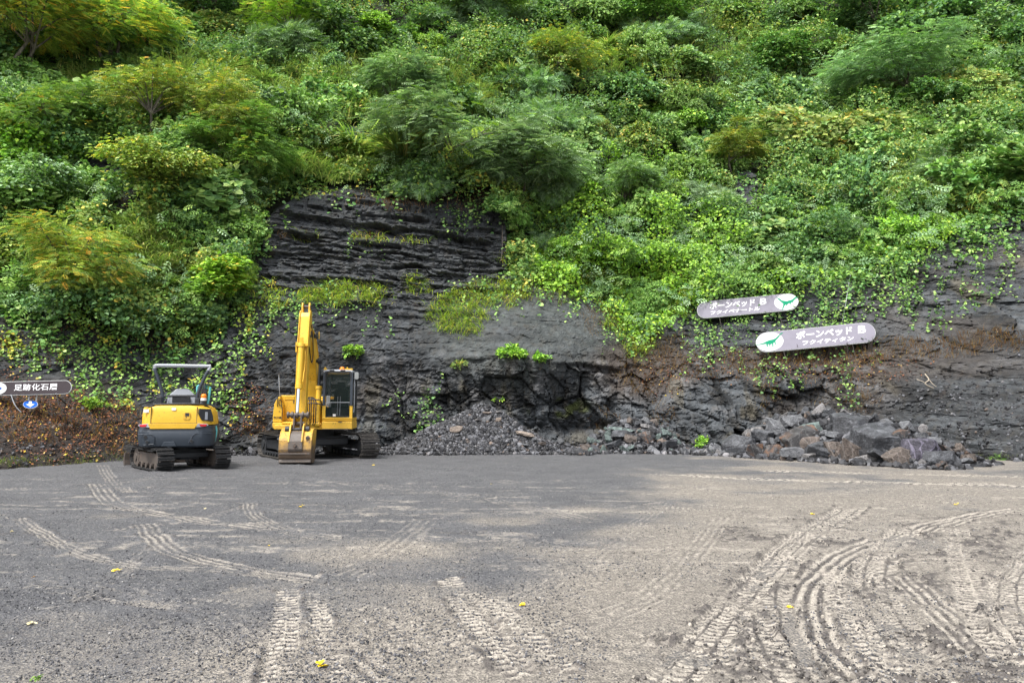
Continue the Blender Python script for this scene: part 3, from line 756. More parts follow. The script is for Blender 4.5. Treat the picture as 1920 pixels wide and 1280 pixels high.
# prototypes: kind -> (name, category, label, group, list of meshes, natural radius)
SH = {
 'deep': ('shrub', 'dense dark green shrub growing in the slope cover', 'dark green shrubs on the hillside', [bush_mesh(11 + i, 1.5, 5200, T_OV, .15, 'deep', clumps=14) for i in range(3)]),
 'mid': ('shrub', 'fresh green leafy shrub growing on the slope', 'fresh green shrubs on the hillside', [bush_mesh(21 + i, 1.4, 5600, T_OV, .13, 'mid', clumps=15) for i in range(3)]),
 'lime': ('shrub', 'bright lime green shrub with small leaves on the middle slope', 'lime green shrubs on the middle slope', [bush_mesh(31 + i, 1.3, 6000, T_OV, .12, 'lime', clumps=16) for i in range(3)]),
 'blue': ('shrub', 'pale bluish green feathery shrub on the slope', 'feathery bluish shrubs on the hillside', [bush_mesh(41 + i, 1.5, 2600, T_SP, .36, 'blue', clumps=14, layer=.4) for i in range(2)]),
 'olive': ('shrub', 'olive green shrub tinged with yellow leaves on the slope', 'olive shrubs with yellowing leaves', [bush_mesh(51 + i, 1.4, 5200, T_DI, .15, 'olive', clumps=15) for i in range(3)]),
 'kudzu': ('vine_mound', 'mound of broad round-leaved vine draped over the slope', 'round-leaved vine mounds', [bush_mesh(61 + i, 1.5, 3300, T_RD, .21, 'kudzu', clumps=12, stems=False, upness=.7, lobes=.5) for i in range(3)]),
 'grass': ('grass_clump', 'tall arching clump of pale green pampas-like grass on the slope', 'tall grass clumps on the hillside', [grass_mesh(71 + i, 1.7, 420) for i in range(3)]),
}
CATN = {'shrub': 'shrub', 'vine_mound': 'vine', 'grass_clump': 'grass clump'}
rngp = np.random.default_rng(2024)
def put_plant(kind, px, py, sc, rot=None, var=None):
    nm, lb, gr, ms = SH[kind]
    x, y, z = [float(a) for a in hit(px, py)]
    o = link(nm, ms[rngp.integers(len(ms)) if var is None else var])
    o.location = (x, y + 0.15 - 0.25 * sc, z - 0.35 * sc); o.rotation_mode = 'ZYX'; tl = (4, 12) if kind == 'grass' else (14, 46)
    o.rotation_euler = (R(rngp.uniform(*tl)), R(rngp.uniform(-14, 14)), rngp.uniform(0, 6.28) if rot is None else rot)
    o.scale = (sc * rngp.uniform(.9, 1.5), sc * rngp.uniform(.85, 1.05), sc * rngp.uniform(.85, 1.15))
    tag(o, lb, CATN[nm], gr)
    return o
def kinds_at(px, py):
    w = {'deep': 1.0, 'mid': 1.7, 'lime': .3, 'blue': .3, 'olive': .3, 'kudzu': .8, 'grass': .5}
    if px < 650 and py > 230: w.update(olive=.6, lime=.5, kudzu=.9, deep=.8, blue=.3)
    if px < 650 and py < 230: w.update(deep=1.3, olive=.5, mid=1.0, grass=.7)
    if 1000 < px < 1330 and py > 300: w.update(lime=2.6, mid=1.6, deep=.25, olive=.1, blue=.2, kudzu=.1)
    if px > 1050 and py < 300: w.update(olive=.15)
    if px > 1300 and 200 < py < 420: w.update(kudzu=2.4, deep=1.2, mid=.5, lime=.1)
    if px > 1280 and py >= 400: w.update(mid=2.2, lime=1.0, kudzu=1.0, deep=.1, blue=.2)
    if 640 < px < 1300 and 60 < py < 300: w.update(olive=.3, mid=1.8, blue=.5, kudzu=.9)
    if 700 < px < 1080 and 230 < py < 380: w.update(blue=1.2, mid=1.6, grass=.5)
    return w
cnt = 0
pts = []
tries = 0
while cnt < 390 and tries < 9000:
    tries += 1
    px = rngp.uniform(-60, 1980); py = rngp.uniform(-70, 640)
    if veg_mask(np.array(px), np.array(py + 12), 8) < 0.75: continue
    md = 27 - 0.008 * py
    if any((px - a) ** 2 + ((py - b) * 1.25) ** 2 < (md * s) ** 2 for a, b, s in pts): continue
    w_ = kinds_at(px, py); ks = list(w_); p_ = np.array([w_[k] for k in ks]); k_ = ks[rngp.choice(len(ks), p=p_ / p_.sum())]
    s_ = float(np.clip(rngp.lognormal(0.0, .42), .45, 2.1))
    if py > 300: s_ *= 0.80
    if py > 400: s_ *= 0.72
    if py > 500: s_ *= 0.75
    if k_ == 'kudzu': s_ = min(s_, 1.15)
    pts.append((px, py, s_)); put_plant(k_, px, py, s_); cnt += 1
for (px, py, s_) in [(262, 500, .85), (292, 520, .8), (325, 535, .7), (268, 560, .6), (300, 500, .8), (120, 490, .6), (215, 175, 1.1), (250, 190, 1.2), (285, 195, 1.1), (330, 180, 1.1), (190, 190, 1.0), (360, 165, 1.1), (410, 150, 1.2), (450, 165, 1.1), (500, 160, 1.1), (640, 180, 1.0), (690, 190, 1.0), (1020, 110, 1.1), (1140, 95, 1.2), (1330, 190, 1.0)]:
    put_plant('grass', px, py, s_).location.y -= .5

# ------------------------------------------------------------------ ground cover: counted by nobody
def sample_mask(rng, n, f, step=5.0):
    gx_ = np.arange(-150, 2070, step); gy_ = np.arange(-160, 895, step); A, Bb = np.meshgrid(gx_, gy_)
    wv = f((A + step / 2).ravel(), (Bb + step / 2).ravel()); wv = np.clip(wv, 0, None)
    c = rng.choice(len(wv), n, p=wv / wv.sum())
    return A.ravel()[c] + rng.uniform(0, step, n), Bb.ravel()[c] + rng.uniform(0, step, n)
def cover(name, label, n, pal_fn, T, size, thick, mask_fn, seed, mat=LEAF, up=0.7, xr=(-33, 33), zr=(0.0, 46), face=0.35, clump=(0.7, .9), strand=0):
    rng = np.random.default_rng(seed)
    if strand:       # runners that hang and creep downslope
        q = n // strand; sx0, sy0 = sample_mask(rng, q, mask_fn); stp = np.cumsum(rng.uniform(1.5, 4.5, (q, strand)), 1); lat = np.cumsum(rng.normal(0, 1.6, (q, strand)), 1) + rng.uniform(-.5, .5, (q, 1)) * stp
        PXs = (sx0[:, None] + lat).ravel(); PYs = np.minimum((sy0[:, None] + stp - strand * 1.2).ravel(), 850); n = len(PXs)
    else: PXs, PYs = sample_mask(rng, n, mask_fn)
    if len(PXs) == 0: return None
    X, Y, Z = hit_fast(PXs, PYs)
    N_ = len(X)
    cl = np.clip(0.55 + 1.9 * fbm(X / clump[0], Z / clump[1], 3, seed + 5), 0.03, 1.4)
    out = thick * cl * rng.uniform(0.02, 1, N_) ** 0.4
    pos = np.stack([X + rng.normal(0, .06, N_), Y - out * 0.85, Z + out * 0.35 + rng.normal(0, .05, N_)], 1)
    ya = unit(rng.standard_normal((N_, 3)) * [1, .6, .5] + [0, -.5, -.25])
    za = unit(np.array([0, -face, up]) + 0.35 * rng.standard_normal((N_, 3)))
    B = Bag()
    PX_, PY_ = PXs, PYs
    col = pal_fn(rng, PX_, PY_, X, Z)
    dist = np.sqrt(X * X + Y * Y)
    B.leaves(T, pos, frames(ya, za), size * rng.uniform(.6, 1.35, N_) * (0.8 + dist / 180.0), col)
    o = link(name, B.mesh(name, [mat])); tag(o, label, None, None, 'stuff'); o['category'] = CATC.get(name, 'ground cover')
    return o
CATC = {}
# fast line-of-sight lookup: tabulate hit() on a grid of photo positions
_hx = np.arange(-180, 2101, 6.0); _hy = np.arange(-200, 905, 5.0)
_HX, _HY = np.meshgrid(_hx, _hy); _hX, _hY, _hZ = hit(_HX.ravel(), _HY.ravel()); _hY = _hY.reshape(_HX.shape)
def hit_fast(px, py):
    Y = bil(px, py, _hx, _hy, _hY)
    dx, dy, dz = ray(px, py); t = Y / dy; X = dx * t; Z = CAM_H + dz * t
    return X, terrain_y(X, Z), Z
def zone_cols(rng, px, py, X, Z):
    n = len(px); out = np.zeros((n, 3)); q = fbm(X / 2.2, Z / 1.8, 3, 700) + .25 * rng.standard_normal(n)
    def setp(m, pal):
        if m.any(): out[m] = pick(rng, pal, int(m.sum()))
    base_ = np.full(n, 'mid', dtype=object)
    base_[q > .25] = 'olive'; base_[q < -.1] = 'deep'
    base_[(px > 1000) & (px < 1330) & (py > 300) & (q > -.3)] = 'lime'
    base_[(px > 1290) & (py > 200) & (py < 410) & (q < .4)] = 'kudzu'
    base_[(px > 1260) & (py >= 400) & (q > -.05)] = 'mid'
    base_[(px > 1260) & (py >= 400) & (q > .28)] = 'lime'
    base_[(px < 520) & (py > 500) & (q > .1)] = 'olive'
    base_[(px < 520) & (py > 500) & (q < -.1)] = 'deep'
    for p_ in ('mid', 'olive', 'deep', 'lime', 'kudzu'): setp(base_ == p_, p_)
    return out
cov = lambda px, py: veg_mask(px, py, 26)
cover('hillside_leaf_cover', 'low leafy undergrowth covering the hillside between the shrubs', 320000, zone_cols, T_OV, .165, 1.7, cov, 801, clump=(2.0, 1.5))
cover('fern_cover', 'feathery ferns and seedlings mixed through the hillside undergrowth', 26000,
      lambda r, px, py, X, Z: np.where((fbm(X / 1.5, Z / 1.5, 2, 809) > 0)[:, None], pick(r, 'mid', len(px), .3), pick(r, 'blue', len(px), .3)), T_SP4, .42, 1.5, cov, 807, clump=(1.1, .9))
cover('creeping_vine_cover', 'round-leaved creeper trailing over the slope and its rocky edges', 42000,
      lambda r, px, py, X, Z: pick(r, 'kudzu', len(px), .3), T_RD, .155, 0.6,
      lambda px, py: np.clip(veg_mask(px, py - 26, 40) * np.clip(.25 + 1.0 * sstep(1250, 1380, px) + .5 * sstep(560, 420, px) * sstep(200, 300, py), 0, 1) * np.clip(.5 + 1.6 * fbm(px / 50, py / 45, 3, 808), 0, 1), 0, 1), 805, strand=16)
# sparse growth on the rock itself: patches listed as (px, py, rx, ry, strength)
def patches(lst):
    def f(px, py):
        m = np.zeros(px.shape)
        wb = 0.5 * fbm(px / 14.0, py / 10.0, 3, 811)
        for cx, cy, rx, ry, s in lst:
            d = np.sqrt(((px - cx) / rx) ** 2 + ((py - cy) / ry) ** 2) + wb
            m = np.maximum(m, s * sstep(1.15, .75, d))
        return m
    return f
LV = [(560, 560, 110, 26, .9), (660, 555, 50, 24, .8), (520, 590, 60, 40, .8), (480, 620, 40, 40, .6), (300, 640, 50, 50, .7), (290, 690, 36, 50, .7), (350, 620, 70, 40, .6), (440, 640, 50, 40, .4),
      (250, 720, 60, 40, .55), (420, 740, 60, 50, .45), (150, 630, 100, 50, .7), (60, 640, 80, 60, .7), (180, 690, 60, 40, .4), (340, 720, 60, 40, .5), (880, 400, 40, 30, .9), (860, 420, 20, 20, .5), (790, 765, 34, 26, .5), (812, 800, 18, 22, .4),
      (1030, 520, 70, 22, .8), (900, 560, 70, 30, .6), (1110, 560, 50, 30, .7), (1170, 600, 40, 40, .8), (1200, 640, 26, 34, .5), (1420, 545, 130, 50, .95), (1330, 600, 60, 50, .7), (1500, 620, 60, 60, .6),
      (1560, 560, 90, 60, .9), (1650, 530, 80, 60, .9), (1800, 490, 110, 70, .45), (1760, 560, 60, 60, .35), (1580, 720, 26, 60, .25), (1490, 690, 60, 24, .35), (1350, 650, 80, 40, .3), (1870, 440, 60, 60, .4), (700, 600, 40, 20, .25), (420, 690, 50, 50, .3),
      (1590, 660, 60, 20, .3), (1440, 700, 40, 30, .25), (680, 455, 45, 8, .4), (830, 700, 30, 20, .2)]
def lv_col(r, px, py, X, Z):
    c = pick(r, 'mid', len(px), .3); q = fbm(X / .8, Z / .8, 2, 830) > .1; c[q] = pick(r, 'kudzu', int(q.sum()), .3)
    y_ = (fbm(X / .5, Z / .5, 2, 833) > .2) & (px < 560); c[y_] = pick(r, 'yellow', int(y_.sum()), .2); return c
cover('rock_face_creeper', 'scattered leafy creeper clinging to the dark rock face', 14500, lv_col, T_RD, .095, 0.36, patches(LV), 815, strand=14)
def patch_grass(name, label, n, lst, pal, h, seed, lean=.8, T=T_BS, mat=BLADE, mask=None, lift=0.0):
    rng = np.random.default_rng(seed); f = mask or patches(lst)
    PXs, PYs = sample_mask(rng, n, f, 3.0)
    X, Y, Z = hit_fast(PXs, PYs); N_ = len(X)
    # tufts: neighbours lean the same way
    la = 3.0 * fbm(X / .5, Z / .4, 2, seed + 1); dirv = unit(np.stack([np.sin(la) * 1.3, -np.ones(N_), 0 * la], 1) + .6 * rng.standard_normal((N_, 3)) * [1, 1, 0])
    up = unit(np.array([0, 0, 1.0]) + dirv * (lean * rng.uniform(.1, .8, N_))[:, None])
    x = unit(np.cross(dirv, up)); y = np.cross(up, x); B = Bag()
    B.leaves(T, np.stack([X, Y + .03 - lift * rng.uniform(.3, 1, N_), Z], 1), np.stack([x, y, up], 2), h * rng.uniform(.4, 1.2, N_), pick(rng, pal, N_, .3))
    o = link(name, B.mesh(name, [mat])); tag(o, label, 'grass', None, 'stuff'); return o
patch_grass('ledge_grass', 'bright grass fringing the ledges and shale dome', 13000,
            [(860, 590, 52, 42, .9), (930, 550, 60, 26, .9), (1010, 500, 60, 36, .8), (1180, 590, 46, 50, .9), (1080, 540, 70, 26, .6), (640, 556, 90, 22, .8), (480, 560, 60, 30, .5), (1150, 540, 60, 40, .8), (1200, 640, 30, 40, .7), (785, 535, 22, 20, .6),
             (690, 452, 50, 10, .35), (570, 448, 30, 10, .35), (780, 455, 30, 8, .3), (1055, 400, 40, 90, .6), (1240, 540, 80, 60, .5)], 'ledge', .62, 841, T=T_BL)
patch_grass('hillside_grass', 'long grass growing among the hillside shrubs', 26000,
            [(250, 180, 130, 50, .9), (400, 150, 90, 40, .7), (700, 180, 200, 60, .4), (900, 160, 100, 40, .5), (300, 470, 60, 60, .9), (100, 470, 60, 40, .4), (1000, 110, 120, 40, .5), (1250, 90, 200, 60, .3), (1400, 130, 100, 60, .3), (640, 320, 90, 30, .5),
             (1120, 100, 60, 60, .4), (560, 100, 90, 60, .4), (1700, 330, 200, 60, .15)], 'grass', .95, 851, T=T_BL, lift=1.3)
patch_grass('dry_stalks', 'brown dried stalks and weeds along the rock benches', 12000,
            [(760, 378, 50, 22, .9), (880, 375, 70, 24, .6), (690, 375, 60, 16, .5), (1250, 660, 60, 40, .7), (1200, 700, 40, 40, .6), (1480, 672, 200, 20, .8), (1350, 690, 120, 26, .5), (1700, 655, 160, 22, .7), (1860, 640, 70, 22, .6), (1130, 790, 40, 26, .5), (1240, 785, 26, 30, .6), (1620, 760, 34, 22, .6),
             (1660, 520, 40, 20, .3), (1640, 480, 30, 14, .4), (990, 560, 130, 14, .3), (1130, 600, 40, 40, .4), (1440, 740, 24, 40, .5), (1560, 730, 80, 40, .3), (560, 445, 40, 10, .4), (690, 450, 40, 10, .4), (250, 380, 60, 20, .3),
             (90, 790, 140, 50, .25), (230, 800, 60, 50, .35), (300, 640, 60, 30, .2), (480, 800, 30, 30, .3), (100, 650, 120, 40, .2)], 'dry', .38, 861, lean=1.1)
# leaf litter on the left bank
def litter_col(r, px, py, X, Z): return pick(r, 'litter', len(px), .3)
def litter_mask(px, py):
    f = patches([(60, 765, 130, 36, .9), (190, 790, 90, 50, .7), (120, 830, 130, 40, .35), (300, 800, 60, 40, .2), (470, 770, 40, 50, .5), (0, 700, 60, 20, .3), (1500, 690, 240, 30, .25), (1250, 700, 60, 40, .3)])
    return f(px, py)
cover('leaf_litter', 'fallen brown and yellow leaves strewn over the left bank', 7500, litter_col, T_DI, .085, .06, litter_mask, 871, mat=TWIG, clump=(.3, .3))
patch_grass('bank_foot_grass', 'short yellowish grass along the foot of the left bank', 2600, [(60, 868, 130, 12, .9), (190, 860, 80, 12, .5), (440, 852, 30, 10, .8), (1880, 862, 60, 10, .7), (1300, 838, 30, 8, .4), (700, 800, 30, 10, .2)], 'olive', .13, 881)
# ------------------------------------------------------------------ the trees that stand out one by one
def tree(name, px, py, Hh, Wd, pal, T, size, label, cat='tree', nleaf=5200, lift=.35, bare=.35, seed=1, layer=.5, droop=.25, fwd=0.6, stems=3, bark_c=(.16, .15, .12), flat=.42, at_Y=None):
    rng = np.random.default_rng(seed)
    if at_Y is None: x, y, z = [float(a) for a in hit(px, py)]
    else: x, y, z = [float(a) for a in at(px, py, at_Y)]
    root = empty(name, (x, y + .1, z)); tag(root, label, cat)
    Tb = Bag(); segs = []; tips = []
    for s_ in range(stems):
        a = rng.uniform(0, 6.28); ln = np.array([math.cos(a) * .25, math.sin(a) * .15 - .25, 1.0])
        p = np.array([rng.normal(0, .12), rng.normal(0, .08), -.4]); q = p + ln * Hh * bare * rng.uniform(.8, 1.15)
        m_ = (p + q) / 2 + rng.normal(0, .05 * Hh, 3) * [1, 1, .2]
        r = .016 * Hh + .02
        segs += [(p, m_, r, r * .8), (m_, q, r * .8, r * .62)]
        for k in range(max(4, 13 // stems)):
            a2 = rng.uniform(0, 6.28); rr = Wd * .5 * math.sqrt(rng.uniform(.12, 1))
            tip = np.array([math.cos(a2) * rr, math.sin(a2) * rr * .75 - fwd, 0]); hrel = rng.uniform(bare + .12, 1.0) * (1 - .38 * (rr / (Wd * .5)) ** 2)
            tip[2] = Hh * hrel
            st = q + rng.normal(0, .03, 3); md = (st + tip) / 2 + [0, 0, .08 * Hh]
            segs += [(st, md, r * .5, r * .32), (md, tip, r * .32, r * .12)]
            tips.append(tip)
            for _ in range(3):
                t2 = md * .4 + tip * .6 + unit(rng.standard_normal(3)) * Wd * .12; segs.append((md * .5 + tip * .5, t2, r * .18, r * .06)); tips.append(t2)
    Tb.tubes(segs, bark_c, 0, 6)
    link('trunk', Tb.mesh('trunk', [BARK]), root)
    tips = np.array(tips); ci = rng.choice(len(tips), nleaf)
    rad = Wd * .15 * rng.uniform(.7, 1.4, len(tips))
    d = unit(rng.standard_normal((nleaf, 3))) * (rng.uniform(0.05, 1, nleaf) ** .5)[:, None]
    pos = tips[ci] + d * rad[ci][:, None] * [1.25, 1.1, flat]
    pos[:, 2] -= droop * ((d[:, 0] ** 2 + d[:, 1] ** 2)) * rad[ci]
    cen = np.array([0, -fwd, Hh * .5])
    out = unit((pos - tips[ci]) + .5 * (pos - cen) * [1, 1, .4])
    ya = unit(out * [1, 1, .3] + .4 * rng.standard_normal((nleaf, 3)) * [1, 1, .5] + [0, 0, -.22])
    za = unit(np.array([0, -.15, .9]) + .25 * out + .25 * rng.standard_normal((nleaf, 3)))
    col = pick(rng, pal[0], nleaf)
    if len(pal) > 1:
        top = rng.uniform(0, 1, nleaf) < sstep(-.2, .5, fbm(pos[:, 0] / (.2 * Wd), pos[:, 2] / (.2 * Wd) + pos[:, 1], 2, seed)) * pal[2]
        c2 = pick(rng, pal[1], nleaf); col[top] = c2[top]
    Cb = Bag(); Cb.leaves(T, pos, frames(ya, za), size * rng.uniform(.65, 1.3, nleaf), col)
    link('crown', Cb.mesh('crown', [LEAF]), root)
    return root
GREYB = (.42, .40, .34)
tree('yellowing_tree', 205, 158, 6.4, 8.6, ('yellow', 'mid', .35), T_SP, .48, 'large yellow-green tree with pale forked trunks at the top left of the slope', seed=3, nleaf=3800, bare=.5, stems=4, bark_c=GREYB, fwd=1.2)
tree('yellowing_tree', 55, 150, 6.2, 7.5, ('yellow', 'olive', .5), T_SP, .46, 'yellow-tinged tree in the top left corner, left of the one with pale trunks', seed=4, nleaf=3400, bare=.4, fwd=1.2)
tree('slender_tree', 540, 118, 5.6, 5.6, ('lime', 'olive', .6), T_SP, .42, 'airy light green tree at the top, left of centre, with a thin upright stem', seed=5, nleaf=2000, bare=.35, stems=2, fwd=.8)
tree('yellowing_shrub_tree', 140, 575, 4.1, 4.5, ('yellow', 'mid', .55), T_SP, .28, 'broad bush-like tree with orange and yellow leaf tips above the white-lettered brown sign', seed=6, nleaf=4600, bare=.2, stems=4, fwd=.6)
tree('lime_tree_sapling', 398, 600, 3.5, 2.7, ('lime', 'yellow', .45), T_RD, .17, 'upright lime green sapling with round leaves above the small excavator', seed=7, nleaf=3800, bare=.22, fwd=.5, flat=.7)
tree('green_tree', 100, 300, 5.4, 4.8, ('mid', 'yellow', .4), T_SP, .36, 'green tree with a few orange leaves near the left edge below the yellow ones', seed=8, nleaf=3800, bare=.2, fwd=.6)
tree('layered_tree', 305, 385, 2.9, 4.8, ('olive', 'yellow', .6), T_OV, .17, 'low spreading tree with layered yellow-green leaves above the bare soil patch', seed=9, nleaf=5500, bare=.25, fwd=.9)
tree('green_tree', 465, 370, 4.6, 5.0, ('mid', 'yellow', .3), T_SP4, .30, 'rounded green tree overhanging the left end of the banded rock face', seed=10, nleaf=5200, bare=.15, fwd=.9)
tree('green_tree', 390, 285, 4.4, 5.2, ('olive', 'yellow', .4), T_SP4, .32, 'olive and yellow tree in the middle of the left slope', seed=12, nleaf=4200, bare=.2, fwd=.8)
tree('silk_tree', 850, 335, 4.4, 8.0, ('blue', 'lime', .22), T_SP, .55, 'flat-topped bluish green feathery tree above the banded rock face', seed=13, nleaf=2600, bare=.45, stems=3, fwd=1.2, flat=.2, layer=.7)
tree('silk_tree', 985, 375, 4.0, 6.0, ('blue', 'mid', .4), T_SP, .52, 'feathery tree with drooping sprays, right of the flat-topped one', seed=14, nleaf=2200, bare=.4, stems=2, fwd=1.2, flat=.22, layer=.7)
tree('green_tree', 55, 425, 3.4, 4.0, ('blue', 'mid', .5), T_OV, .17, 'fresh green tree at the left edge behind the orange-tipped one', seed=15, nleaf=6200, bare=.2, fwd=.5)
tree('round_tree', 1468, 165, 5.0, 5.6, ('kudzu', 'deep', .5), T_OV, .24, 'dark rounded tree near the top, right of centre', seed=16, nleaf=6200, bare=.15, fwd=.8)
tree('feathery_tree', 1690, 195, 4.6, 8.5, ('blue', 'mid', .3), T_SP, .50, 'wide feathery grey-green tree arching over the vines at the upper right', seed=17, nleaf=3400, bare=.3, fwd=1.0, flat=.25)
tree('olive_tree_sapling', 1375, 330, 3.6, 3.4, ('olive', 'yellow', .3), T_SP4, .28, 'small olive green tree with a bare twiggy side in the middle of the slope', seed=18, nleaf=2600, bare=.3, fwd=.6)
tree('yellowing_tree', 1062, 175, 4.6, 5.4, ('olive', 'yellow', .5), T_SP4, .34, 'thin straight-stemmed tree with a yellowing crown near the top centre', seed=19, nleaf=1900, bare=.62, stems=1, fwd=.5, bark_c=GREYB)
tree('silk_tree', 745, 215, 3.8, 5.4, ('blue', 'mid', .5), T_SP, .46, 'feathery green tree left of the upper centre', seed=20, nleaf=2300, bare=.3, fwd=.8, flat=.3)
tree('slender_tree', 285, 275, 4.2, 4.2, ('olive', 'yellow', .35), T_SP4, .30, 'thin dark-stemmed tree with sparse olive leaves behind the long grass', seed=21, nleaf=1900, bare=.5, stems=1, fwd=.3)
tree('bushy_tree', 900, 45, 5.0, 6.6, ('mid', 'blue', .5), T_OV, .24, 'bushy green tree at the top edge, centre', seed=22, nleaf=5200, bare=.15, fwd=.8)
tree('dark_tree', 400, 60, 7.0, 9.0, ('deep',), T_OV, .26, 'large dark tree at the top between the yellow tree and the airy one', seed=23, nleaf=6800, bare=.2, fwd=.0)
tree('dark_tree', 1640, 60, 6.0, 7.0, ('deep', 'kudzu', .5), T_OV, .26, 'dark leafy tree at the top right', seed=24, nleaf=6000, bare=.15, fwd=.6)
tree('bushy_tree', 1240, 70, 5.0, 7.0, ('mid', 'deep', .5), T_OV, .24, 'broad bushy tree at the top, right of centre', seed=25, nleaf=5600, bare=.15, fwd=.6)
tree('feathery_tree', 1180, 395, 3.2, 4.2, ('blue', 'mid', .5), T_SP, .36, 'small feathery tree in the bright green part of the slope', seed=26, nleaf=2200, bare=.25, fwd=.6, flat=.35)

def lone(name, px, py, sc, args, label, cat='shrub', dz=0.0, ground=None):
    me = bush_mesh(*args[0], **args[1])
    o = link(name, me)
    if ground is None:
        x, y, z = [float(a) for a in hit(px, py)]
    else:
        x, y = [float(a) for a in gp(px, py)]; z = ground
    o.location = (x, y, z + dz); o.scale = (sc, sc, sc); tag(o, label, cat); return o
lone('rock_shrub', 657, 668, 1, ((901, .50, 700, T_OV, .11, 'lime'), dict(clumps=9)), 'small lime green shrub on the rock face just right of the raised boom')
lone('rock_shrub', 955, 672, 1, ((902, .62, 800, T_OV, .13, 'lime'), dict(clumps=9)), 'bright lime shrub on the shale dome, above the gravel heap')
lone('rock_shrub', 1012, 680, 1, ((903, .42, 420, T_OV, .12, 'lime'), dict(clumps=7)), 'small lime shrub touching the larger one on the shale dome')
lone('rock_shrub', 178, 765, 1, ((904, .36, 420, T_OV, .09, 'lime'), dict(clumps=8)), 'small yellow-green shrub on the leaf-strewn bank right of the brown sign')
lone('bank_fern', 1788, 868, 1, ((905, .50, 170, T_SP, .22, 'mid'), dict(clumps=9, layer=.3)), 'bright green ferny plant at the right end of the big boulder heap')
lone('bank_fern', 1872, 868, 1, ((906, .24, 60, T_SP, .18, 'mid'), dict(clumps=6)), 'small ferny plant at the foot of the shale bank near the right edge')
lone('weed_clump', 1311, 838, 1, ((907, .42, 700, T_DI, .09, 'lime'), dict(clumps=8)), 'bright green weed clump between the two boulder heaps')
lone('weed_clump', 933, 752, 1, ((908, .20, 90, T_OV, .09, 'lime'), dict(clumps=5)), 'tiny yellow-green weed on the stone wall above the gravel heap')
lone('rock_shrub', 862, 690, 1, ((909, .42, 330, T_DI, .10, 'olive'), dict(clumps=8)), 'thin olive weed on the rock face left of the shale dome')
# ------------------------------------------------------------------ broken stone
def rock_mat(name, cols, vein=None, vein_amt=0.0, rough=0.55, stain=None, bumpd=0.03):
    m = NT(name); v = m.coord(); oi = m.n('ObjectInfo')
    off = m.n('VectorMath', operation='ADD'); m.t.links.new(v, off.inputs[0])
    cmb = m.n('CombineXYZ'); r_ = m.math('MULTIPLY', oi.outputs['Random'], 37.0)
    for i in range(3): m.t.links.new(r_, cmb.inputs[i])
    m.t.links.new(cmb.outputs[0], off.inputs[1]); v = off.outputs[0]
    n1 = m.noise(v, 2.2, 7, 0.65, .3); n2 = m.noise(v, 11, 6, 0.65)
    c = m.ramp(n1, cols)
    c = m.mix(m.ramp(n2, [(.55, 0.0), (.75, .5)]), c, tuple(min(.5, x * 1.5) for x in cols[2][1]))
    c = m.mix(m.ramp(n2, [(.35, .7), (.55, 0.0)]), c, tuple(x * .45 for x in cols[0][1]))
    if vein:
        wv = m.n('TexWave', wave_type='BANDS'); m.t.links.new(v, wv.inputs['Vector']); wv.inputs['Scale'].default_value = .8; wv.inputs['Distortion'].default_value = 9; wv.inputs['Detail'].default_value = 4; wv.inputs['Detail Scale'].default_value = 1.3
        c = m.mix(m.math('MULTIPLY', m.ramp(wv.outputs['Fac'], [(.90, 0.0), (.975, 1.0)]), vein_amt), c, vein)
        c = m.mix(m.math('MULTIPLY', m.ramp(m.noise(v, 1.4, 4, .6), [(.60, 0.0), (.72, 1.0)]), vein_amt * .6), c, vein)
    if stain: c = m.mix(m.math('MULTIPLY', m.ramp(m.noise(v, 1.1, 5, .65, .5), [(.50, 0.0), (.62, 1.0)]), .75), c, stain)
    geo = m.n('NewGeometry'); sx_ = m.n('SeparateXYZ'); m.t.links.new(geo.outputs['Normal'], sx_.inputs[0])
    m.set(Base_Color=c, Roughness=m.ramp(n2, [(.3, rough - .12), (.7, rough + .2)]))
    m.b.inputs['Specular IOR Level'].default_value = .45
    n3 = m.noise(v, 40, 5, .7)
    m.set(Normal=m.bump(n3, .5, .02, m.bump(n2, .8, bumpd * 1.6, m.bump(n1, .6, .08))))
    return m.m
RM = {
 'dark': rock_mat('dark_shale_rock', [(.3, (.024, .025, .028)), (.5, (.060, .063, .071)), (.70, (.17, .178, .195))], None, 0, .5),
 'grey': rock_mat('grey_rock', [(.3, (.060, .062, .068)), (.5, (.14, .145, .155)), (.70, (.27, .275, .29))], None, 0, .55),
 'brown': rock_mat('brown_rock', [(.3, (.050, .041, .036)), (.5, (.11, .088, .074)), (.72, (.19, .155, .135))], (.34, .31, .29), .25, .6),
 'rust': rock_mat('rust_stained_rock', [(.3, (.025, .024, .026)), (.5, (.05, .048, .05)), (.72, (.11, .11, .11))], (.3, .3, .3), .2, .5, (.17, .085, .045)),
 'green': rock_mat('greenish_rock', [(.3, (.036, .046, .044)), (.5, (.09, .118, .112)), (.70, (.21, .255, .245))], (.26, .36, .33), .5, .5),
 'pale': rock_mat('pale_rock', [(.3, (.12, .115, .11)), (.5, (.22, .21, .21)), (.72, (.32, .31, .31))], None, 0, .6),
 'tan': rock_mat('tan_rock', [(.3, (.20, .155, .125)), (.5, (.33, .27, .225)), (.72, (.42, .35, .30))], None, 0, .7),
 'violet': rock_mat('violet_rock', [(.3, (.025, .023, .032)), (.5, (.06, .056, .075)), (.72, (.12, .11, .145))], (.34, .31, .42), .35, .5),
}
def icosphere(sub):
    import bmesh
    bm = bmesh.new(); bmesh.ops.create_icosphere(bm, subdivisions=sub, radius=1.0)
    V = np.array([v.co[:] for v in bm.verts]); Fc = np.array([[v.index for v in f.verts] for f in bm.faces]); bm.free(); return V, Fc
ICO4 = icosphere(4); ICO1 = icosphere(1)
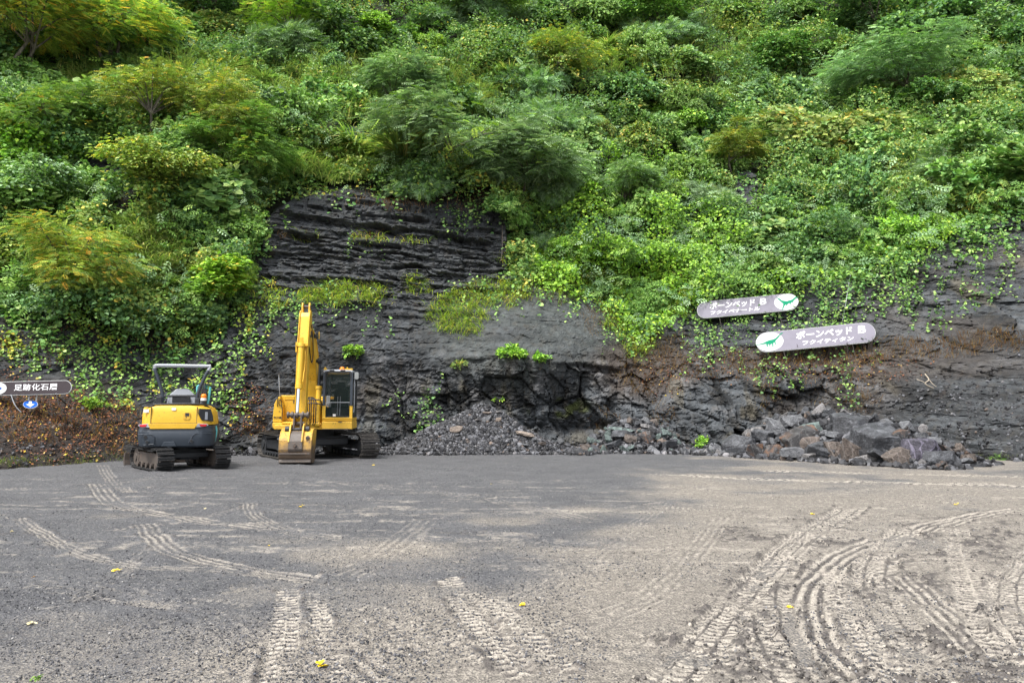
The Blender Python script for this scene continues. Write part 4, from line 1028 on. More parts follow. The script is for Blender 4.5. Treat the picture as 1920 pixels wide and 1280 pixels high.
def rock_geo(seed, planes=13, sq=(1, .8, .7), rough=.03, ico=None):
    rng = np.random.default_rng(seed); V, Fc = ico or ICO4; V = V.copy()
    N = unit(rng.standard_normal((planes, 3))); 
    for k in range(3): N[k] = unit(np.eye(3)[k] + .25 * rng.standard_normal(3))
    for k, n in enumerate(N):
        for sgn in ((1, -1) if k < 3 else (1,)):
            d = rng.uniform(.42, .72); q = V @ (n * sgn); m = q > d
            V[m] -= (q[m] - d)[:, None] * (n * sgn)
    if rough and ico is None:
        nn = fbm(V[:, 0] * 3 + seed, V[:, 1] * 3 + V[:, 2] * 2.3, 4, seed); V *= (1 + rough * 2 * nn)[:, None]
        st = np.sin(V @ unit(rng.standard_normal(3)) * 22 + 3 * nn); V *= (1 + .012 * st)[:, None]
    V *= np.array(sq); V -= V.mean(0)
    V /= np.abs(V[:, 0]).max()
    return V, Fc
RGEO = [rock_geo(1000 + i, planes=9 + i % 7, sq=[(1, .8, .7), (1, .7, .5), (1, .95, .85), (1, .6, .72), (1, .85, .38)][i % 5]) for i in range(15)]
_rm = {}
def rmesh(i, mat):
    if (i, mat) not in _rm: _rm[(i, mat)] = np_mesh('rock', RGEO[i][0], RGEO[i][1], RM[mat])
    return _rm[(i, mat)]
def boulder(x, y, z, wdt, mat, label, group, rng, i=None, rot=None, sc=None, name='boulder', tilt=.5):
    i = int(rng.integers(len(RGEO))) if i is None else i
    o = link(name, rmesh(i, mat)); o.location = (x, y, z)
    o.rotation_euler = (rng.uniform(-tilt, tilt), rng.uniform(-tilt, tilt), rng.uniform(0, 6.28)) if rot is None else rot
    s_ = wdt / 2; sc = sc or (1, rng.uniform(.85, 1.15), rng.uniform(.85, 1.25)); o.scale = (s_ * sc[0], s_ * sc[1], s_ * sc[2])
    tag(o, label, 'boulder', group); return o
def hit_z(px, py, zf, y0=14.0, y1=34.0):
    dx, dy, dz = ray(px, py)
    for Y in np.arange(y0, y1, .04):
        t = Y / dy; X = dx * t; Z = CAM_H + dz * t
        if Z <= zf(X, Y): return float(X), float(Y), float(Z)
    return None
def chips(name, label, n, sampler, size, mats_pal, seed, sub=None, flat=.7):
    """a mass of small broken pieces as one mesh"""
    rng = np.random.default_rng(seed); pos = sampler(rng, n); n = len(pos)
    B = Bag(); G = [rock_geo(2000 + k, planes=7, sq=(1, .8, flat), ico=ICO1) for k in range(6)]; which = rng.integers(0, 6, n)
    sz = size[0] + (size[1] - size[0]) * rng.uniform(0, 1, n) ** 2.6
    e = mats_pal; p = np.array([q[1] for q in e], float); p /= p.sum(); C = np.array([q[0] for q in e])[rng.choice(len(e), n, p=p)] * rng.uniform(.7, 1.35, (n, 1))
    for k in range(6):
        m = which == k; nk = int(m.sum())
        Rm = frames(unit(rng.standard_normal((nk, 3))), unit(rng.standard_normal((nk, 3))))
        B.leaves((G[k][0], [G[k][1]]), pos[m], Rm, sz[m], C[m])
    o = link(name, B.mesh(name, [CHIP])); tag(o, label, 'rubble', None, 'stuff'); return o
cm = NT('stone_chips'); cm.set(Base_Color=cm.attr('Col'), Roughness=.6); cm.b.inputs['Specular IOR Level'].default_value = .4; CHIP = cm.m
CP_DARK = [((.014, .014, .016), 4), ((.034, .035, .039), 4), ((.10, .102, .112), 2.2), ((.15, .145, .15), .22), ((.11, .085, .07), .2)]
CP_YARD = [((.030, .031, .036), 3), ((.065, .066, .074), 4), ((.13, .13, .135), 1.6), ((.28, .27, .26), .3)]
CP_MUD = [((.05, .045, .042), 3), ((.11, .10, .09), 3), ((.26, .235, .20), 1)]
rk = np.random.default_rng(77)

# ---- the big heap of boulders, running back to the left from its near right end
HA = np.array([7.0, 26.0]); HB = np.array([11.55, 20.3]); HL = float(np.linalg.norm(HB - HA)); HU = (HB - HA) / HL; HV = np.array([-HU[1], HU[0]])
if HV[1] < 0: HV = -HV
def heap_big(x, y):
    u = ((x - HA[0]) * HU[0] + (y - HA[1]) * HU[1]) / HL; v = (x - HA[0]) * HV[0] + (y - HA[1]) * HV[1]
    hm = float(np.interp(u, [-.08, .04, .2, .38, .55, .72, .86, 1.0, 1.1], [0, .55, 1.30, 1.62, 1.55, 1.30, 1.05, .45, 0]))
    s = 1 - abs(v - 1.5) / 1.75
    return hm * max(0, s) ** .8 if s > 0 else -.1
BIG = [  # px, py, width px, kind, sx/sy/sz tweak, colour words
 (1390, 838, 66, 'dark', (1, .9, .9), 'big black boulder with rough front near the left end'),
 (1344, 838, 40, 'dark', (1, .8, .7), 'dark low boulder at the left tip'),
 (1402, 806, 44, 'grey', (1, .8, .8), 'greyish purple boulder on the upper left shoulder'),
 (1440, 816, 44, 'dark', (1, .8, .9), 'dark boulder on the left shoulder'),
 (1490, 786, 46, 'grey', (1, .8, .8), 'grey boulder that tops the left half'),
 (1460, 804, 44, 'grey', (1, .8, .9), 'light grey boulder below the top left stone'),
 (1524, 797, 56, 'green', (1, .6, .55), 'greenish grey slab leaning at the top'),
 (1593, 795, 56, 'dark', (1, .8, .8), 'black block standing at the top middle'),
 (1627, 806, 44, 'dark', (1, .8, .7), 'dark boulder right of the black top block'),
 (1505, 822, 58, 'rust', (1, .8, .8), 'dark boulder with an orange-brown corner'),
 (1418, 846, 40, 'rust', (1, .7, 1), 'upright dark stone with a brown face at the lower left'),
 (1457, 845, 34, 'rust', (1, .8, 1.1), 'rust-stained stone at the foot of the left half'),
 (1490, 858, 54, 'grey', (1, .6, .6), 'blue-grey slab with a white vein at the foot'),
 (1525, 868, 28, 'pale', (1, .8, .7), 'small pale grey stone at the front edge'),
 (1523, 828, 46, 'brown', (1, .7, .8), 'brownish boulder in the middle'),
 (1553, 836, 48, 'dark', (1, .8, 1), 'dark boulder left of the big brown one'),
 (1571, 840, 44, 'brown', (1, .7, 1.2), 'large upright brown boulder in the middle'),
 (1600, 850, 56, 'brown', (1, .7, 1.0), 'brown boulder with a white streak at the front'),
 (1628, 868, 34, 'pale', (1, .8, 1.1), 'pale purplish stone standing at the front edge'),
 (1655, 826, 88, 'dark', (1, .6, .7), 'widest black boulder with a sloping face'),
 (1688, 818, 38, 'rust', (1, .6, 1.3), 'pointed brown stone rising at the right'),
 (1690, 864, 46, 'brown', (1, .7, .8), 'grey-brown stone at the foot near the violet one'),
 (1652, 856, 70, 'dark', (1, .6, .5), 'long layered dark slab low at the front'),
 (1731, 846, 58, 'violet', (1, .9, 1.25), 'tall violet and white boulder at the right end'),
 (1764, 864, 48, 'dark', (1, .8, .7), 'low black boulder at the far right tip'),
 (1540, 852, 44, 'dark', (1, .8, .8), 'dark rounded boulder behind the small pale stone'),
 (1660, 796, 50, 'dark', (1, .8, .55), 'flat dark boulder at the top right'),
 (1570, 812, 40, 'grey', (1, .8, .6), 'grey stone with white marks in the upper middle'),
]
spots = []
for k, (px, py, wp, mat, sc, lab) in enumerate(BIG):
    r_ = hit_z(px, py, heap_big)
    if r_ is None:
        gx_, gy_ = [float(a) for a in gp(px, min(py + 14, 884))]; r_ = (gx_, gy_, .2)
    x, y, z = r_; wd_ = wp / FPX * y * (1.28 if wp < 60 else 1.05)
    spots.append((x, y, z, wd_ * .5))
    boulder(x, y + .12, max(z - .05, wd_ * .22), wd_, mat, lab + ' of the big heap', 'boulders of the big heap', rk, i=[2, 5, 8, 0, 11, 3, 6, 12, 1, 7, 13, 10][k % 12] if sc[2] > .6 else 4, rot=(rk.uniform(-.3, .3), rk.uniform(-.35, .35), rk.uniform(-.6, .6)), sc=sc)
n_ = 0; tr_ = 0
while n_ < 185 and tr_ < 20000:
    tr_ += 1
    u = rk.uniform(-.08, 1.05); v_ = rk.uniform(-.3, 2.2); q = HA + HU * HL * u + HV * v_
    x, y = q; z = heap_big(x, y)
    if z < -.05 and rk.uniform() < .7: continue
    wd_ = float(np.clip(rk.lognormal(-.95, .36), .18, .75)); z = max(z, 0)
    if any((x - a) ** 2 + (y - b) ** 2 + (z - c) ** 2 < ((r0 + wd_ * .5) * .72) ** 2 for a, b, c, r0 in spots): continue
    spots.append((x, y, z, wd_ * .5)); n_ += 1
    mat = ['dark', 'dark', 'grey', 'dark', 'rust', 'grey', 'grey', 'dark', 'pale', 'brown'][rk.integers(10)]
    wrd = {'dark': 'dark grey', 'grey': 'mid grey', 'rust': 'rust-stained', 'brown': 'brown', 'violet': 'violet-grey', 'pale': 'pale grey'}[mat]
    szw = 'fist-sized' if wd_ < .25 else ('small' if wd_ < .4 else 'medium')
    boulder(x, y, max(z - wd_ * .12, wd_ * .18), wd_, mat, '%s %s broken stone among the boulders of the big right-hand heap' % (szw, wrd), 'stones filling the big heap', rk, tilt=.9)
# ---- the small heap of greenish stone
def heap_small(x, y):
    u = (x - 2.75) / 3.6; hm = float(np.interp(u, [-.03, .08, .3, .55, .8, 1.0, 1.05], [0, .5, 1.1, 1.3, 1.15, .45, 0])); s = 1 - abs(y - 28.2) / 1.35
    return hm * max(0, s) ** .8 if s > 0 else -.1
SM = [(1167, 804, 52, 'green', (1, .7, .35), 'flat pale teal slab on the upper left'), (1213, 820, 32, 'rust', (1, .7, 1.2), 'pointed brownish green stone in the middle'), (1250, 798, 22, 'tan', (1, .8, .9), 'tan stone on top of the right side'),
      (1112, 825, 28, 'green', (1, .7, .6), 'teal stone at the left end'), (1212, 797, 24, 'pale', (1, .8, .7), 'pale stone at the top middle'), (1150, 832, 34, 'dark', (1, .7, .9), 'dark pointed stone at the lower left'),
      (1255, 833, 28, 'dark', (1, .8, .9), 'dark stone at the lower right'), (1185, 822, 34, 'brown', (1, .7, .8), 'brown-faced stone left of the middle'), (1250, 812, 30, 'green', (1, .8, .7), 'light green-grey stone at the upper right'), (1170, 815, 42, 'dark', (1, .7, .6), 'dark slab under the teal one')]
sp2 = []
for k, (px, py, wp, mat, sc, lab) in enumerate(SM):
    r_ = hit_z(px, py, heap_small) or (*[float(a) for a in gp(px, 846)], .2)
    x, y, z = r_; wd_ = wp / FPX * y * 1.1; sp2.append((x, y, z, wd_ * .5))
    boulder(x, y + .1, max(z - .02, wd_ * .2), wd_, mat, lab + ' of the small heap', 'stones of the small heap', rk, i=4 if sc[2] < .5 else None, rot=(rk.uniform(-.25, .25), rk.uniform(-.3, .3), rk.uniform(-.5, .5)), sc=sc)
n_ = 0; tr_ = 0
while n_ < 70 and tr_ < 12000:
    tr_ += 1
    x = rk.uniform(2.5, 6.6); y = rk.uniform(26.75, 28.8); z = max(heap_small(x, y), 0)
    if z < .02 and rk.uniform() < .6: continue
    wd_ = float(np.clip(rk.lognormal(-1.15, .35), .14, .6))
    if any((x - a) ** 2 + (y - b) ** 2 + (z - c) ** 2 < ((r0 + wd_ * .5) * .72) ** 2 for a, b, c, r0 in sp2): continue
    sp2.append((x, y, z, wd_ * .5)); n_ += 1
    mat = ['dark', 'green', 'green', 'dark', 'rust', 'brown', 'grey', 'grey'][rk.integers(8)]
    wrd = {'dark': 'dark', 'grey': 'grey', 'rust': 'rust-stained', 'brown': 'brown', 'green': 'greenish'}[mat]
    boulder(x, y, max(z - wd_ * .12, wd_ * .18), wd_, mat, '%s broken stone among the small heap left of the green weeds' % wrd, 'stones filling the small heap', rk, tilt=.9)
# ---- the gravel heap
def heap_gravel(x, y):
    x = np.asarray(x, float); y = np.asarray(y, float)
    dx = np.where(x < -1.25, (x + 1.25) / 3.7, (x + 1.25) / 3.3); dy = (y - 28.6) / 1.95
    r = np.sqrt(dx * dx + dy * dy)
    return 1.85 * np.clip(1 - r, 0, 1) ** 1.12 * (1 + .12 * fbm(x * 1.5, y * 1.5, 3, 901)) + .05 * fbm(x * 4, y * 4, 3, 903) * (r < 1) - .06 * (r > .96)
hx = np.linspace(-5.4, 2.6, 220); hy = np.linspace(26.3, 31.5, 150); A, Bm = np.meshgrid(hx, hy); Hh_ = heap_gravel(A, Bm)
idm = np.arange(A.size).reshape(A.shape); Fm = np.stack([idm[:-1, :-1].ravel(), idm[:-1, 1:].ravel(), idm[1:, 1:].ravel(), idm[1:, :-1].ravel()], 1)
gh = NT('crushed_stone'); v = gh.coord(); vc = gh.vor(v, 16, 'F1', 'Color'); sp_ = gh.n('SeparateColor'); gh.t.links.new(vc, sp_.inputs[0])
gh.set(Base_Color=gh.ramp(sp_.outputs[0], [(0, (.018, .018, .022)), (.6, (.045, .046, .052)), (.9, (.10, .10, .108)), (1, (.2, .2, .2))]), Roughness=.7, Normal=gh.bump(gh.vor(v, 16), .9, .04))
o = link('gravel_heap', np_mesh('gravel_heap', np.stack([A.ravel(), Bm.ravel(), Hh_.ravel()], 1), Fm, gh.m)); tag(o, 'conical heap of dark crushed stone beside the large excavator', 'gravel heap')
o['kind'] = 'stuff'
def s_gravel(rng, n):
    x = rng.uniform(-5.6, 2.9, n * 2); y = rng.uniform(26.0, 30.0, n * 2); h = heap_gravel(x, y); k = (h > 0) | (rng.uniform(0, 1, n * 2) < .10)
    x, y, h = x[k][:n], y[k][:n], h[k][:n]; return np.stack([x, y, np.maximum(h, 0) + .01], 1)
chips('gravel_heap_stones', 'dark broken stones covering the gravel heap', 21000, s_gravel, (.022, .10), CP_DARK, 905)
for px, py, wp, mat, sc, lab in [(855, 808, 24, 'tan', (1, .7, .5), 'pinkish tan block on the left flank of the gravel heap'), (985, 818, 34, 'tan', (1, .7, .3), 'wide tan slab on the right flank of the gravel heap'), (962, 786, 14, 'tan', (1, .7, .9), 'small pointed tan stone at the upper right of the gravel heap'),
      (914, 778, 18, 'tan', (1, .5, .5), 'tan stone lying at the top of the gravel heap'), (912, 789, 18, 'grey', (1, .8, .8), 'blue-grey block near the top of the gravel heap'), (897, 791, 14, 'pale', (1, .8, .5), 'pale grey stone left of the blue-grey block on the gravel heap'),
      (935, 792, 12, 'tan', (1, .8, .8), 'small reddish stone right of the blue-grey block on the gravel heap'), (842, 787, 24, 'tan', (1, .5, .3), 'flat tan slab on the upper left of the gravel heap'), (1015, 836, 18, 'brown', (1, .8, .9), 'brown stone at the right foot of the gravel heap'),
      (1045, 836, 16, 'pale', (1, .8, .8), 'pale stone at the far right tip of the gravel heap'), (858, 819, 12, 'grey', (1, .8, .7), 'grey stone under the pinkish block of the gravel heap'), (1000, 828, 13, 'grey', (1, .8, .8), 'grey stone below the wide tan slab'), (935, 776, 10, 'pale', (1, .8, .6), 'small pale stone at the very top of the gravel heap'), (985, 838, 12, 'grey', (1, .8, .8), 'small grey stone at the front foot of the gravel heap')]:
    r_ = hit_z(px, py, lambda a, b: float(heap_gravel(a, b))) or (*[float(a) for a in gp(px, 846)], .1)
    boulder(r_[0], r_[1] - .06, r_[2] + .09, wp / FPX * r_[1] * 1.1, mat, lab, 'larger stones on the gravel heap', rk, rot=(rk.uniform(-.4, .4), rk.uniform(-.3, .3), rk.uniform(-.4, .4)), sc=sc, name='stone')
# ---- rubble along the foot of the cliff, on the right-hand shale slope and between the boulders
def s_foot(rng, n):
    X = rng.uniform(-11, 19, n); Y0 = terrain_y(X, np.full(n, .05)); f = np.abs(rng.normal(0, .45, n)) * np.where((X > 6) | (X < -9), 1.4, 1.0)
    return np.stack([X, Y0 - f + .1, np.maximum(0.0, .22 * (1 - f) * rng.uniform(0, 1, n))], 1)
chips('cliff_foot_rubble', 'broken stone scattered along the foot of the cliff', 1700, s_foot, (.02, .15), CP_DARK, 911)
def s_talus(rng, n):
    PXs, PYs = sample_mask(rng, n, patches([(1800, 790, 190, 90, .8), (1900, 700, 60, 60, .4), (1640, 760, 80, 60, .4), (1200, 810, 130, 20, .4), (60, 850, 120, 26, .5), (150, 790, 150, 40, .12)]))
    X, Y, Z = hit_fast(PXs, PYs); return np.stack([X, Y - .02, Z], 1)
chips('shale_scree', 'loose dark shale fragments on the right-hand slope', 2600, s_talus, (.012, .07), CP_DARK, 915)
def s_heap(rng, n):
    u = rng.uniform(-.12, 1.1, n); v_ = rng.uniform(-.6, 2.4, n); q = HA[None] + HU[None] * (HL * u)[:, None] + HV[None] * v_[:, None]
    z = np.array([heap_big(a, b) for a, b in q]); a1 = np.stack([q[:, 0], q[:, 1], np.maximum(z - .18, .0)], 1)
    m = n // 3; x = rng.uniform(2.4, 6.8, m); y = rng.uniform(26.5, 29.2, m); z = np.array([heap_small(a, b) for a, b in zip(x, y)])
    return np.concatenate([a1, np.stack([x, y, np.maximum(z - .14, 0)], 1)])
chips('heap_rubble', 'small rubble filling the gaps between the heaped boulders', 2600, s_heap, (.04, .18), CP_DARK, 917)
# solid dark core so the gaps are closed
for nm, f, (xa, xb, ya, yb) in (('rubble_core', heap_big, (6, 13.5, 19.5, 29)), ('rubble_core', heap_small, (2.5, 6.6, 26.5, 30))):
    hx = np.linspace(xa, xb, 90); hy = np.linspace(ya, yb, 90); A, Bm = np.meshgrid(hx, hy); Z_ = np.array([f(a, b) for a, b in zip(A.ravel(), Bm.ravel())]) - .22 + .08 * fbm(A.ravel() * 2, Bm.ravel() * 2, 3, 7)
    idm = np.arange(A.size).reshape(A.shape); Fm = np.stack([idm[:-1, :-1].ravel(), idm[:-1, 1:].ravel(), idm[1:, 1:].ravel(), idm[1:, :-1].ravel()], 1)
    o = link(nm, np_mesh(nm, np.stack([A.ravel(), Bm.ravel(), Z_], 1), Fm, gh.m)); tag(o, 'dark packed rubble inside the boulder heap', 'rubble', None, 'stuff')
# ---- loose pebbles over the yard
def s_yard(rng, n):
    py_ = 852 + (1285 - 852) * rng.uniform(0, 1, n) ** .8; px_ = rng.uniform(-80, 2000, n); x, y = gp(px_, py_)
    d = fbm(x * .9, y * .9, 4, 921) + .25 * fbm(x * 4, y * 4, 2, 922) + np.where(px_ < 1100, .12, -.18); k = d > -.12 + rng.uniform(-.25, .3, n)
    x, y = x[k], y[k]; return np.stack([x, y, ground_z(x, y) + .002], 1)
chips('yard_pebbles', 'loose gravel strewn over the yard', 60000, s_yard, (.003, .0105), CP_YARD, 923)
def s_clod(rng, n):
    py_ = rng.uniform(900, 1285, n); px_ = rng.uniform(1150, 2000, n); x, y = gp(px_, py_)
    r = np.clip(np.searchsorted(ys, y) - 1, 0, ny - 2); ci_ = np.clip(((x / (0.78 * ys[r] + 3.5) + 1) / 2 * (nxg - 1)), 0, nxg - 1).astype(int)
    k = Df.reshape(ny, nxg)[r, ci_] > rng.uniform(.25, .8, n); x, y = x[k], y[k]; return np.stack([x, y, ground_z(x, y) + .003], 1)
chips('mud_clods', 'crumbs of dried mud thrown up beside the wheel marks', 16000, s_clod, (.004, .019), CP_MUD, 925)
# ------------------------------------------------------------------ solid modelling helper
class MB:
    def __init__(s, M=None): s.V = []; s.F = []; s.M = M or Matrix()
    def add(s, V, F):
        b = len(s.V); s.V += [tuple(s.M @ Vector(v)) for v in V]; s.F += [[b + i for i in f] for f in F]; return s
    def box(s, c, d, rot=None):
        Mr = Euler(rot).to_matrix() if rot else Matrix.Identity(3)
        V = [Vector(c) + Mr @ Vector((x * d[0] / 2, y * d[1] / 2, z * d[2] / 2)) for x in (-1, 1) for y in (-1, 1) for z in (-1, 1)]
        return s.add(V, [[0, 1, 3, 2], [4, 6, 7, 5], [0, 4, 5, 1], [2, 3, 7, 6], [0, 2, 6, 4], [1, 5, 7, 3]])
    def prism(s, poly, a, b, axis='x'):
        n = len(poly)
        f = {'x': lambda p, t: (t, p[0], p[1]), 'y': lambda p, t: (p[0], t, p[1]), 'z': lambda p, t: (p[0], p[1], t)}[axis]
        V = [f(p, a) for p in poly] + [f(p, b) for p in poly]
        return s.add(V, [list(range(n))[::-1], list(range(n, 2 * n))] + [[i, (i + 1) % n, n + (i + 1) % n, n + i] for i in range(n)])
    def cyl(s, p0, p1, r0, r1=None, n=20):
        r1 = r0 if r1 is None else r1; p0 = Vector(p0); p1 = Vector(p1); d = (p1 - p0).normalized()
        a = d.orthogonal().normalized(); b = d.cross(a)
        V = [p0 + (a * math.cos(t) + b * math.sin(t)) * r0 for t in [2 * math.pi * k / n for k in range(n)]] + [p1 + (a * math.cos(t) + b * math.sin(t)) * r1 for t in [2 * math.pi * k / n for k in range(n)]]
        return s.add(V, [list(range(n))[::-1], list(range(n, 2 * n))] + [[i, (i + 1) % n, n + (i + 1) % n, n + i] for i in range(n)])
    def tube(s, pts, r, n=8, smooth=4, taper=None):
        P_ = [Vector(p) for p in pts]
        if smooth and len(P_) > 2:
            Q = [P_[0] * 2 - P_[1]] + P_ + [P_[-1] * 2 - P_[-2]]; out = []
            for i in range(1, len(Q) - 2):
                for k in range(smooth):
                    t = k / smooth; out.append(.5 * ((2 * Q[i]) + (-Q[i - 1] + Q[i + 1]) * t + (2 * Q[i - 1] - 5 * Q[i] + 4 * Q[i + 1] - Q[i + 2]) * t * t + (-Q[i - 1] + 3 * Q[i] - 3 * Q[i + 1] + Q[i + 2]) * t ** 3))
            out.append(P_[-1]); P_ = out
        V = []; up = None
        for i, p in enumerate(P_):
            d = (P_[min(i + 1, len(P_) - 1)] - P_[max(i - 1, 0)]).normalized()
            a = d.orthogonal().normalized() if up is None else (up - d * up.dot(d)).normalized(); up = a; b = d.cross(a)
            rr = r if taper is None else r * (1 + (taper - 1) * i / (len(P_) - 1))
            V += [p + (a * math.cos(t) + b * math.sin(t)) * rr for t in [2 * math.pi * k / n for k in range(n)]]
        m = len(P_); F = [[i * n + k, i * n + (k + 1) % n, (i + 1) * n + (k + 1) % n, (i + 1) * n + k] for i in range(m - 1) for k in range(n)]
        return s.add(V, F + [list(range(n))[::-1], list(range((m - 1) * n, m * n))])
    def loft(s, rings):
        n = len(rings[0]); V = [v for r_ in rings for v in r_]; m = len(rings)
        return s.add(V, [list(range(n))[::-1], list(range((m - 1) * n, m * n))] + [[i * n + k, i * n + (k + 1) % n, (i + 1) * n + (k + 1) % n, (i + 1) * n + k] for i in range(m - 1) for k in range(n)])
    def sphere(s, c, r, sc=(1, 1, 1), n=14, half=False):
        rings = []
        z0 = 0 if half else -math.pi / 2 + .01
        for i in range(9):
            a = z0 + (math.pi / 2 - .01 - z0) * i / 8
            rings.append([(c[0] + math.cos(t) * math.cos(a) * r * sc[0], c[1] + math.sin(t) * math.cos(a) * r * sc[1], c[2] + math.sin(a) * r * sc[2]) for t in [2 * math.pi * k / n for k in range(n)]])
        return s.loft(rings)
    def build(s, name, mat, parent, bevel=.012, smooth=False, seg=2):
        me = bpy.data.meshes.new(name); me.from_pydata(s.V, [], s.F); me.materials.append(mat)
        import bmesh
        bm = bmesh.new(); bm.from_mesh(me); bmesh.ops.recalc_face_normals(bm, faces=bm.faces); bm.to_mesh(me); bm.free()
        if smooth: me.polygons.foreach_set('use_smooth', [True] * len(me.polygons)); me.set_sharp_from_angle(angle=R(38))
        o = link(name, me, parent)
        if bevel:
            b = o.modifiers.new('bevel', 'BEVEL'); b.width = bevel; b.segments = seg; b.limit_method = 'ANGLE'; b.angle_limit = R(35); b.harden_normals = False
        return o
def rrect(xl, xr, yf, yr, rf, rb, z, n=6):
    """plan outline: front corners rf at y = yf, rear corners rb at y = yr"""
    out = []
    for (cx, cy, r, a0) in [(xr - rf, yf - rf, rf, 0), (xl + rf, yf - rf, rf, 90), (xl + rb, yr + rb, rb, 180), (xr - rb, yr + rb, rb, 270)]:
        for k in range(n + 1):
            a = R(a0 + 90 * k / n); out.append((cx + r * math.cos(a), cy + r * math.sin(a), z))
    return out
def rr2(w_, h_, r, n=6, cx=0, cy=0):
    return [(x, y) for x, y, _ in rrect(cx - w_ / 2, cx + w_ / 2, cy + h_ / 2, cy - h_ / 2, r, r, 0, n)]
def paint(name, col, rough=.38, wear=None, wear_amt=.5, dirt=(.10, .085, .07), low=None, metal=0.0):
    m = NT(name); v = m.coord(); n1 = m.noise(v, 3.5, 6, .62); n2 = m.noise(v, 24, 5, .65)
    c = m.mix(m.ramp(n1, [(.35, .22), (.65, 0.0)]), col, tuple(x * .62 for x in col))
    if low is not None:      # caked earth on the lower parts
        tc = m.n('TexCoord'); sz = m.n('SeparateXYZ'); m.t.links.new(tc.outputs['Object'], sz.inputs[0])
        g = m.math('ADD', m.math('MULTIPLY', m.math('SUBTRACT', low[1], sz.outputs[2]), 1.0 / (low[1] - low[0])), m.math('MULTIPLY', m.math('SUBTRACT', n1, .5), 2.4), True)
        c = m.mix(m.math('MULTIPLY', g, low[2]), c, dirt)
    if wear: c = m.mix(m.ramp(m.math('ADD', m.math('MULTIPLY', n2, .7), m.math('MULTIPLY', n1, .3)), [(.60 - .12 * wear_amt, 0.0), (.66 - .10 * wear_amt, 1.0)]), c, wear)
    m.set(Base_Color=c, Roughness=m.ramp(n1, [(.3, rough), (.7, min(1, rough + .22))]), Metallic=metal)
    m.set(Normal=m.bump(n2, .12, .01))
    return m.m
YEL = paint('yellow_paint', (.72, .43, .028), .35, (.16, .09, .04), .2)
YEL2 = paint('worn_yellow_paint', (.72, .43, .04), .45, (.13, .07, .035), .32)
BKT = paint('bucket_paint', (.60, .34, .035), .5, (.12, .075, .045), .55, dirt=(.085, .062, .050), low=(.38, .80, .95))
STEEL = paint('worn_steel', (.085, .070, .060), .5, (.16, .10, .065), .4)
DARKM = paint('dark_metal', (.020, .022, .026), .45, (.05, .045, .04), .3)
GREYP = paint('slate_grey_paint', (.028, .038, .052), .38, (.06, .06, .06), .1)
SILV = paint('pale_grey_paint', (.36, .38, .41), .35)
TRK = paint('muddy_track_steel', (.055, .050, .046), .5, (.16, .145, .125), .55, metal=.2)
TRKD = paint('black_track', (.018, .018, .019), .5, (.085, .078, .07), .4)
RUBB = paint('black_rubber', (.012, .012, .013), .6)
TEAL = paint('teal_paint', (.10, .42, .42), .4)
CHRM = NT('chrome_rod'); CHRM.set(Base_Color=(.75, .76, .78, 1), Metallic=1.0, Roughness=.12); CHRM = CHRM.m
ORG = NT('orange_lamp'); ORG.set(Base_Color=(.9, .22, .01, 1), Roughness=.15); ORG = ORG.m
REDL = NT('red_lamp'); REDL.set(Base_Color=(.55, .02, .03, 1), Roughness=.15); REDL = REDL.m
WHT = NT('white_plastic'); WHT.set(Base_Color=(.75, .75, .74, 1), Roughness=.4); WHT = WHT.m
BLKF = NT('black_seat_cloth'); BLKF.set(Base_Color=(.012, .012, .014, 1), Roughness=.9); BLKF = BLKF.m
GLS = NT('window_glass'); GLS.set(Base_Color=(.02, .04, .035, 1), Roughness=.03, IOR=1.45)
GLS.b.inputs['Alpha'].default_value = .18; GLS.b.inputs['Specular IOR Level'].default_value = .6; GLS = GLS.m
MIR = NT('mirror_glass'); MIR.set(Base_Color=(.5, .52, .54, 1), Metallic=1.0, Roughness=.08); MIR = MIR.m

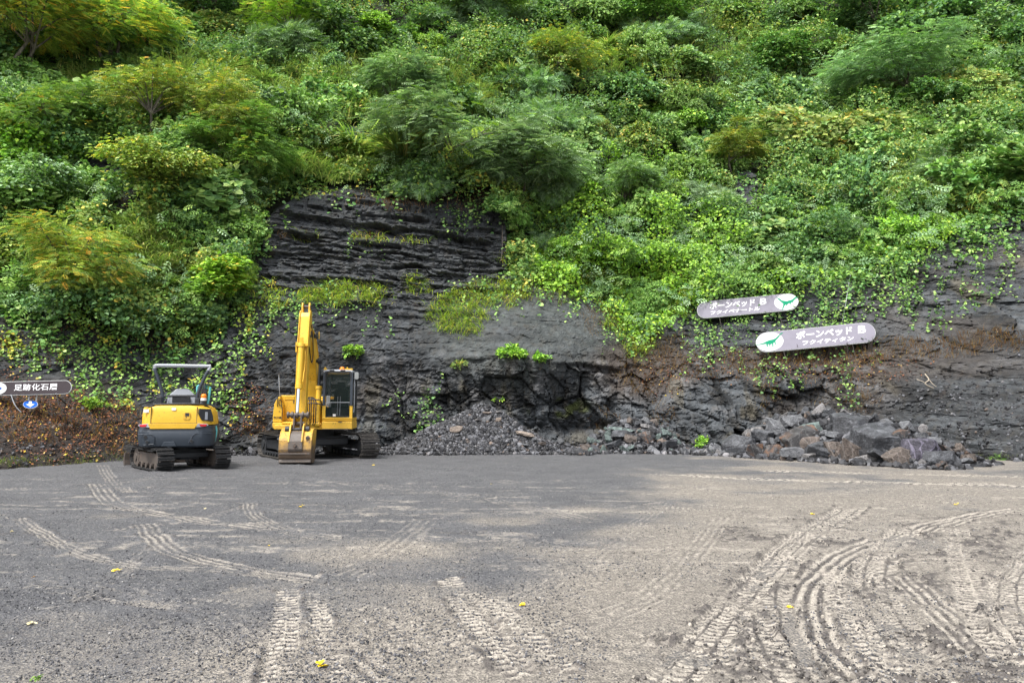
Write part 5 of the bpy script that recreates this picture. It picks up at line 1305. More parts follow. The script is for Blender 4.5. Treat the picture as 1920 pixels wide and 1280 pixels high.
def track(parent, M, L, Hh, Wt, pitch, mat, framem, bar=.02, pads=True):
    """crawler along local y, centre at x=0: shoes, frame, idler, sprocket, rollers"""
    r = Hh / 2 - .03; half = L / 2 - r - .03; per = 4 * half + 2 * math.pi * r; n = int(per / pitch); B = MB(M)
    for k in range(n):
        s_ = k * per / n
        if s_ < 2 * half: y, z, a = -half + s_, 2 * r + .0, 0
        elif s_ < 2 * half + math.pi * r: t = (s_ - 2 * half) / r; y, z, a = half + r * math.sin(t), r + r * math.cos(t), -t
        elif s_ < 4 * half + math.pi * r: y, z, a = half - (s_ - 2 * half - math.pi * r), 0, math.pi
        else: t = (s_ - 4 * half - math.pi * r) / r; y, z, a = -half - r * math.sin(t), r - r * math.cos(t), math.pi - t
        sag = -.03 * math.sin(math.pi * (y + half) / (2 * half)) if s_ < 2 * half else 0
        Q = Matrix.Translation((0, y, z + .03 + sag)) @ Matrix.Rotation(a, 4, 'X')
        old = B.M; B.M = M @ Q
        B.box((0, 0, .0), (Wt, per / n * .84, .022)); B.box((0, -.25 * per / n, .028), (Wt * .985, .018, bar * 1.8)); B.box((0, .15 * per / n, .024), (Wt * .97, .015, bar * 1.3)); B.box((0, 0, -.025), (Wt * .28, per / n * .8, .03))
        B.M = old
    tr = B.build('track', mat, parent, 0)
    F = MB(M); zc = r + .03
    F.prism([(-half, zc - .13), (half, zc - .13), (half, zc + .10), (half * .6, zc + .15), (-half * .6, zc + .15), (-half, zc + .10)], -Wt * .26, Wt * .26)
    F.build('track_frame', framem, tr, .01)
    for nm, sg in (('idler', 1), ('sprocket', -1)):
        W_ = MB(M); W_.cyl((-Wt * .30, sg * half, zc), (Wt * .30, sg * half, zc), r - .035, n=28); W_.cyl((-Wt * .36, sg * half, zc), (Wt * .36, sg * half, zc), r * .42, n=20)
        W_.build(nm, framem, tr, .008)
    nr = max(4, int(L / .42))
    for k in range(nr):
        W_ = MB(M); y = -half * .82 + 1.64 * half * k / (nr - 1); W_.cyl((-Wt * .33, y, .115), (Wt * .33, y, .115), .075, n=14); W_.build('roller', framem, tr, 0)
    return tr
def Tz(x, y, z, a=0.0): return Matrix.Translation((x, y, z)) @ Matrix.Rotation(a, 4, 'Z')

# ================================================================== the large excavator, arm towards the viewer
EX = empty('excavator', (-6.50, 24.8, .0), R(187))     # local +y is the way it faces
tag(EX, 'large yellow crawler excavator with raised arm and bucket resting on the gravel', 'excavator')
ua = R(26)          # crawler base turned under the house
for sx_ in (-1, 1):
    track(EX, Matrix.Rotation(ua, 4, 'Z') @ Tz(sx_ * 1.14, .0, .0), 3.85, .80, .62, .165, TRK, DARKM)
MU = Matrix.Rotation(ua, 4, 'Z')
B = MB(MU); B.box((0, 0, .55), (1.8, 1.1, .30)); B.prism([(-1.1, .40), (1.1, .40), (.75, .72), (-.75, .72)], -.35, .35, 'y'); B.box((0, .75, .52), (1.5, .25, .2)); B.box((0, -.75, .52), (1.5, .25, .2)); B.cyl((0, 0, .68), (0, 0, .92), .55, n=32)
B.build('undercarriage', DARKM, EX, .02)
# revolving frame and skirts
B = MB(); B.box((0, -.35, 1.00), (2.30, 3.1, .14)); B.box((-.80, .50, 1.06), (.94, 1.72, .25)); B.box((.93, -.2, 1.06), (.64, 2.2, .22)); deck = B.build('revolving_frame', YEL2, EX, .02)
B = MB(); B.box((-.80, 1.372, .945), (.90, .012, .02)); B.box((-.9, 1.37, 1.165), (.12, .01, .03)); B.build('paint_scrape', STEEL, deck, 0)
# engine hood and counterweight behind
B = MB(); B.box((0.05, -1.05, 1.50), (2.20, 1.2, .84)); B.box((.2, -1.0, 1.95), (1.2, .8, .10)); B.build('engine_hood', YEL, EX, .05, seg=3)
B = MB(); B.loft([rrect(-1.15, 1.2, -1.45, -1.98, .05, .42, z) for z in (.95, 1.10, 1.80, 1.90)]); B.build('counterweight', YEL, EX, .03, smooth=True)
# storage and tank body on the machine's right (left in the picture)
B = MB(); B.prism([(.62, .95), (.62, 2.02), (1.06, 2.02), (1.17, 1.96), (1.24, 1.75), (1.27, 1.3), (1.27, 1.0), (1.22, .95)], -.55, .62, 'y'); sb = B.build('tank_body', YEL, EX, .03, seg=3)
B = MB(); B.prism([(.955, 1.16), (.955, 1.72), (1.04, 1.80), (1.04, 1.98), (1.13, 1.95), (1.225, 1.72), (1.255, 1.35), (1.255, 1.16)], .62, .93, 'y'); B.build('tool_box', YEL, sb, .02)
B = MB(); B.prism([(.955, .93), (.955, 1.145), (1.258, 1.145), (1.255, 1.0), (1.20, .93)], .62, .95, 'y'); B.build('tool_box_skirt', YEL2, sb, .02)
B = MB(); B.box((.80, .635, 1.93), (.30, .02, .12)); B.box((.80, .63, 1.62), (.31, .012, .42)); B.box((.80, .63, 1.28), (.31, .012, .18)); B.build('body_panel', YEL, sb, .006)
B = MB(); B.box((.66, .642, 1.80), (.035, .02, .11)); B.box((1.05, .938, 1.50), (.03, .01, .03)); B.build('latch', DARKM, sb, .004)
B = MB(); B.box((.80, .80, 1.13), (.30, .36, .06)); B.build('step', YEL2, sb, .01)
B = MB(); B.tube([(1.0, .90, 1.55), (1.0, .95, 1.82), (1.07, .96, 1.86), (1.07, .96, 1.72), (.97, .96, 1.62), (.97, .95, 1.2)], .013); B.tube([(1.12, .93, 1.66), (1.12, .97, 1.75), (1.12, .96, 1.93), (1.07, .6, 2.0)], .013); B.build('handrail', DARKM, EX, 0, smooth=True)
B = MB(); B.tube([(1.08, .75, 1.95), (1.09, .85, 2.2), (1.12, .85, 2.72)], .012, smooth=3); mp = B.build('mirror_pole', SILV, EX, 0, smooth=True)
B = MB(); B.box((1.09, .86, 2.73), (.22, .05, .05), (0, .2, 0)); B.box((.98, .86, 2.70), (.08, .03, .09)); B.build('mirror', DARKM, mp, .006)
# white maker's lettering panel: dark letters on the tool box
def letters(txt, size, M, name, mat, parent, offset=0.0, extrude=.004, shear=0.0, spacing=1.0, squash=1.0, fit=None):
    c = bpy.data.curves.new('txt', 'FONT'); c.body = txt; c.size = size; c.extrude = extrude; c.offset = offset; c.shear = shear; c.space_character = spacing
    c.align_x = 'CENTER'; c.align_y = 'CENTER'; c.resolution_u = 3
    o = bpy.data.objects.new('txt', c); COL.objects.link(o)
    me = bpy.data.meshes.new_from_object(o.evaluated_get(bpy.context.evaluated_depsgraph_get()))
    bpy.data.objects.remove(o); bpy.data.curves.remove(c)
    if fit:          # stretch to the measured lettering width and height, centred
        xs_ = [v.co.x for v in me.vertices]; ys_ = [v.co.y for v in me.vertices]; a_, b_ = min(xs_), max(xs_); c_, d_ = min(ys_), max(ys_)
        me.transform(Matrix.Diagonal((fit[0] / (b_ - a_), fit[1] / (d_ - c_), 1, 1)) @ Matrix.Translation((-(a_ + b_) / 2, -(c_ + d_) / 2, 0))); squash = 1.0
    me.transform(M @ Matrix.Diagonal((squash, 1, 1, 1))); me.name = name; me.materials.clear(); me.materials.append(mat)
    me.polygons.foreach_set('material_index', [0] * len(me.polygons))
    return link(name, me, parent)
# text plane facing +y (front of machine): x axis reversed
FRONT = lambda x, y, z: Matrix(((-1, 0, 0, x), (0, 0, 1, y), (0, 1, 0, z), (0, 0, 0, 1)))
letters('PC128', .085, FRONT(1.11, .935, 1.30), 'model_lettering', DARKM, EX, .003)
# ---- cab
CBX0, CBX1, CBY0, CBY1 = -1.265, -.325, -.42, 1.30
cab_ = MB(); cab_.box(((CBX0 + CBX1) / 2, .44, 1.25), (CBX1 - CBX0, 1.72, .10)); cab = cab_.build('cab', YEL, EX, .02)
def fpost(x, z0, z1, w_, mat, nm, y=CBY1):
    b = MB(); b.prism([(y - .10, z0), (y, z0), (y - .04 * (z1 - 1.2), z1), (y - .10 - .04 * (z1 - 1.2), z1)], x - w_ / 2, x + w_ / 2); return b.build(nm, mat, cab, .012)
fpost(CBX0 + .045, 1.30, 1.68, .09, YEL, 'lower_post'); fpost(CBX1 - .05, 1.30, 1.68, .10, YEL, 'lower_post')
fpost(CBX0 + .045, 1.68, 2.74, .085, GREYP, 'front_pillar'); fpost(CBX1 - .04, 1.68, 2.74, .075, GREYP, 'front_pillar')
def ring(outer, inner, y0, y1):
    """frame between two outlines with the same point count, in the x-z plane"""
    b = MB(); n = len(outer); V = []
    for y in (y0, y1):
        V += [(p[0], y, p[1]) for p in outer] + [(p[0], y, p[1]) for p in inner]
    F = []
    for i in range(n):
        j = (i + 1) % n
        F += [[i, j, n + j, n + i], [2 * n + i, 3 * n + i, 3 * n + j, 2 * n + j], [i, 2 * n + i, 2 * n + j, j], [n + i, n + j, 3 * n + j, 3 * n + i]]
    return b.add(V, F)
wf = ring(rr2(.84, 1.50, .05, cx=-.795, cy=2.03), rr2(.76, 1.44, .12, cx=-.795, cy=2.03), CBY1 - .09, CBY1 - .045); wf.build('windshield_frame', DARKM, cab, .006)
B = MB(); B.prism(rr2(.76, .96, .02, cx=-.795, cy=2.27), CBY1 - .075, CBY1 - .065, 'y'); ws = B.build('windshield', GLS, cab, 0)
B = MB(); B.prism(rr2(.76, .47, .05, cx=-.795, cy=1.545), CBY1 - .075, CBY1 - .065, 'y'); ws2 = B.build('lower_window', GLS, cab, 0)
B = MB(); B.box((-.795, CBY1 - .07, 1.785), (.76, .02, .022)); B.build('window_bar', SILV, ws2, .004)
B = MB(); B.box((-.70, CBY1 - .05, 1.38), (-.09, .006, .07)); B.build('sticker', WHT, ws2, 0)
B = MB(); B.box(((CBX0 + CBX1) / 2, 1.25, 1.285), (CBX1 - CBX0, .13, .045)); B.build('front_sill', YEL, cab, .01)
B = MB(); B.loft([rrect(CBX0, CBX1, 1.25, CBY0, .06, .10, 2.74), rrect(CBX0, CBX1, 1.25, CBY0, .06, .10, 2.80), rrect(CBX0 + .06, CBX1 - .06, 1.17, CBY0 + .06, .06, .10, 2.835)]); rf = B.build('cab_roof', SILV, cab, .012)
for x in (-1.12, -.38):
    B = MB(); B.box((x, 1.13, 2.845), (.24 if x < -1 else .10, .16, .05)); B.box((x + (.05 if x < -1 else 0), 1.18, 2.885), (.04, .05, .06)); B.build('roof_corner_light', YEL, rf, .012)
for x in (-.60, -.94):
    B = MB(); B.box((x, 1.255, 2.80), (.15, .02, .04)); B.build('roof_marker', DARKM, rf, .004)
B = MB(); B.cyl((-.86, .7, 2.83), (-.86, .7, 2.87), .085); B.sphere((-.86, .7, 2.87), .085, (1, 1, .95), half=True); B.build('beacon', ORG, cab, 0, smooth=True)
# sides, rear
for x, nm in ((CBX0 + .03, 'door'), (CBX1 - .03, 'side_wall')):
    d_ = MB(); d_.prism([(CBY0, 1.30), (CBY1 - .12, 1.30), (CBY1 - .12, 1.62), (CBY0, 1.62)], x - .022, x + .022)
    d_.box((x, CBY0 + .05, 2.18), (.05, .10, 1.12)); d_.box((x, .42, 2.18), (.045, .07, 1.12)); d_.box((x, .4, 2.70), (.045, 1.6, .08)); dr = d_.build(nm, DARKM if nm == 'door' else GREYP, cab, .01)
    B = MB(); B.box((x, .42, 2.15), (.010, 1.5, 1.06)); B.build('side_window', GLS, dr, 0)
    if nm == 'door':
        B = MB(); B.tube([(x - .03, 1.16, 1.5), (x - .07, 1.17, 1.55), (x - .07, 1.15, 2.5), (x - .03, 1.13, 2.55)], .014, smooth=3); B.build('grab_rail', SILV, dr, 0, smooth=True)
B = MB(); B.box((-.795, CBY0 + .03, 1.60), (.90, .05, .60)); B.box((-.795, CBY0 + .03, 2.70), (.9, .05, .09)); rw = B.build('rear_wall', DARKM, cab, .01)
B = MB(); B.box((-.795, CBY0 + .03, 2.28), (.80, .010, .76)); B.build('rear_window', GLS, rw, 0)
B = MB(); B.tube([(-1.28, 1.12, 2.45), (-1.36, 1.16, 2.5), (-1.36, 1.16, 2.55)], .012, smooth=0); B.prism(rr2(.15, .26, .06, cx=-1.37, cy=2.64), 1.14, 1.20, 'y'); cm_ = B.build('cab_mirror', DARKM, cab, .005)
B = MB(); B.prism(rr2(.125, .235, .05, cx=-1.37, cy=2.64), 1.203, 1.208, 'y'); B.build('mirror_glass', MIR, cm_, 0)
# inside the cab
B = MB(); B.loft([rrect(-1.03, -.55, .60, .10, .08, .06, z) for z in (1.62, 1.78)]); st_ = B.build('driver_seat', BLKF, cab, .03, smooth=True)
B = MB(); B.loft([[(x, y - .05 + .10 * (z - 1.78), z) for x, y, _ in rrect(-.79 - w_ / 2, -.79 + w_ / 2, .20, .07, .05, .05, z)] for z, w_ in ((1.74, .46), (1.95, .50), (2.15, .46), (2.24, .34))]); B.build('seat_back', BLKF, st_, .01, smooth=True)
B = MB(); B.loft([rrect(-.79 - w_ / 2, -.79 + w_ / 2, .22, .10, .04, .04, z) for z, w_ in ((2.23, .20), (2.28, .27), (2.42, .27), (2.47, .20))]); B.build('headrest', BLKF, st_, .01, smooth=True)
for x in (-.75, -.83):
    B = MB(); B.tube([(x, .95, 1.35), (x, .85, 1.60), (x, .80, 1.98)], .010, smooth=3); B.build('travel_lever', SILV, cab, 0, smooth=True)
B = MB(); B.box((-.45, .75, 1.72), (.12, .5, .16)); B.box((-.47, 1.0, 1.85), (.12, .06, .3)); B.build('console', WHT, cab, .02)
B = MB(); B.box((-1.12, .45, 1.70), (.12, .55, .12)); B.tube([(-1.12, .65, 1.74), (-1.12, .68, 1.92)], .018, smooth=0); B.build('arm_console', DARKM, cab, .02)
B = MB(); B.box((-.795, .4, 1.34), (.88, 1.55, .05)); B.build('cab_floor', DARKM, cab, 0)
# ---- boom
BX = .12
def ribbon(poly_top, poly_bot): return poly_top + poly_bot[::-1]
topc = [(.20, 1.42), (.12, 2.0), (.18, 2.6), (.42, 3.12), (.85, 3.60), (1.45, 3.96), (2.10, 4.08), (2.28, 4.02)]
botc = [(.60, 1.30), (.62, 2.0), (.70, 2.5), (.90, 2.88), (1.22, 3.22), (1.65, 3.52), (2.12, 3.74), (2.32, 3.82)]
B = MB(); B.prism(ribbon(topc, botc), BX - .175, BX + .175); boom = B.build('boom', YEL, EX, .012)
B = MB()
for k in range(len(topc) - 1):        # thin side flanges proud of the web
    pass
for sx_ in (-1, 1):
    B.prism([(a[0] + .0, a[1]) for a in topc[2:]] + [(a[0], a[1] - .06) for a in topc[2:]][::-1], BX + sx_ * .19 - .012, BX + sx_ * .19 + .012)
B.build('boom_flange', YEL, boom, .004)
B = MB(); B.box((BX + .28, .38, 1.40), (.06, .5, .7)); B.box((BX - .28, .38, 1.40), (.06, .5, .7)); B.cyl((BX - .34, .4, 1.42), (BX + .34, .4, 1.42), .09); B.build('boom_bracket', YEL2, EX, .015)
for sx_ in (-1, 1):
    x = BX + sx_ * .295
    B = MB(); p0 = Vector((x, 1.16, 1.08)); p1 = Vector((x, .94, 3.12)); q = p0.lerp(p1, .60)
    B.cyl(p0, q, .085); B.cyl(q - (p1 - p0).normalized() * .10, q, .105); B.cyl((x - .07, p0.y, p0.z), (x + .07, p0.y, p0.z), .10); cyl_ = B.build('boom_cylinder', YEL, EX, .006, smooth=True)
    B = MB(); B.cyl(q, p1, .042); B.build('cylinder_rod', DARKM if sx_ < 0 else CHRM, cyl_, 0, smooth=True)
    B = MB(); B.cyl((x - .075, p1.y, p1.z), (x + .075, p1.y, p1.z), .095); B.build('cylinder_eye', DARKM, cyl_, .01, smooth=True)
B = MB(); B.cyl((BX - .37, .94, 3.12), (BX + .37, .94, 3.12), .05); B.build('boom_pin', DARKM, boom, .005, smooth=True)
B = MB(); B.box((BX - .27, 1.55, 3.88), (.06, .14, .20)); B.box((BX - .23, 1.6, 3.86), (.12, .1, .12)); B.build('work_lamp', DARKM, boom, .01)
B = MB(); B.box((BX - .32, 1.45, 3.90), (.02, .10, .22)); B.build('lamp_bracket', YEL, boom, .004)
# arm cylinder along the top of the boom
B = MB(); p0 = Vector((BX, .55, 3.55)); p1 = Vector((BX, 1.98, 4.50)); q = p0.lerp(p1, .7); B.cyl(p0, q, .09); B.cyl(q - (p1 - p0).normalized() * .12, q, .11); ac = B.build('arm_cylinder', YEL, EX, .006, smooth=True)
B = MB(); B.cyl(q, p1, .045); B.build('cylinder_rod', CHRM, ac, 0, smooth=True)
# ---- arm
armp = [(1.95, 4.52), (2.02, 4.60), (2.30, 4.58), (2.42, 4.40), (2.66, 3.55), (2.84, 1.30), (2.80, 1.05), (2.66, 1.02), (2.52, 1.30), (2.18, 3.30), (1.98, 3.72), (1.90, 4.1)]
B = MB()
for sx_ in (-1, 1): B.prism(armp, BX + sx_ * .145 - .014, BX + sx_ * .145 + .014)
inn = [(1.98, 4.50), (2.28, 4.52), (2.38, 4.38), (2.61, 3.55), (2.79, 1.32), (2.70, 1.10), (2.56, 1.32), (2.22, 3.30), (2.0, 3.72), (1.93, 4.1)]
B.prism(inn, BX - .131, BX + .131); arm = B.build('arm', YEL, EX, .010)
B = MB()
for sx_ in (-1, 1): B.prism([(1.97, 4.50), (1.99, 4.74), (2.06, 4.84), (2.16, 4.84), (2.22, 4.74), (2.24, 4.50)], BX + sx_ * .105 - .022, BX + sx_ * .105 + .022)
B.build('arm_lug', YEL2, arm, .008)
B = MB(); B.cyl((BX - .14, 2.1, 4.72), (BX + .14, 2.1, 4.72), .05); B.cyl((BX - .20, 2.20, 3.86), (BX + .20, 2.20, 3.86), .10); B.cyl((BX - .20, 2.70, 1.14), (BX + .20, 2.70, 1.14), .08); B.build('arm_pin', STEEL, arm, .006, smooth=True)
B = MB(); B.box((BX, 2.70, 3.50), (.36, .10, .10)); B.box((BX + .17, 2.66, 3.42), (.05, .10, .30)); B.build('arm_crossbar', YEL, arm, .01)
p0 = Vector((BX + .02, 2.72, 3.62)); p1 = Vector((BX + .045, 3.03, 1.42)); dd_ = (p1 - p0).normalized(); q = p0.lerp(p1, .66)
B = MB(); B.cyl(p0 + dd_ * .12, q, .085); B.cyl(p0 + dd_ * .10, p0 + dd_ * .20, .105); B.cyl(q - dd_ * .14, q, .108); B.box(tuple(p0 + dd_ * .02), (.09, .10, .22)); B.tube([p0 + Vector((-.12, .04, -.3)), p0 + Vector((-.125, .06, -.7)), q + Vector((-.12, .05, .2))], .014, smooth=3); bc = B.build('bucket_cylinder', YEL, EX, .006, smooth=True)
B = MB(); B.cyl(q, p1, .048); B.build('cylinder_rod', CHRM, bc, 0, smooth=True)
# linkage
B = MB(); B.cyl((BX - .26, 3.02, 1.40), (BX + .30, 3.02, 1.40), .065)
for x in (-.26, -.12, .04, .18, .30): B.cyl((BX + x - .03, 3.02, 1.40), (BX + x + .03, 3.02, 1.40), .10)
for x in (-.20, .24):
    B.prism([(2.98, 1.46), (3.08, 1.42), (2.80, 1.32), (2.62, 1.42), (2.62, 1.50), (2.80, 1.46)], BX + x - .02, BX + x + .02)
B.build('linkage_shaft', STEEL, EX, .008, smooth=False)
for x in (-.08, .12):
    B = MB(); B.prism([(2.96, 1.42), (3.08, 1.42), (3.14, 1.02), (3.08, .84), (2.96, .88), (2.96, 1.05)], BX + x - .025, BX + x + .025); B.build('link', STEEL, EX, .012)
# ---- bucket: curled under, outer shell to the viewer
bcx = BX + .02
sh = [(2.40, .98), (2.70, 1.02), (3.00, 1.00), (3.22, .90), (3.38, .68), (3.44, .42), (3.40, .18), (3.24, .03), (3.00, .0), (2.72, .02)]
shi = [(2.42, .94), (2.70, .98), (2.98, .96), (3.18, .87), (3.33, .66), (3.39, .42), (3.35, .21), (3.21, .07), (3.00, .04), (2.72, .05)]
B = MB(); B.prism(sh + shi[::-1], bcx - .43, bcx + .43); bk_ = B.build('bucket', BKT, EX, .008)
for sx_ in (-1, 1):
    B = MB(); B.prism(sh + [(2.50, .5)], bcx + sx_ * .442 - .014, bcx + sx_ * .442 + .014); B.build('side_plate', BKT, bk_, .006)
B = MB(); B.box((bcx, 3.36, .085), (.90, .09, .10), (R(25), 0, 0)); B.box((bcx, 3.455, .30), (.86, .03, .05)); B.build('wear_strip', STEEL, bk_, .01)
B = MB(); B.prism([(3.16, .95), (3.30, .86), (3.44, .66), (3.485, .44), (3.46, .36), (3.30, .36)], BX - .19, BX + .21); B.build('back_plate', STEEL, bk_, .02)
for x in (-.17, .20):
    B = MB(); B.prism([(2.60, .96), (2.60, 1.18), (2.72, 1.24), (2.86, 1.10), (2.95, 1.10), (3.06, 1.16), (3.18, 1.10), (3.36, .84), (3.47, .64), (3.30, .70), (3.0, .90)], BX + x - .02, BX + x + .02); B.build('bucket_ear', BKT if x < 0 else YEL2, bk_, .008)
B = MB(); B.cyl((BX - .30, 3.08, .98), (BX + .33, 3.08, .98), .06); B.cyl((BX - .33, 3.08, .98), (BX - .22, 3.08, .98), .10); B.cyl((BX + .24, 3.08, .98), (BX + .36, 3.08, .98), .10); B.build('bucket_pin', DARKM, bk_, .01, smooth=True)
B = MB(); B.box((BX + .01, 3.50, .55), (.10, .03, .10), (0, R(45), 0)); B.build('lifting_eye', STEEL, bk_, .012)
B = MB(); B.cyl((bcx - .34, 3.30, .76), (bcx - .34, 3.40, .74), .055); B.build('wear_boss', STEEL, bk_, .01)
for k in range(5):
    B = MB(); x = bcx - .38 + .19 * k; B.prism([(2.74, .0), (2.74, .06), (2.52, .045), (2.50, .02)], x - .04, x + .04); B.build('tooth', STEEL, bk_, .006)
# hoses
rh = random.Random(4)
for k in range(9):
    x = -.20 + .065 * k; B = MB(); dy = rh.uniform(0, .14)
    B.tube([(BX + x * .5, .95, 1.95), (BX + x - .05, 1.30 + dy, 1.86 + rh.uniform(-.05, .05)), (BX + x - .08, 1.48 + dy, 1.55), (BX + x - .06, 1.36 + dy, 1.15 + rh.uniform(-.05, .08)), (BX + x * .6, .95, 1.05)], .017, smooth=5); B.build('hydraulic_hose', RUBB, EX, 0, smooth=True)
B = MB()
for z in (1.86, 1.74): B.tube([(BX - .42, 1.2, z - .12), (BX - .36, 1.42, z), (BX + .1, 1.52, z + .01), (BX + .33, 1.36, z), (BX + .36, 1.1, z)], .02, smooth=5)
B.build('hose_guard', STEEL, EX, 0, smooth=True)
B = MB(); B.box((BX, .98, 1.12), (.50, .10, .34)); B.box((BX, 1.04, 1.40), (.44, .06, .12)); B.cyl((BX - .42, 1.16, 1.08), (BX + .42, 1.16, 1.08), .06); B.build('valve_block', YEL2, EX, .015)
B = MB(); B.tube([(BX - .19, 2.25, 4.15), (BX - .24, 2.20, 3.6), (BX - .22, 2.0, 3.2), (BX - .20, 2.15, 3.0), (BX - .17, 2.48, 3.45)], .016, smooth=5); B.build('arm_hose', RUBB, EX, 0, smooth=True)

# ================================================================== the small excavator, seen from behind
MX = empty('mini_excavator', (-9.0, 20.25, .0), R(16))       # faces away from the viewer
tag(MX, 'small yellow and slate grey excavator with an open roll bar, seen from behind', 'excavator')
um = R(43 - 16)
for sx_ in (-1, 1): track(MX, Matrix.Rotation(um, 4, 'Z') @ Tz(sx_ * .73, 0, 0), 2.35, .58, .40, .125, TRKD, STEEL, bar=.026)
MUm = Matrix.Rotation(um, 4, 'Z')
B = MB(MUm); B.box((0, 0, .42), (1.1, .8, .2)); B.box((0, .5, .36), (1.1, .12, .14)); B.box((0, -.5, .36), (1.1, .12, .14)); B.cyl((0, 0, .45), (0, 0, .60), .42, n=28); B.box((.1, -.30, .32), (.5, .3, .18)); B.build('undercarriage', DARKM, MX, .02)
B = MB(MUm); B.prism([(1.45, .03), (1.52, .03), (1.56, .16), (1.52, .36), (1.46, .38), (1.47, .18)], -.98, .98); bl = B.build('dozer_blade', STEEL, MX, .01)
B = MB(MUm); B.box((-.30, 1.05, .25), (.08, .85, .10)); B.box((.30, 1.05, .25), (.08, .85, .10)); B.build('blade_arm', DARKM, bl, .01)
# counterweight: slate, full and rounded
W2 = .95
B = MB(); B.loft([rrect(-W2 + a, W2 - a, .55, -.98 + b, .2, .42, z) for z, a, b in ((.58, .10, .10), (.62, .03, .03), (.80, 0, 0), (1.00, 0, 0), (1.02, .012, .012), (1.13, .02, .02), (1.16, .05, .05))]); cw = B.build('counterweight', GREYP, MX, .012, smooth=True)
# yellow rear hood
B = MB(); B.loft([rrect(-.86 + a, .90 - c_, .55, -.96 + b, .15, .36, z) for z, a, b, c_ in ((1.17, 0, .0, 0), (1.30, .0, .0, .0), (1.50, .01, .02, .03), (1.60, .02, .04, .10), (1.66, .04, .07, .20), (1.685, .08, .12, .30))]); hd = B.build('rear_hood', YEL, MX, .006, smooth=True)
def rearp(poly, dy0, dy1, nm, mat, parent, bev=.006, yb=-.98):
    b = MB(); b.prism(poly, yb - dy1, yb - dy0, 'y'); return b.build(nm, mat, parent, bev)
rearp([(-.60, 1.07), (.46, 1.07), (.54, 1.20), (-.66, 1.20)], -.02, .012, 'hood_skirt', YEL, hd)
rearp([(-.60, 1.205), (.52, 1.205), (.52, 1.215), (-.60, 1.215)], -.03, .0075, 'panel_gap', STEEL, hd, 0, -.96)
for x in (-.60, .50): rearp([(x - .005, 1.21), (x + .005, 1.21), (x + .005, 1.64), (x - .005, 1.64)], -.06, .006, 'panel_gap', STEEL, hd, 0, -.955)
rearp(rr2(.17, .19, .04, cx=.26, cy=1.40), -.02, .012, 'latch_plate', YEL2, hd, .006, -.96)
rearp(rr2(.10, .085, .005, cx=.27, cy=1.435), .0, .016, 'latch_recess', DARKM, hd, 0, -.96)
rearp(rr2(.03, .025, .01, cx=.25, cy=1.365), .0, .016, 'key_hole', DARKM, hd, 0, -.96)
rearp(rr2(.11, .07, .03, cx=-.06, cy=1.575), -.03, .004, 'round_badge', WHT, hd, .002, -.945)
rearp(rr2(.13, .085, .005, cx=-.72, cy=1.53), -.04, -.002, 'sticker', WHT, hd, .001, -.915)
# the corner grille, right
gpoly = [(-.05, .31), (.25, .30), (.31, .12), (.33, -.03), (.03, .0), (-.06, .17)]
Mg = Matrix.Translation((.60, -.965, 1.28)) @ Matrix.Rotation(R(30), 4, 'Z')
B = MB(Mg); B.prism(gpoly, -.035, .03, 'y'); gr = B.build('corner_grille', DARKM, hd, .006)
B = MB(Mg); B.box((.13, -.040, .12), (.07, .01, .20)); B.build('grille_slat', SILV, gr, .003)
# red lamps, dark corner pieces
for sx_, x0 in ((1, .60), (-1, -.70)):
    Ml = Matrix.Translation((x0, -.975 if sx_ > 0 else -.955, 1.13)) @ Matrix.Rotation(R(12 * sx_), 4, 'Z')
    B = MB(Ml); B.prism([(-.06 * sx_, .075), (.16 * sx_, .06), (.20 * sx_, .02), (.02 * sx_, -.02), (-.10 * sx_, -.02)], -.02, .03, 'y'); lh = B.build('lamp_housing', SILV, MX, .004)
    B = MB(Ml); B.prism([(-.03 * sx_, .055), (.16 * sx_, .045), (.13 * sx_, -.005), (.0, -.005)], -.03, .0, 'y'); B.build('rear_lamp', REDL, lh, .003)
Mc = Matrix.Translation((.78, -.93, 1.15)) @ Matrix.Rotation(R(32), 4, 'Z')
# recessed panels of the counterweight as raised frames
for pts, nm in (([(.95 - .62, .70), (.95 - .52, .90), (.95 - .45, .95), (.86, .95)], 'r'), ([(-.90, .93), (-.55, .93), (-.48, .86), (-.50, .68), (-.74, .66)], 'l')):
    B = MB(); B.tube([(x, -.985 + (.10 * max(0, abs(x) - .58) ** 1.2 * 4), z) for x, z in pts], .012, smooth=0); B.build('panel_ridge', GREYP, cw, 0, smooth=True)
for x, z, r_ in ((-.70, .86, .055), (-.66, .735, .042), (.40, .75, .045), (-.14, .66, .055)):
    B = MB(); yy_ = -.98 + max(0, abs(x) - .53) ** 2 * .9
    B.cyl((x, yy_ - .012, z), (x, yy_ + .05, z), r_ * 1.15, n=24); hb = B.build('tow_hole_rim', GREYP, cw, .004, smooth=True)
    B = MB(); B.cyl((x, yy_ - .016, z), (x, yy_ + .04, z), r_ * .8, n=24); B.build('tow_hole', RUBB, hb, 0)
B = MB(); B.prism([(-.32, .62), (-.26, .74), (-.02, .74), (.04, .62)], -1.0, -.96, 'y'); B.build('hitch_plate', GREYP, cw, .008)
# black top edge and deck
B = MB(); B.loft([rrect(-.80, .62, .5, -.84, .1, .26, 1.685), rrect(-.80, .62, .5, -.84, .1, .26, 1.715)]); B.tube([(-.82, -.85, 1.645), (-.55, -.87, 1.66), (-.50, -.88, 1.70), (.45, -.86, 1.715), (.68, -.72, 1.67), (.80, -.55, 1.58)], .022, smooth=4); B.build('hood_top', DARKM, MX, .008, smooth=False)
B = MB(); B.box((0, .35, 1.0), (1.75, 1.3, .55)); B.build('operator_deck', DARKM, MX, .03)
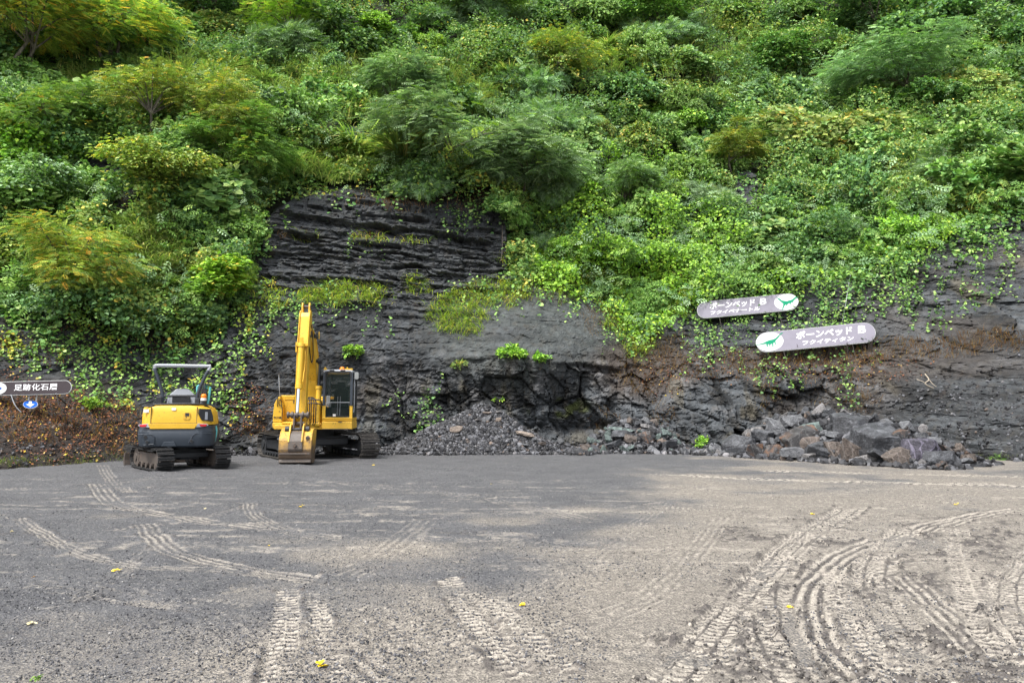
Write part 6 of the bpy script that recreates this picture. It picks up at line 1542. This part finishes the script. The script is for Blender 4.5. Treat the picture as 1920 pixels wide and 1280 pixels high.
# teal side hose guard at right
B = MB(); B.tube([(.93, -.55, 1.12), (.955, -.55, 1.0), (.93, -.56, .80), (.90, -.58, .70)], .028, smooth=4); B.build('side_trim', TEAL, MX, 0, smooth=True)
# roll bar
B = MB(); B.tube([(-.46, -.42, 1.66), (-.43, -.42, 1.95), (-.62, -.40, 2.55), (-.66, -.38, 2.66)], .044, n=12, smooth=5); rb = B.build('roll_bar_post', GREYP, MX, 0, smooth=True)
B = MB(); B.tube([(.46, -.42, 1.68), (.43, -.42, 1.95), (.60, -.40, 2.45), (.68, -.38, 2.62)], .044, n=12, smooth=5); B.build('roll_bar_post', GREYP, MX, 0, smooth=True)
B = MB(); B.tube([(-.66, -.38, 2.60), (-.64, -.38, 2.70), (-.55, -.38, 2.735), (.60, -.38, 2.735), (.72, -.38, 2.725), (.67, -.38, 2.60)], .044, n=12, smooth=4); B.box((.02, -.30, 2.72), (1.22, .22, .05)); B.build('roll_bar_top', SILV, MX, .01, smooth=True)
B = MB(); B.tube([(-.50, -.42, 1.92), (.50, -.42, 1.93)], .03, smooth=0); B.build('roll_bar_crosspiece', DARKM, MX, 0, smooth=True)
B = MB(); B.box((-.50, -.42, 1.78), (.15, .16, .26)); B.box((.44, -.42, 1.76), (.12, .12, .22)); B.build('roll_bar_foot', DARKM, MX, .02)
# seat
B = MB(); B.loft([rrect(-.36, .40, .25, -.22, .1, .08, z) for z in (1.45, 1.70)]); B.loft([[(x, y + .10 * (z - 1.6), z) for x, y, _ in rrect(.02 - w_ / 2, .02 + w_ / 2, -.12, -.28, .06, .06, z)] for z, w_ in ((1.62, .74), (1.90, .72), (1.99, .58), (2.08, .40), (2.12, .30))]); se = B.build('operator_seat', SILV, MX, .01, smooth=True)
B = MB(); B.box((.02, -.29, 1.78), (.46, .03, .26)); B.build('seat_pad', DARKM, se, .02)
B = MB(); B.tube([(-.38, .1, 1.68), (-.40, .12, 1.86)], .018, smooth=0); B.build('control_lever', DARKM, MX, 0)
# beacon
B = MB(); B.cyl((.60, -.50, 1.70), (.60, -.50, 1.80), .055); bs = B.build('beacon_base', DARKM, MX, .004, smooth=True)
B = MB(); B.cyl((.60, -.50, 1.80), (.60, -.50, 1.87), .075); B.build('beacon_collar', WHT, bs, .004, smooth=True)
B = MB(); B.cyl((.60, -.50, 1.87), (.60, -.50, 1.93), .072); B.sphere((.60, -.50, 1.93), .072, (1, 1, .8), half=True); B.build('beacon_lens', ORG, bs, 0, smooth=True)
# front boom, arm, bucket, mostly hidden by the body
B = MB(); B.prism([(.75, .95), (.80, 1.35), (1.25, 2.0), (1.45, 2.18), (1.62, 2.12), (1.45, 1.85), (1.05, 1.3), (1.05, .9)], .33, .47); bmn = B.build('boom', DARKM, MX, .015)
B = MB(); B.prism([(1.42, 2.26), (1.60, 2.28), (1.78, .75), (1.66, .72)], .34, .46); B.build('arm', TEAL, MX, .012)
B = MB(); B.prism([(1.30, .10), (1.62, .06), (1.84, .25), (1.86, .60), (1.72, .74), (1.60, .66), (1.50, .45)], 0.1, .70); B.build('bucket', STEEL, MX, .012)
B = MB(); B.tube([(.26, 1.30, 1.6), (.22, 1.36, 2.0), (.20, 1.38, 2.2), (.26, 1.40, 2.28)], .034, smooth=4); B.tube([(.50, 1.30, 1.72), (.53, 1.34, 1.9), (.56, 1.36, 2.22)], .034, smooth=4); B.build('boom_guard', TEAL, MX, 0, smooth=True)
B = MB()
for k, x in enumerate((.28, .33, .38, .43)): B.tube([(x, .9, 1.45), (x + .02, 1.2, 1.9), (x - .01 * k, 1.34, 2.24 + .02 * k), (x, 1.5, 2.30)], .016, smooth=5)
B.build('hydraulic_hose', RUBB, MX, 0, smooth=True)
B = MB(); B.box((.38, 1.42, 2.30), (.32, .12, .05), (0, .1, 0)); B.build('boom_cover', DARKM, MX, .01)
# ------------------------------------------------------------------ sign boards on the rock
def flat_mat(name, col, rough=.45, dirt=.25):
    m = NT(name); v = m.coord(); n = m.noise(v, 2.5, 6, .65)
    m.set(Base_Color=m.mix(m.ramp(n, [(.45, 0.0), (.75, dirt)]), col, tuple(x * .45 for x in col)), Roughness=rough + .35); m.b.inputs['Specular IOR Level'].default_value = .12; return m.m
LAV = flat_mat('lavender_board', (.205, .195, .232)); DKB = flat_mat('brown_grey_board', (.045, .037, .041)); WB = flat_mat('white_board', (.50, .515, .51), .4, .15); GRN = flat_mat('green_emblem', (.008, .20, .105), .4, .05); BLU = flat_mat('blue_disc', (.005, .075, .36), .35, .1); WTX = flat_mat('white_lettering', (.62, .62, .63), .4, .05)
def basis(px0, py0, Y0, u_px, v_px, w_m, lean, yaw=0.0):
    """board frame at a point on the slope: u runs along the board, v up it, leaning back"""
def board(name, label, c, u_vec, v_vec, Wd, Ht, face, disc_side, parts, cat='sign'):
    """c centre point; u_vec, v_vec unit-ish world vectors of the board; shapes in metres in (u, v)"""
    u = Vector(u_vec); v = Vector(v_vec); n = u.cross(v).normalized()
    if n.y > 0: n = -n
    M = Matrix(((u.x, v.x, n.x, 0), (u.y, v.y, n.y, 0), (u.z, v.z, n.z, 0), (0, 0, 0, 1)))
    root = empty(name, c); tag(root, label, cat)
    b = MB(M); b.prism(rr2(Wd, Ht, Ht / 2 - .001, 14), -.035, 0, 'z'); pn = b.build('panel', face, root, .004)
    b = MB(M); b.prism(rr2(Wd + .03, Ht + .03, Ht / 2 + .014, 14), -.05, -.012, 'z'); b.build('panel_edge', WB, root, 0)
    return root, M, pn
# upper pair: measured on the photograph, boards lie back against the slope
def frame_from(p_left, p_right, Yl, Yr):
    a = Vector([float(q) for q in at(*p_left, Yl)]); b = Vector([float(q) for q in at(*p_right, Yr)]); return a, b
def dino(pts, s, dx, dy, M, parent, nm='dinosaur_emblem'):
    b = MB(M); b.prism([(dx + x * s, dy + y * s * 1.18) for x, y in pts], .0065, .012, 'z'); return b.build(nm, GRN, parent, 0)
THERO = [(1.0, .30), (.80, .36), (.60, .24), (.42, .14), (.28, .13), (.05, .08), (-.15, .12), (-.34, .17), (-.52, .32), (-.80, .48), (-.55, .20), (-.38, .02), (-.26, -.10), (-.30, -.28), (-.38, -.42), (-.40, -.60), (-.34, -.58), (-.28, -.42), (-.20, -.28), (-.08, -.16), (.02, -.28), (.06, -.18), (.14, -.12), (.26, -.10), (.32, -.24), (.36, -.10), (.46, -.02), (.56, -.14), (.56, .02), (.66, .12), (.84, .24)]
SAURO = [(1.0, .50), (.98, .54), (.88, .52), (.66, .36), (.44, .20), (.22, .13), (.0, .12), (-.22, .06), (-.50, -.04), (-.95, -.10), (-.95, -.13), (-.50, -.12), (-.26, -.10), (-.24, -.30), (-.17, -.30), (-.14, -.14), (-.04, -.14), (-.06, -.28), (.0, -.28), (.06, -.14), (.16, -.14), (.17, -.34), (.24, -.34), (.25, -.10), (.34, -.04), (.36, -.22), (.42, -.22), (.42, .04), (.62, .20), (.86, .44)]
def signpair(name, label, cpx, cpy, wpx, hpx, ang, shx, disc, l1, l2, pts, s1, s2, f1, f2, l1x, l2x):
    X, Y, Z = [float(a) for a in hit(cpx, cpy)]
    Yc = Y - .45
    for it in range(30):        # stand clear of every bulge behind the board
        tst = [(terrain_y(np.array(float(at(cpx + dx_, cpy, Yc)[0])), np.array(float(at(cpx, cpy + dy_, Yc)[2]))) + .12 * dx_ * Yc / FPX + .55 * dy_ * Yc / FPX - Yc) for dx_ in np.linspace(-wpx / 2, wpx / 2, 9) for dy_ in (-hpx / 2, 0, hpx / 2)]
        if min(tst) > .15: break
        Yc -= .12
    C = Vector([float(a) for a in at(cpx, cpy, Yc)]); k = Yc / FPX * 1.01
    W_ = wpx * k; H_ = hpx * k
    a = R(ang); u = Vector((math.cos(a), -.12, math.sin(a))); v = Vector((shx, .55, 1.0))
    root, M, pn = board(name, label, C, u, v, W_, H_, LAV, disc, None)
    dxc = (W_ / 2 - H_ * .5 - .10) * disc
    b = MB(M); el = [(dxc + math.cos(t) * H_ * .66, math.sin(t) * H_ * .485) for t in [2 * math.pi * q / 40 for q in range(40)]]
    b.prism(el, .001, .006, 'z'); dc = b.build('emblem_disc', WB, root, 0)
    dino(pts, H_ * .66, dxc, -.02 * H_, M, root)
    off = -disc * (H_ * .62)
    letters(l1[:-2], H_ * s1, M @ Matrix.Translation((off + (l1x - .055) * W_, H_ * .17, .004)), 'lettering', WTX, root, .012, .004, .12, fit=((f1 - .10) * W_, H_ * .42))
    letters('B', H_ * s1, M @ Matrix.Translation((off + (l1x + f1 / 2 - .03) * W_, H_ * .17, .004)), 'lettering', WTX, root, .014, .004, .12, fit=(.07 * W_, H_ * .40))
    letters(l2, H_ * s2, M @ Matrix.Translation((off + l2x * W_, -H_ * .24, .004)), 'lettering', WTX, root, .010, .004, .12, fit=(f2 * W_, H_ * .24))
    for du in (-.28, .30):      # stays down to the rock
        P0 = C + u * (W_ * du) - v * (H_ * .45); hx_, hy_, hz_ = P0.x, 0, P0.z - .9
        b = MB(); q = Vector((P0.x + .05, float(terrain_y(P0.x, P0.z - .8)), P0.z - .8)); b.cyl(P0 - C - Vector((0, -.05, 0)), q - C, .008, n=6); b.build('stay_wire', STEEL, root, 0)
    for du in (-.3, .3):
        P0 = C + u * (W_ * du); b = MB(); b.cyl(P0 - C + Vector((0, .05, 0)), Vector((P0.x, float(terrain_y(P0.x, P0.z)) + .1, P0.z)) - C, .03, n=8); b.build('mounting_post', SILV, root, 0)
    return root
signpair('fossil_sign', 'upper lavender pill-shaped sign with a green running dinosaur at its right end', 1401, 573, 182, 33, 4.6, .14, 1, 'ボーンベッド B', 'フクイベナートル', THERO, .46, .34, .56, .49, .02, -.01)
signpair('fossil_sign', 'lower lavender pill-shaped sign with a green long-necked dinosaur at its left end', 1529, 632, 212, 38, 5.2, .14, -1, 'ボーンベッド B', 'フクイティタン', SAURO, .44, .34, .58, .43, .02, -.01)
# brown-grey board at the left edge
X, Y, Z = [float(a) for a in hit(40, 728)]
Yc = min(Y, *[float(hit(q, 738)[1]) for q in (-30, 0, 30, 60, 90, 120)]) - .30; C = Vector([float(a) for a in at(44, 727, Yc)]); k = Yc / FPX
u = Vector((math.cos(R(1.5)), .05, math.sin(R(1.5)))); v = Vector((-.23, .35, 1.0))
root, M, pn = board('strata_sign', 'long brown-grey pill-shaped sign with white Japanese lettering at the left edge', C, u, v, 172 * k, 24 * k, DKB, -1, None)
dx = (-12 - 32) * k; H_ = 24 * k
b = MB(M); b.prism([(dx - 3 * k + math.cos(t) * H_ * .70, math.sin(t) * H_ * .48) for t in [2 * math.pi * q / 40 for q in range(40)]], .001, .006, 'z'); b.build('emblem_disc', WB, root, 0)
b = MB(M); b.prism([(dx + x * k, y * k) for x, y in [(5.5, 0), (0, 4), (-1, 2), (-9, 2), (-9, -3), (-1, -3), (0, -4)]], .0065, .011, 'z'); b.build('blue_arrow', BLU, root, 0)
letters('足跡化石層', 9.6 * k, M @ Matrix.Translation((22 * k, 1.0 * k, .004)), 'lettering', WTX, root, .002, .004, 0, 1.05, fit=(78 * k, 12.5 * k))
for du in (-22, 60):
    P0 = C + u * (du * k) - v * (H_ * .5); q = Vector((P0.x + (.35 if du < 0 else -.30), 0, P0.z - .55)); q.y = float(terrain_y(q.x, q.z)) - .02
    b = MB(); b.tube([P0 - C, (P0 - C).lerp(q - C, .5) + Vector((0, -.05, -.05)), q - C], .014, n=6, smooth=3); b.build('stay_wire', SILV, root, 0)
for du in (-40, 40):
    P0 = C + u * (du * k); zz_ = P0.z - .5; b = MB(); b.cyl(P0 - C + Vector((0, .05, 0)), Vector((P0.x - .1, float(terrain_y(P0.x - .1, zz_)) + .1, zz_)) - C, .02, n=8); b.build('mounting_post', STEEL, root, 0)
# round blue arrow sign on two white posts
X, Y, Z = [float(a) for a in hit(57, 758)]
Yc = min(float(hit(q, r_)[1]) for q in (40, 57, 72) for r_ in (750, 758, 767)) - .22; C = Vector([float(a) for a in at(57, 757.5, Yc)]); k = Yc / FPX
root = empty('arrow_sign', C); tag(root, 'round blue sign with a white downward arrow on two white posts below the brown-grey sign', 'sign')
u = Vector((1, .03, .0)); v = Vector((-.59, .9, .95)); v = v / 1.31; n = u.cross(v).normalized(); n = -n if n.y > 0 else n
M = Matrix(((u.x, v.x, n.x, 0), (u.y, v.y, n.y, 0), (u.z, v.z, n.z, 0), (0, 0, 0, 1))); vv = 8.2 / .78
cir = lambda r: [(math.cos(t) * r * 13.6 * k, math.sin(t) * r * vv * k) for t in [2 * math.pi * q / 40 for q in range(40)]]
b = MB(M); b.prism(cir(1.0), -.03, 0, 'z'); b.build('disc_edge', WB, root, 0)
b = MB(M); b.prism(cir(.955), .0, .004, 'z'); b.build('disc', BLU, root, 0)
b = MB(M); b.prism([(x * k, y * k) for x, y in [(-3.0, 7.8), (2.6, 7.8), (2.6, 0), (8.0, .2), (.2, -7.8), (-8.2, -.2), (-3.0, 0)]], .0045, .008, 'z'); b.build('white_arrow', WB, root, 0)
for x in (-9.0, 5.5):
    b = MB(); b.box(((x) * k, .14, 12.5 * k), (2.4 * k, .03, 14 * k), (R(-12), R(-3), 0)); b.build('post', WB, root, .004)
X, Y, Z = [float(a) for a in hit(61, 769)]
b = MB(); b.box((0, 0, 0), (.18, .05, .20), (R(-30), R(10), 0)); WD = paint('weathered_wood', (.40, .33, .24), .7); o = b.build('wood_block', WD, None, .006); o.location = (X, Y - .07, Z); tag(o, 'small weathered wooden block on the litter below the blue arrow sign', 'block')
# slack grey cable and a post on the banded rock, wires on the right-hand face
b = MB(); p = [hit(942, 425), hit(942, 450), hit(941, 480), hit(938, 492)]; b.tube([(float(x), float(y) - .25, float(z)) for x, y, z in p], .02, n=6); o = b.build('cable', STEEL, None, 0, smooth=True); tag(o, 'thin grey cable hanging down the right end of the banded rock face', 'cable')
b = MB(); p = [hit(1592, 515), hit(1587, 545), hit(1582, 575), hit(1577, 602)]; b.tube([(float(x), float(y) - .15, float(z)) for x, y, z in p], .014, n=6); o = b.build('wire', SILV, None, 0, smooth=True); tag(o, 'thin wire running down the rock to the right end of the lower lavender sign', 'wire')
# pale dead branch on the right slope
X, Y, Z = [float(a) for a in hit(1745, 722)]
DB = paint('dead_wood', (.42, .36, .28), .8); b = MB()
b.tube([(-.25, .0, .42), (-.18, -.12, .2), (-.35, -.15, .05), (.0, -.15, -.12), (.45, -.12, -.16), (.7, -.1, -.05)], .022, n=6, taper=.4); b.tube([(-.18, -.12, .2), (-.05, -.2, .0), (.15, -.18, -.12)], .014, n=6); b.tube([(-.60, -.05, .22), (-.40, -.14, .12), (-.3, -.15, .03)], .012, n=6)
o = b.build('dead_branch', DB, None, 0, smooth=True); o.location = (X, Y - .1, Z); tag(o, 'pale forked dead branch lying on the dark shale slope at the right', 'branch')
# weed stalks standing in front of the lower sign
rs = random.Random(9)
X, Y, Z = [float(a) for a in hit(1540, 668)]
b = Bag(); segs = []
for k in range(46):
    px = 1478 + rs.uniform(0, 150); x, y, z = [float(a) for a in hit(px, 664 - (px - 1478) * .09)]; y -= .75
    h_ = rs.uniform(.18, .62); p0 = np.array([x, y + .3, z - .25]); p1 = p0 + [rs.uniform(-.06, .06), -.05, h_]; segs += [(p0, p1, .012, .008)]
    for j in range(5): q = p0 + (p1 - p0) * rs.uniform(.45, 1); segs.append((q, q + [rs.uniform(-.05, .05), 0, .05], .008, .004))
b.tubes(segs, (.045, .035, .03), 0, 4); o = link('weed_stalks', b.mesh('weed_stalks', [TWIG])); tag(o, 'dark dry weed stalks in front of the lower lavender sign', 'weeds', None, 'stuff')
# ------------------------------------------------------------------ yellow leaves lying on the yard
lf = NT('fallen_leaf_yellow'); lf.set(Base_Color=lf.attr('Col'), Roughness=.5); rl = np.random.default_rng(3)
def fallen(px, py, size, col, label):
    x, y = [float(a) for a in gp(px, py)]; Bg = Bag(); n = 3 if size > .07 else 2
    a = rl.uniform(0, 6.28); ya = np.array([[math.cos(a + .7 * k), math.sin(a + .7 * k), .05] for k in range(n)]); za = np.tile([[0, -.25, 1.0]], (n, 1)) + .25 * rl.standard_normal((n, 3))
    size_ = size * .62; Bg.leaves(T_OV, np.tile([[0, 0, 0]], (n, 1)) + .01 * rl.standard_normal((n, 3)), frames(ya, za), np.full(n, size_) * rl.uniform(.7, 1.1, n), np.tile([col], (n, 1)))
    size *= .62
    o = link('fallen_leaf', Bg.mesh('fallen_leaf', [lf.m])); o.location = (x, y, float(ground_z(np.array([x]), np.array([y]))[0]) + size * .16); tag(o, label, 'leaf', 'yellow leaves on the yard'); return o
YL = (.75, .55, .02); PL = (.55, .48, .28)
for a in [(600, 1244, .12, YL, 'largest yellow leaf, low on the tread marks left of centre'), (222, 1065, .10, YL, 'yellow leaf lying flat on the dark gravel at the left'), (62, 1162, .09, PL, 'pale dry leaf near the left edge'), (1484, 1132, .085, YL, 'bright yellow leaf between the curved wheel marks at the right'),
          (983, 1130, .08, YL, 'small yellow leaf on the mud right of the central tread marks'), (508, 1019, .06, YL, 'small yellow leaf on the gravel in the left middle'), (1526, 960, .11, YL, 'yellow leaf ahead of the curved wheel marks, right of centre'), (1793, 945, .10, YL, 'yellow leaf beyond the curved wheel marks at the far right'),
          (565, 949, .11, YL, 'yellow leaf on the gravel in front of the large excavator'), (386, 951, .08, PL, 'pale leaf on the gravel in front of the small excavator'), (497, 956, .07, YL, 'small yellow leaf on a faint track between the excavators'), (702, 872, .12, YL, 'yellow leaf beside the large excavator track'), (62, 1078, .05, (.5, .25, .05), 'small orange leaf on the dark gravel near the left edge'),
          (24, 996, .10, PL, 'pale leaf stem at the very left edge'), (750, 838, .12, YL, 'yellow leaf on the left foot of the gravel heap'), (920, 905, .09, PL, 'pale leaf on the gravel before the heap'), (150, 1300, .08, (.15, .3, .03), 'green sprig at the bottom left')][:16]: fallen(*a)
lone('weed_clump', 75, 1272, 1, ((931, .035, 20, T_OV, .022, 'mid'), dict(clumps=4, stems=False)), 'tiny green sprout in the gravel at the bottom left corner', ground=0.0)
# ------------------------------------------------------------------ labels that single each repeat out, by the nearest landmark
def pos_px(o):
    l = o.matrix_world.translation if False else o.location
    a, b = proj(l.x, l.y, l.z); return float(a), float(b)
RANK = ['', ', second nearest', ', third nearest', ', fourth nearest', ', fifth nearest', ', sixth nearest', ', seventh nearest', ', eighth nearest', ', ninth nearest', ', tenth nearest', ', eleventh nearest', ', twelfth nearest'] + [', number %d outward' % k for k in range(13, 40)]
def dirword(dx, dy):
    a = math.degrees(math.atan2(-dy, dx)) % 360
    return ['right of', 'above right of', 'above', 'above left of', 'left of', 'below left of', 'below', 'below right of'][int(((a + 22.5) % 360) // 45)]
def relabel(objs, marks, noun, sizes=None):
    taken = {}
    rows = []
    for o in objs:
        x, y = pos_px(o); d = [(((x - mx) ** 2 + ((y - my) * 1.3) ** 2) ** .5, nm, mx, my) for nm, mx, my in marks]; d.sort(); dd, nm, mx, my = d[0]
        rows.append((dd, o, nm, dirword(x - mx, y - my)))
    rows.sort(key=lambda r: r[0])
    for dd, o, nm, dw in rows:
        n = noun(o); k = (n, nm, dw); c = taken.get(k, 0); taken[k] = c + 1
        o['label'] = '%s %s the %s%s' % (n, dw, nm, RANK[c])
MARKS = [('pale-trunked yellow tree', 200, 70), ('top left corner tree', 50, 80), ('airy top tree', 535, 50), ('orange-tipped tree', 140, 450), ('lime sapling', 398, 510), ('green left tree', 100, 230), ('low spreading tree', 305, 320), ('tree overhanging the banded rock', 465, 290),
         ('flat-topped feathery tree', 850, 260), ('drooping feathery tree', 1000, 300), ('dark rounded tree', 1468, 110), ('arching feathery tree', 1690, 140), ('small olive tree', 1375, 275), ('straight-stemmed tree', 1062, 110), ('bushy tree at the top centre', 900, 30),
         ('large dark top tree', 400, 50), ('dark top right tree', 1640, 30), ('broad top tree', 1240, 40), ('small feathery tree', 1180, 360), ('upper lavender sign', 1401, 573), ('lower lavender sign', 1529, 632), ('banded rock face', 720, 450), ('shale dome', 1040, 600), ('right picture edge', 1915, 300), ('right edge rock', 1860, 470), ('brown sign', 50, 728), ('left picture edge', 5, 330), ('grass below the dark tree', 300, 180)]
NOUN = {'dark green shrubs on the hillside': 'dark green shrub', 'fresh green shrubs on the hillside': 'fresh green shrub', 'lime green shrubs on the middle slope': 'lime green shrub', 'feathery bluish shrubs on the hillside': 'feathery bluish shrub',
        'olive shrubs with yellowing leaves': 'olive yellowing shrub', 'round-leaved vine mounds': 'round-leaved vine mound', 'tall grass clumps on the hillside': 'tall grass clump'}
for g, nn_ in NOUN.items(): relabel([o for o in COL.objects if o.get('group') == g], MARKS, lambda o, nn_=nn_: nn_)
def short(l):
    return l.split(' of the ')[0]
bm_ = [(lab, px, py) for (px, py, wp, mat, sc, lab) in BIG]
def stn(o):
    l = o['label']; return ' '.join(l.split()[:3]).replace(' broken', '')+' stone' if 'stained' not in l else 'rust-stained stone'
MB_ = []
for (px, py, wp, mat, sc, lab) in BIG:
    w_ = lab.split(); MB_.append((' '.join(w_[:6]).replace(' at the', '').replace(' of the', ''), px, py))
SHORTB = ['big black left boulder', 'dark left tip boulder', 'purplish shoulder boulder', 'dark shoulder boulder', 'grey top-left boulder', 'light grey boulder', 'greenish leaning slab', 'black top block', 'boulder beside the black block', 'orange-cornered boulder', 'upright lower-left stone', 'rust-stained foot stone', 'white-veined foot slab', 'small pale front stone', 'brownish middle boulder', 'dark middle boulder', 'large upright brown boulder', 'white-streaked brown boulder', 'pale purplish front stone', 'widest black boulder', 'pointed brown stone', 'grey-brown foot stone', 'long layered slab', 'tall violet boulder', 'low black right tip', 'dark rounded boulder', 'flat dark top-right boulder', 'white-marked grey stone']
relabel([o for o in COL.objects if o.get('group') == 'stones filling the big heap'], [(s_, b_[0], b_[1]) for s_, b_ in zip(SHORTB, BIG)], lambda o: o['label'].split(' among')[0].replace(' broken', ''))
SHORTS = ['flat teal slab', 'pointed brownish green stone', 'tan top stone', 'teal left end stone', 'pale top stone', 'dark pointed lower-left stone', 'dark lower-right stone', 'brown-faced stone', 'light green-grey stone', 'dark slab under the teal one']
relabel([o for o in COL.objects if o.get('group') == 'stones filling the small heap'], [(s_, b_[0], b_[1]) for s_, b_ in zip(SHORTS, SM)], lambda o: o['label'].split(' among')[0].replace(' broken', ''))
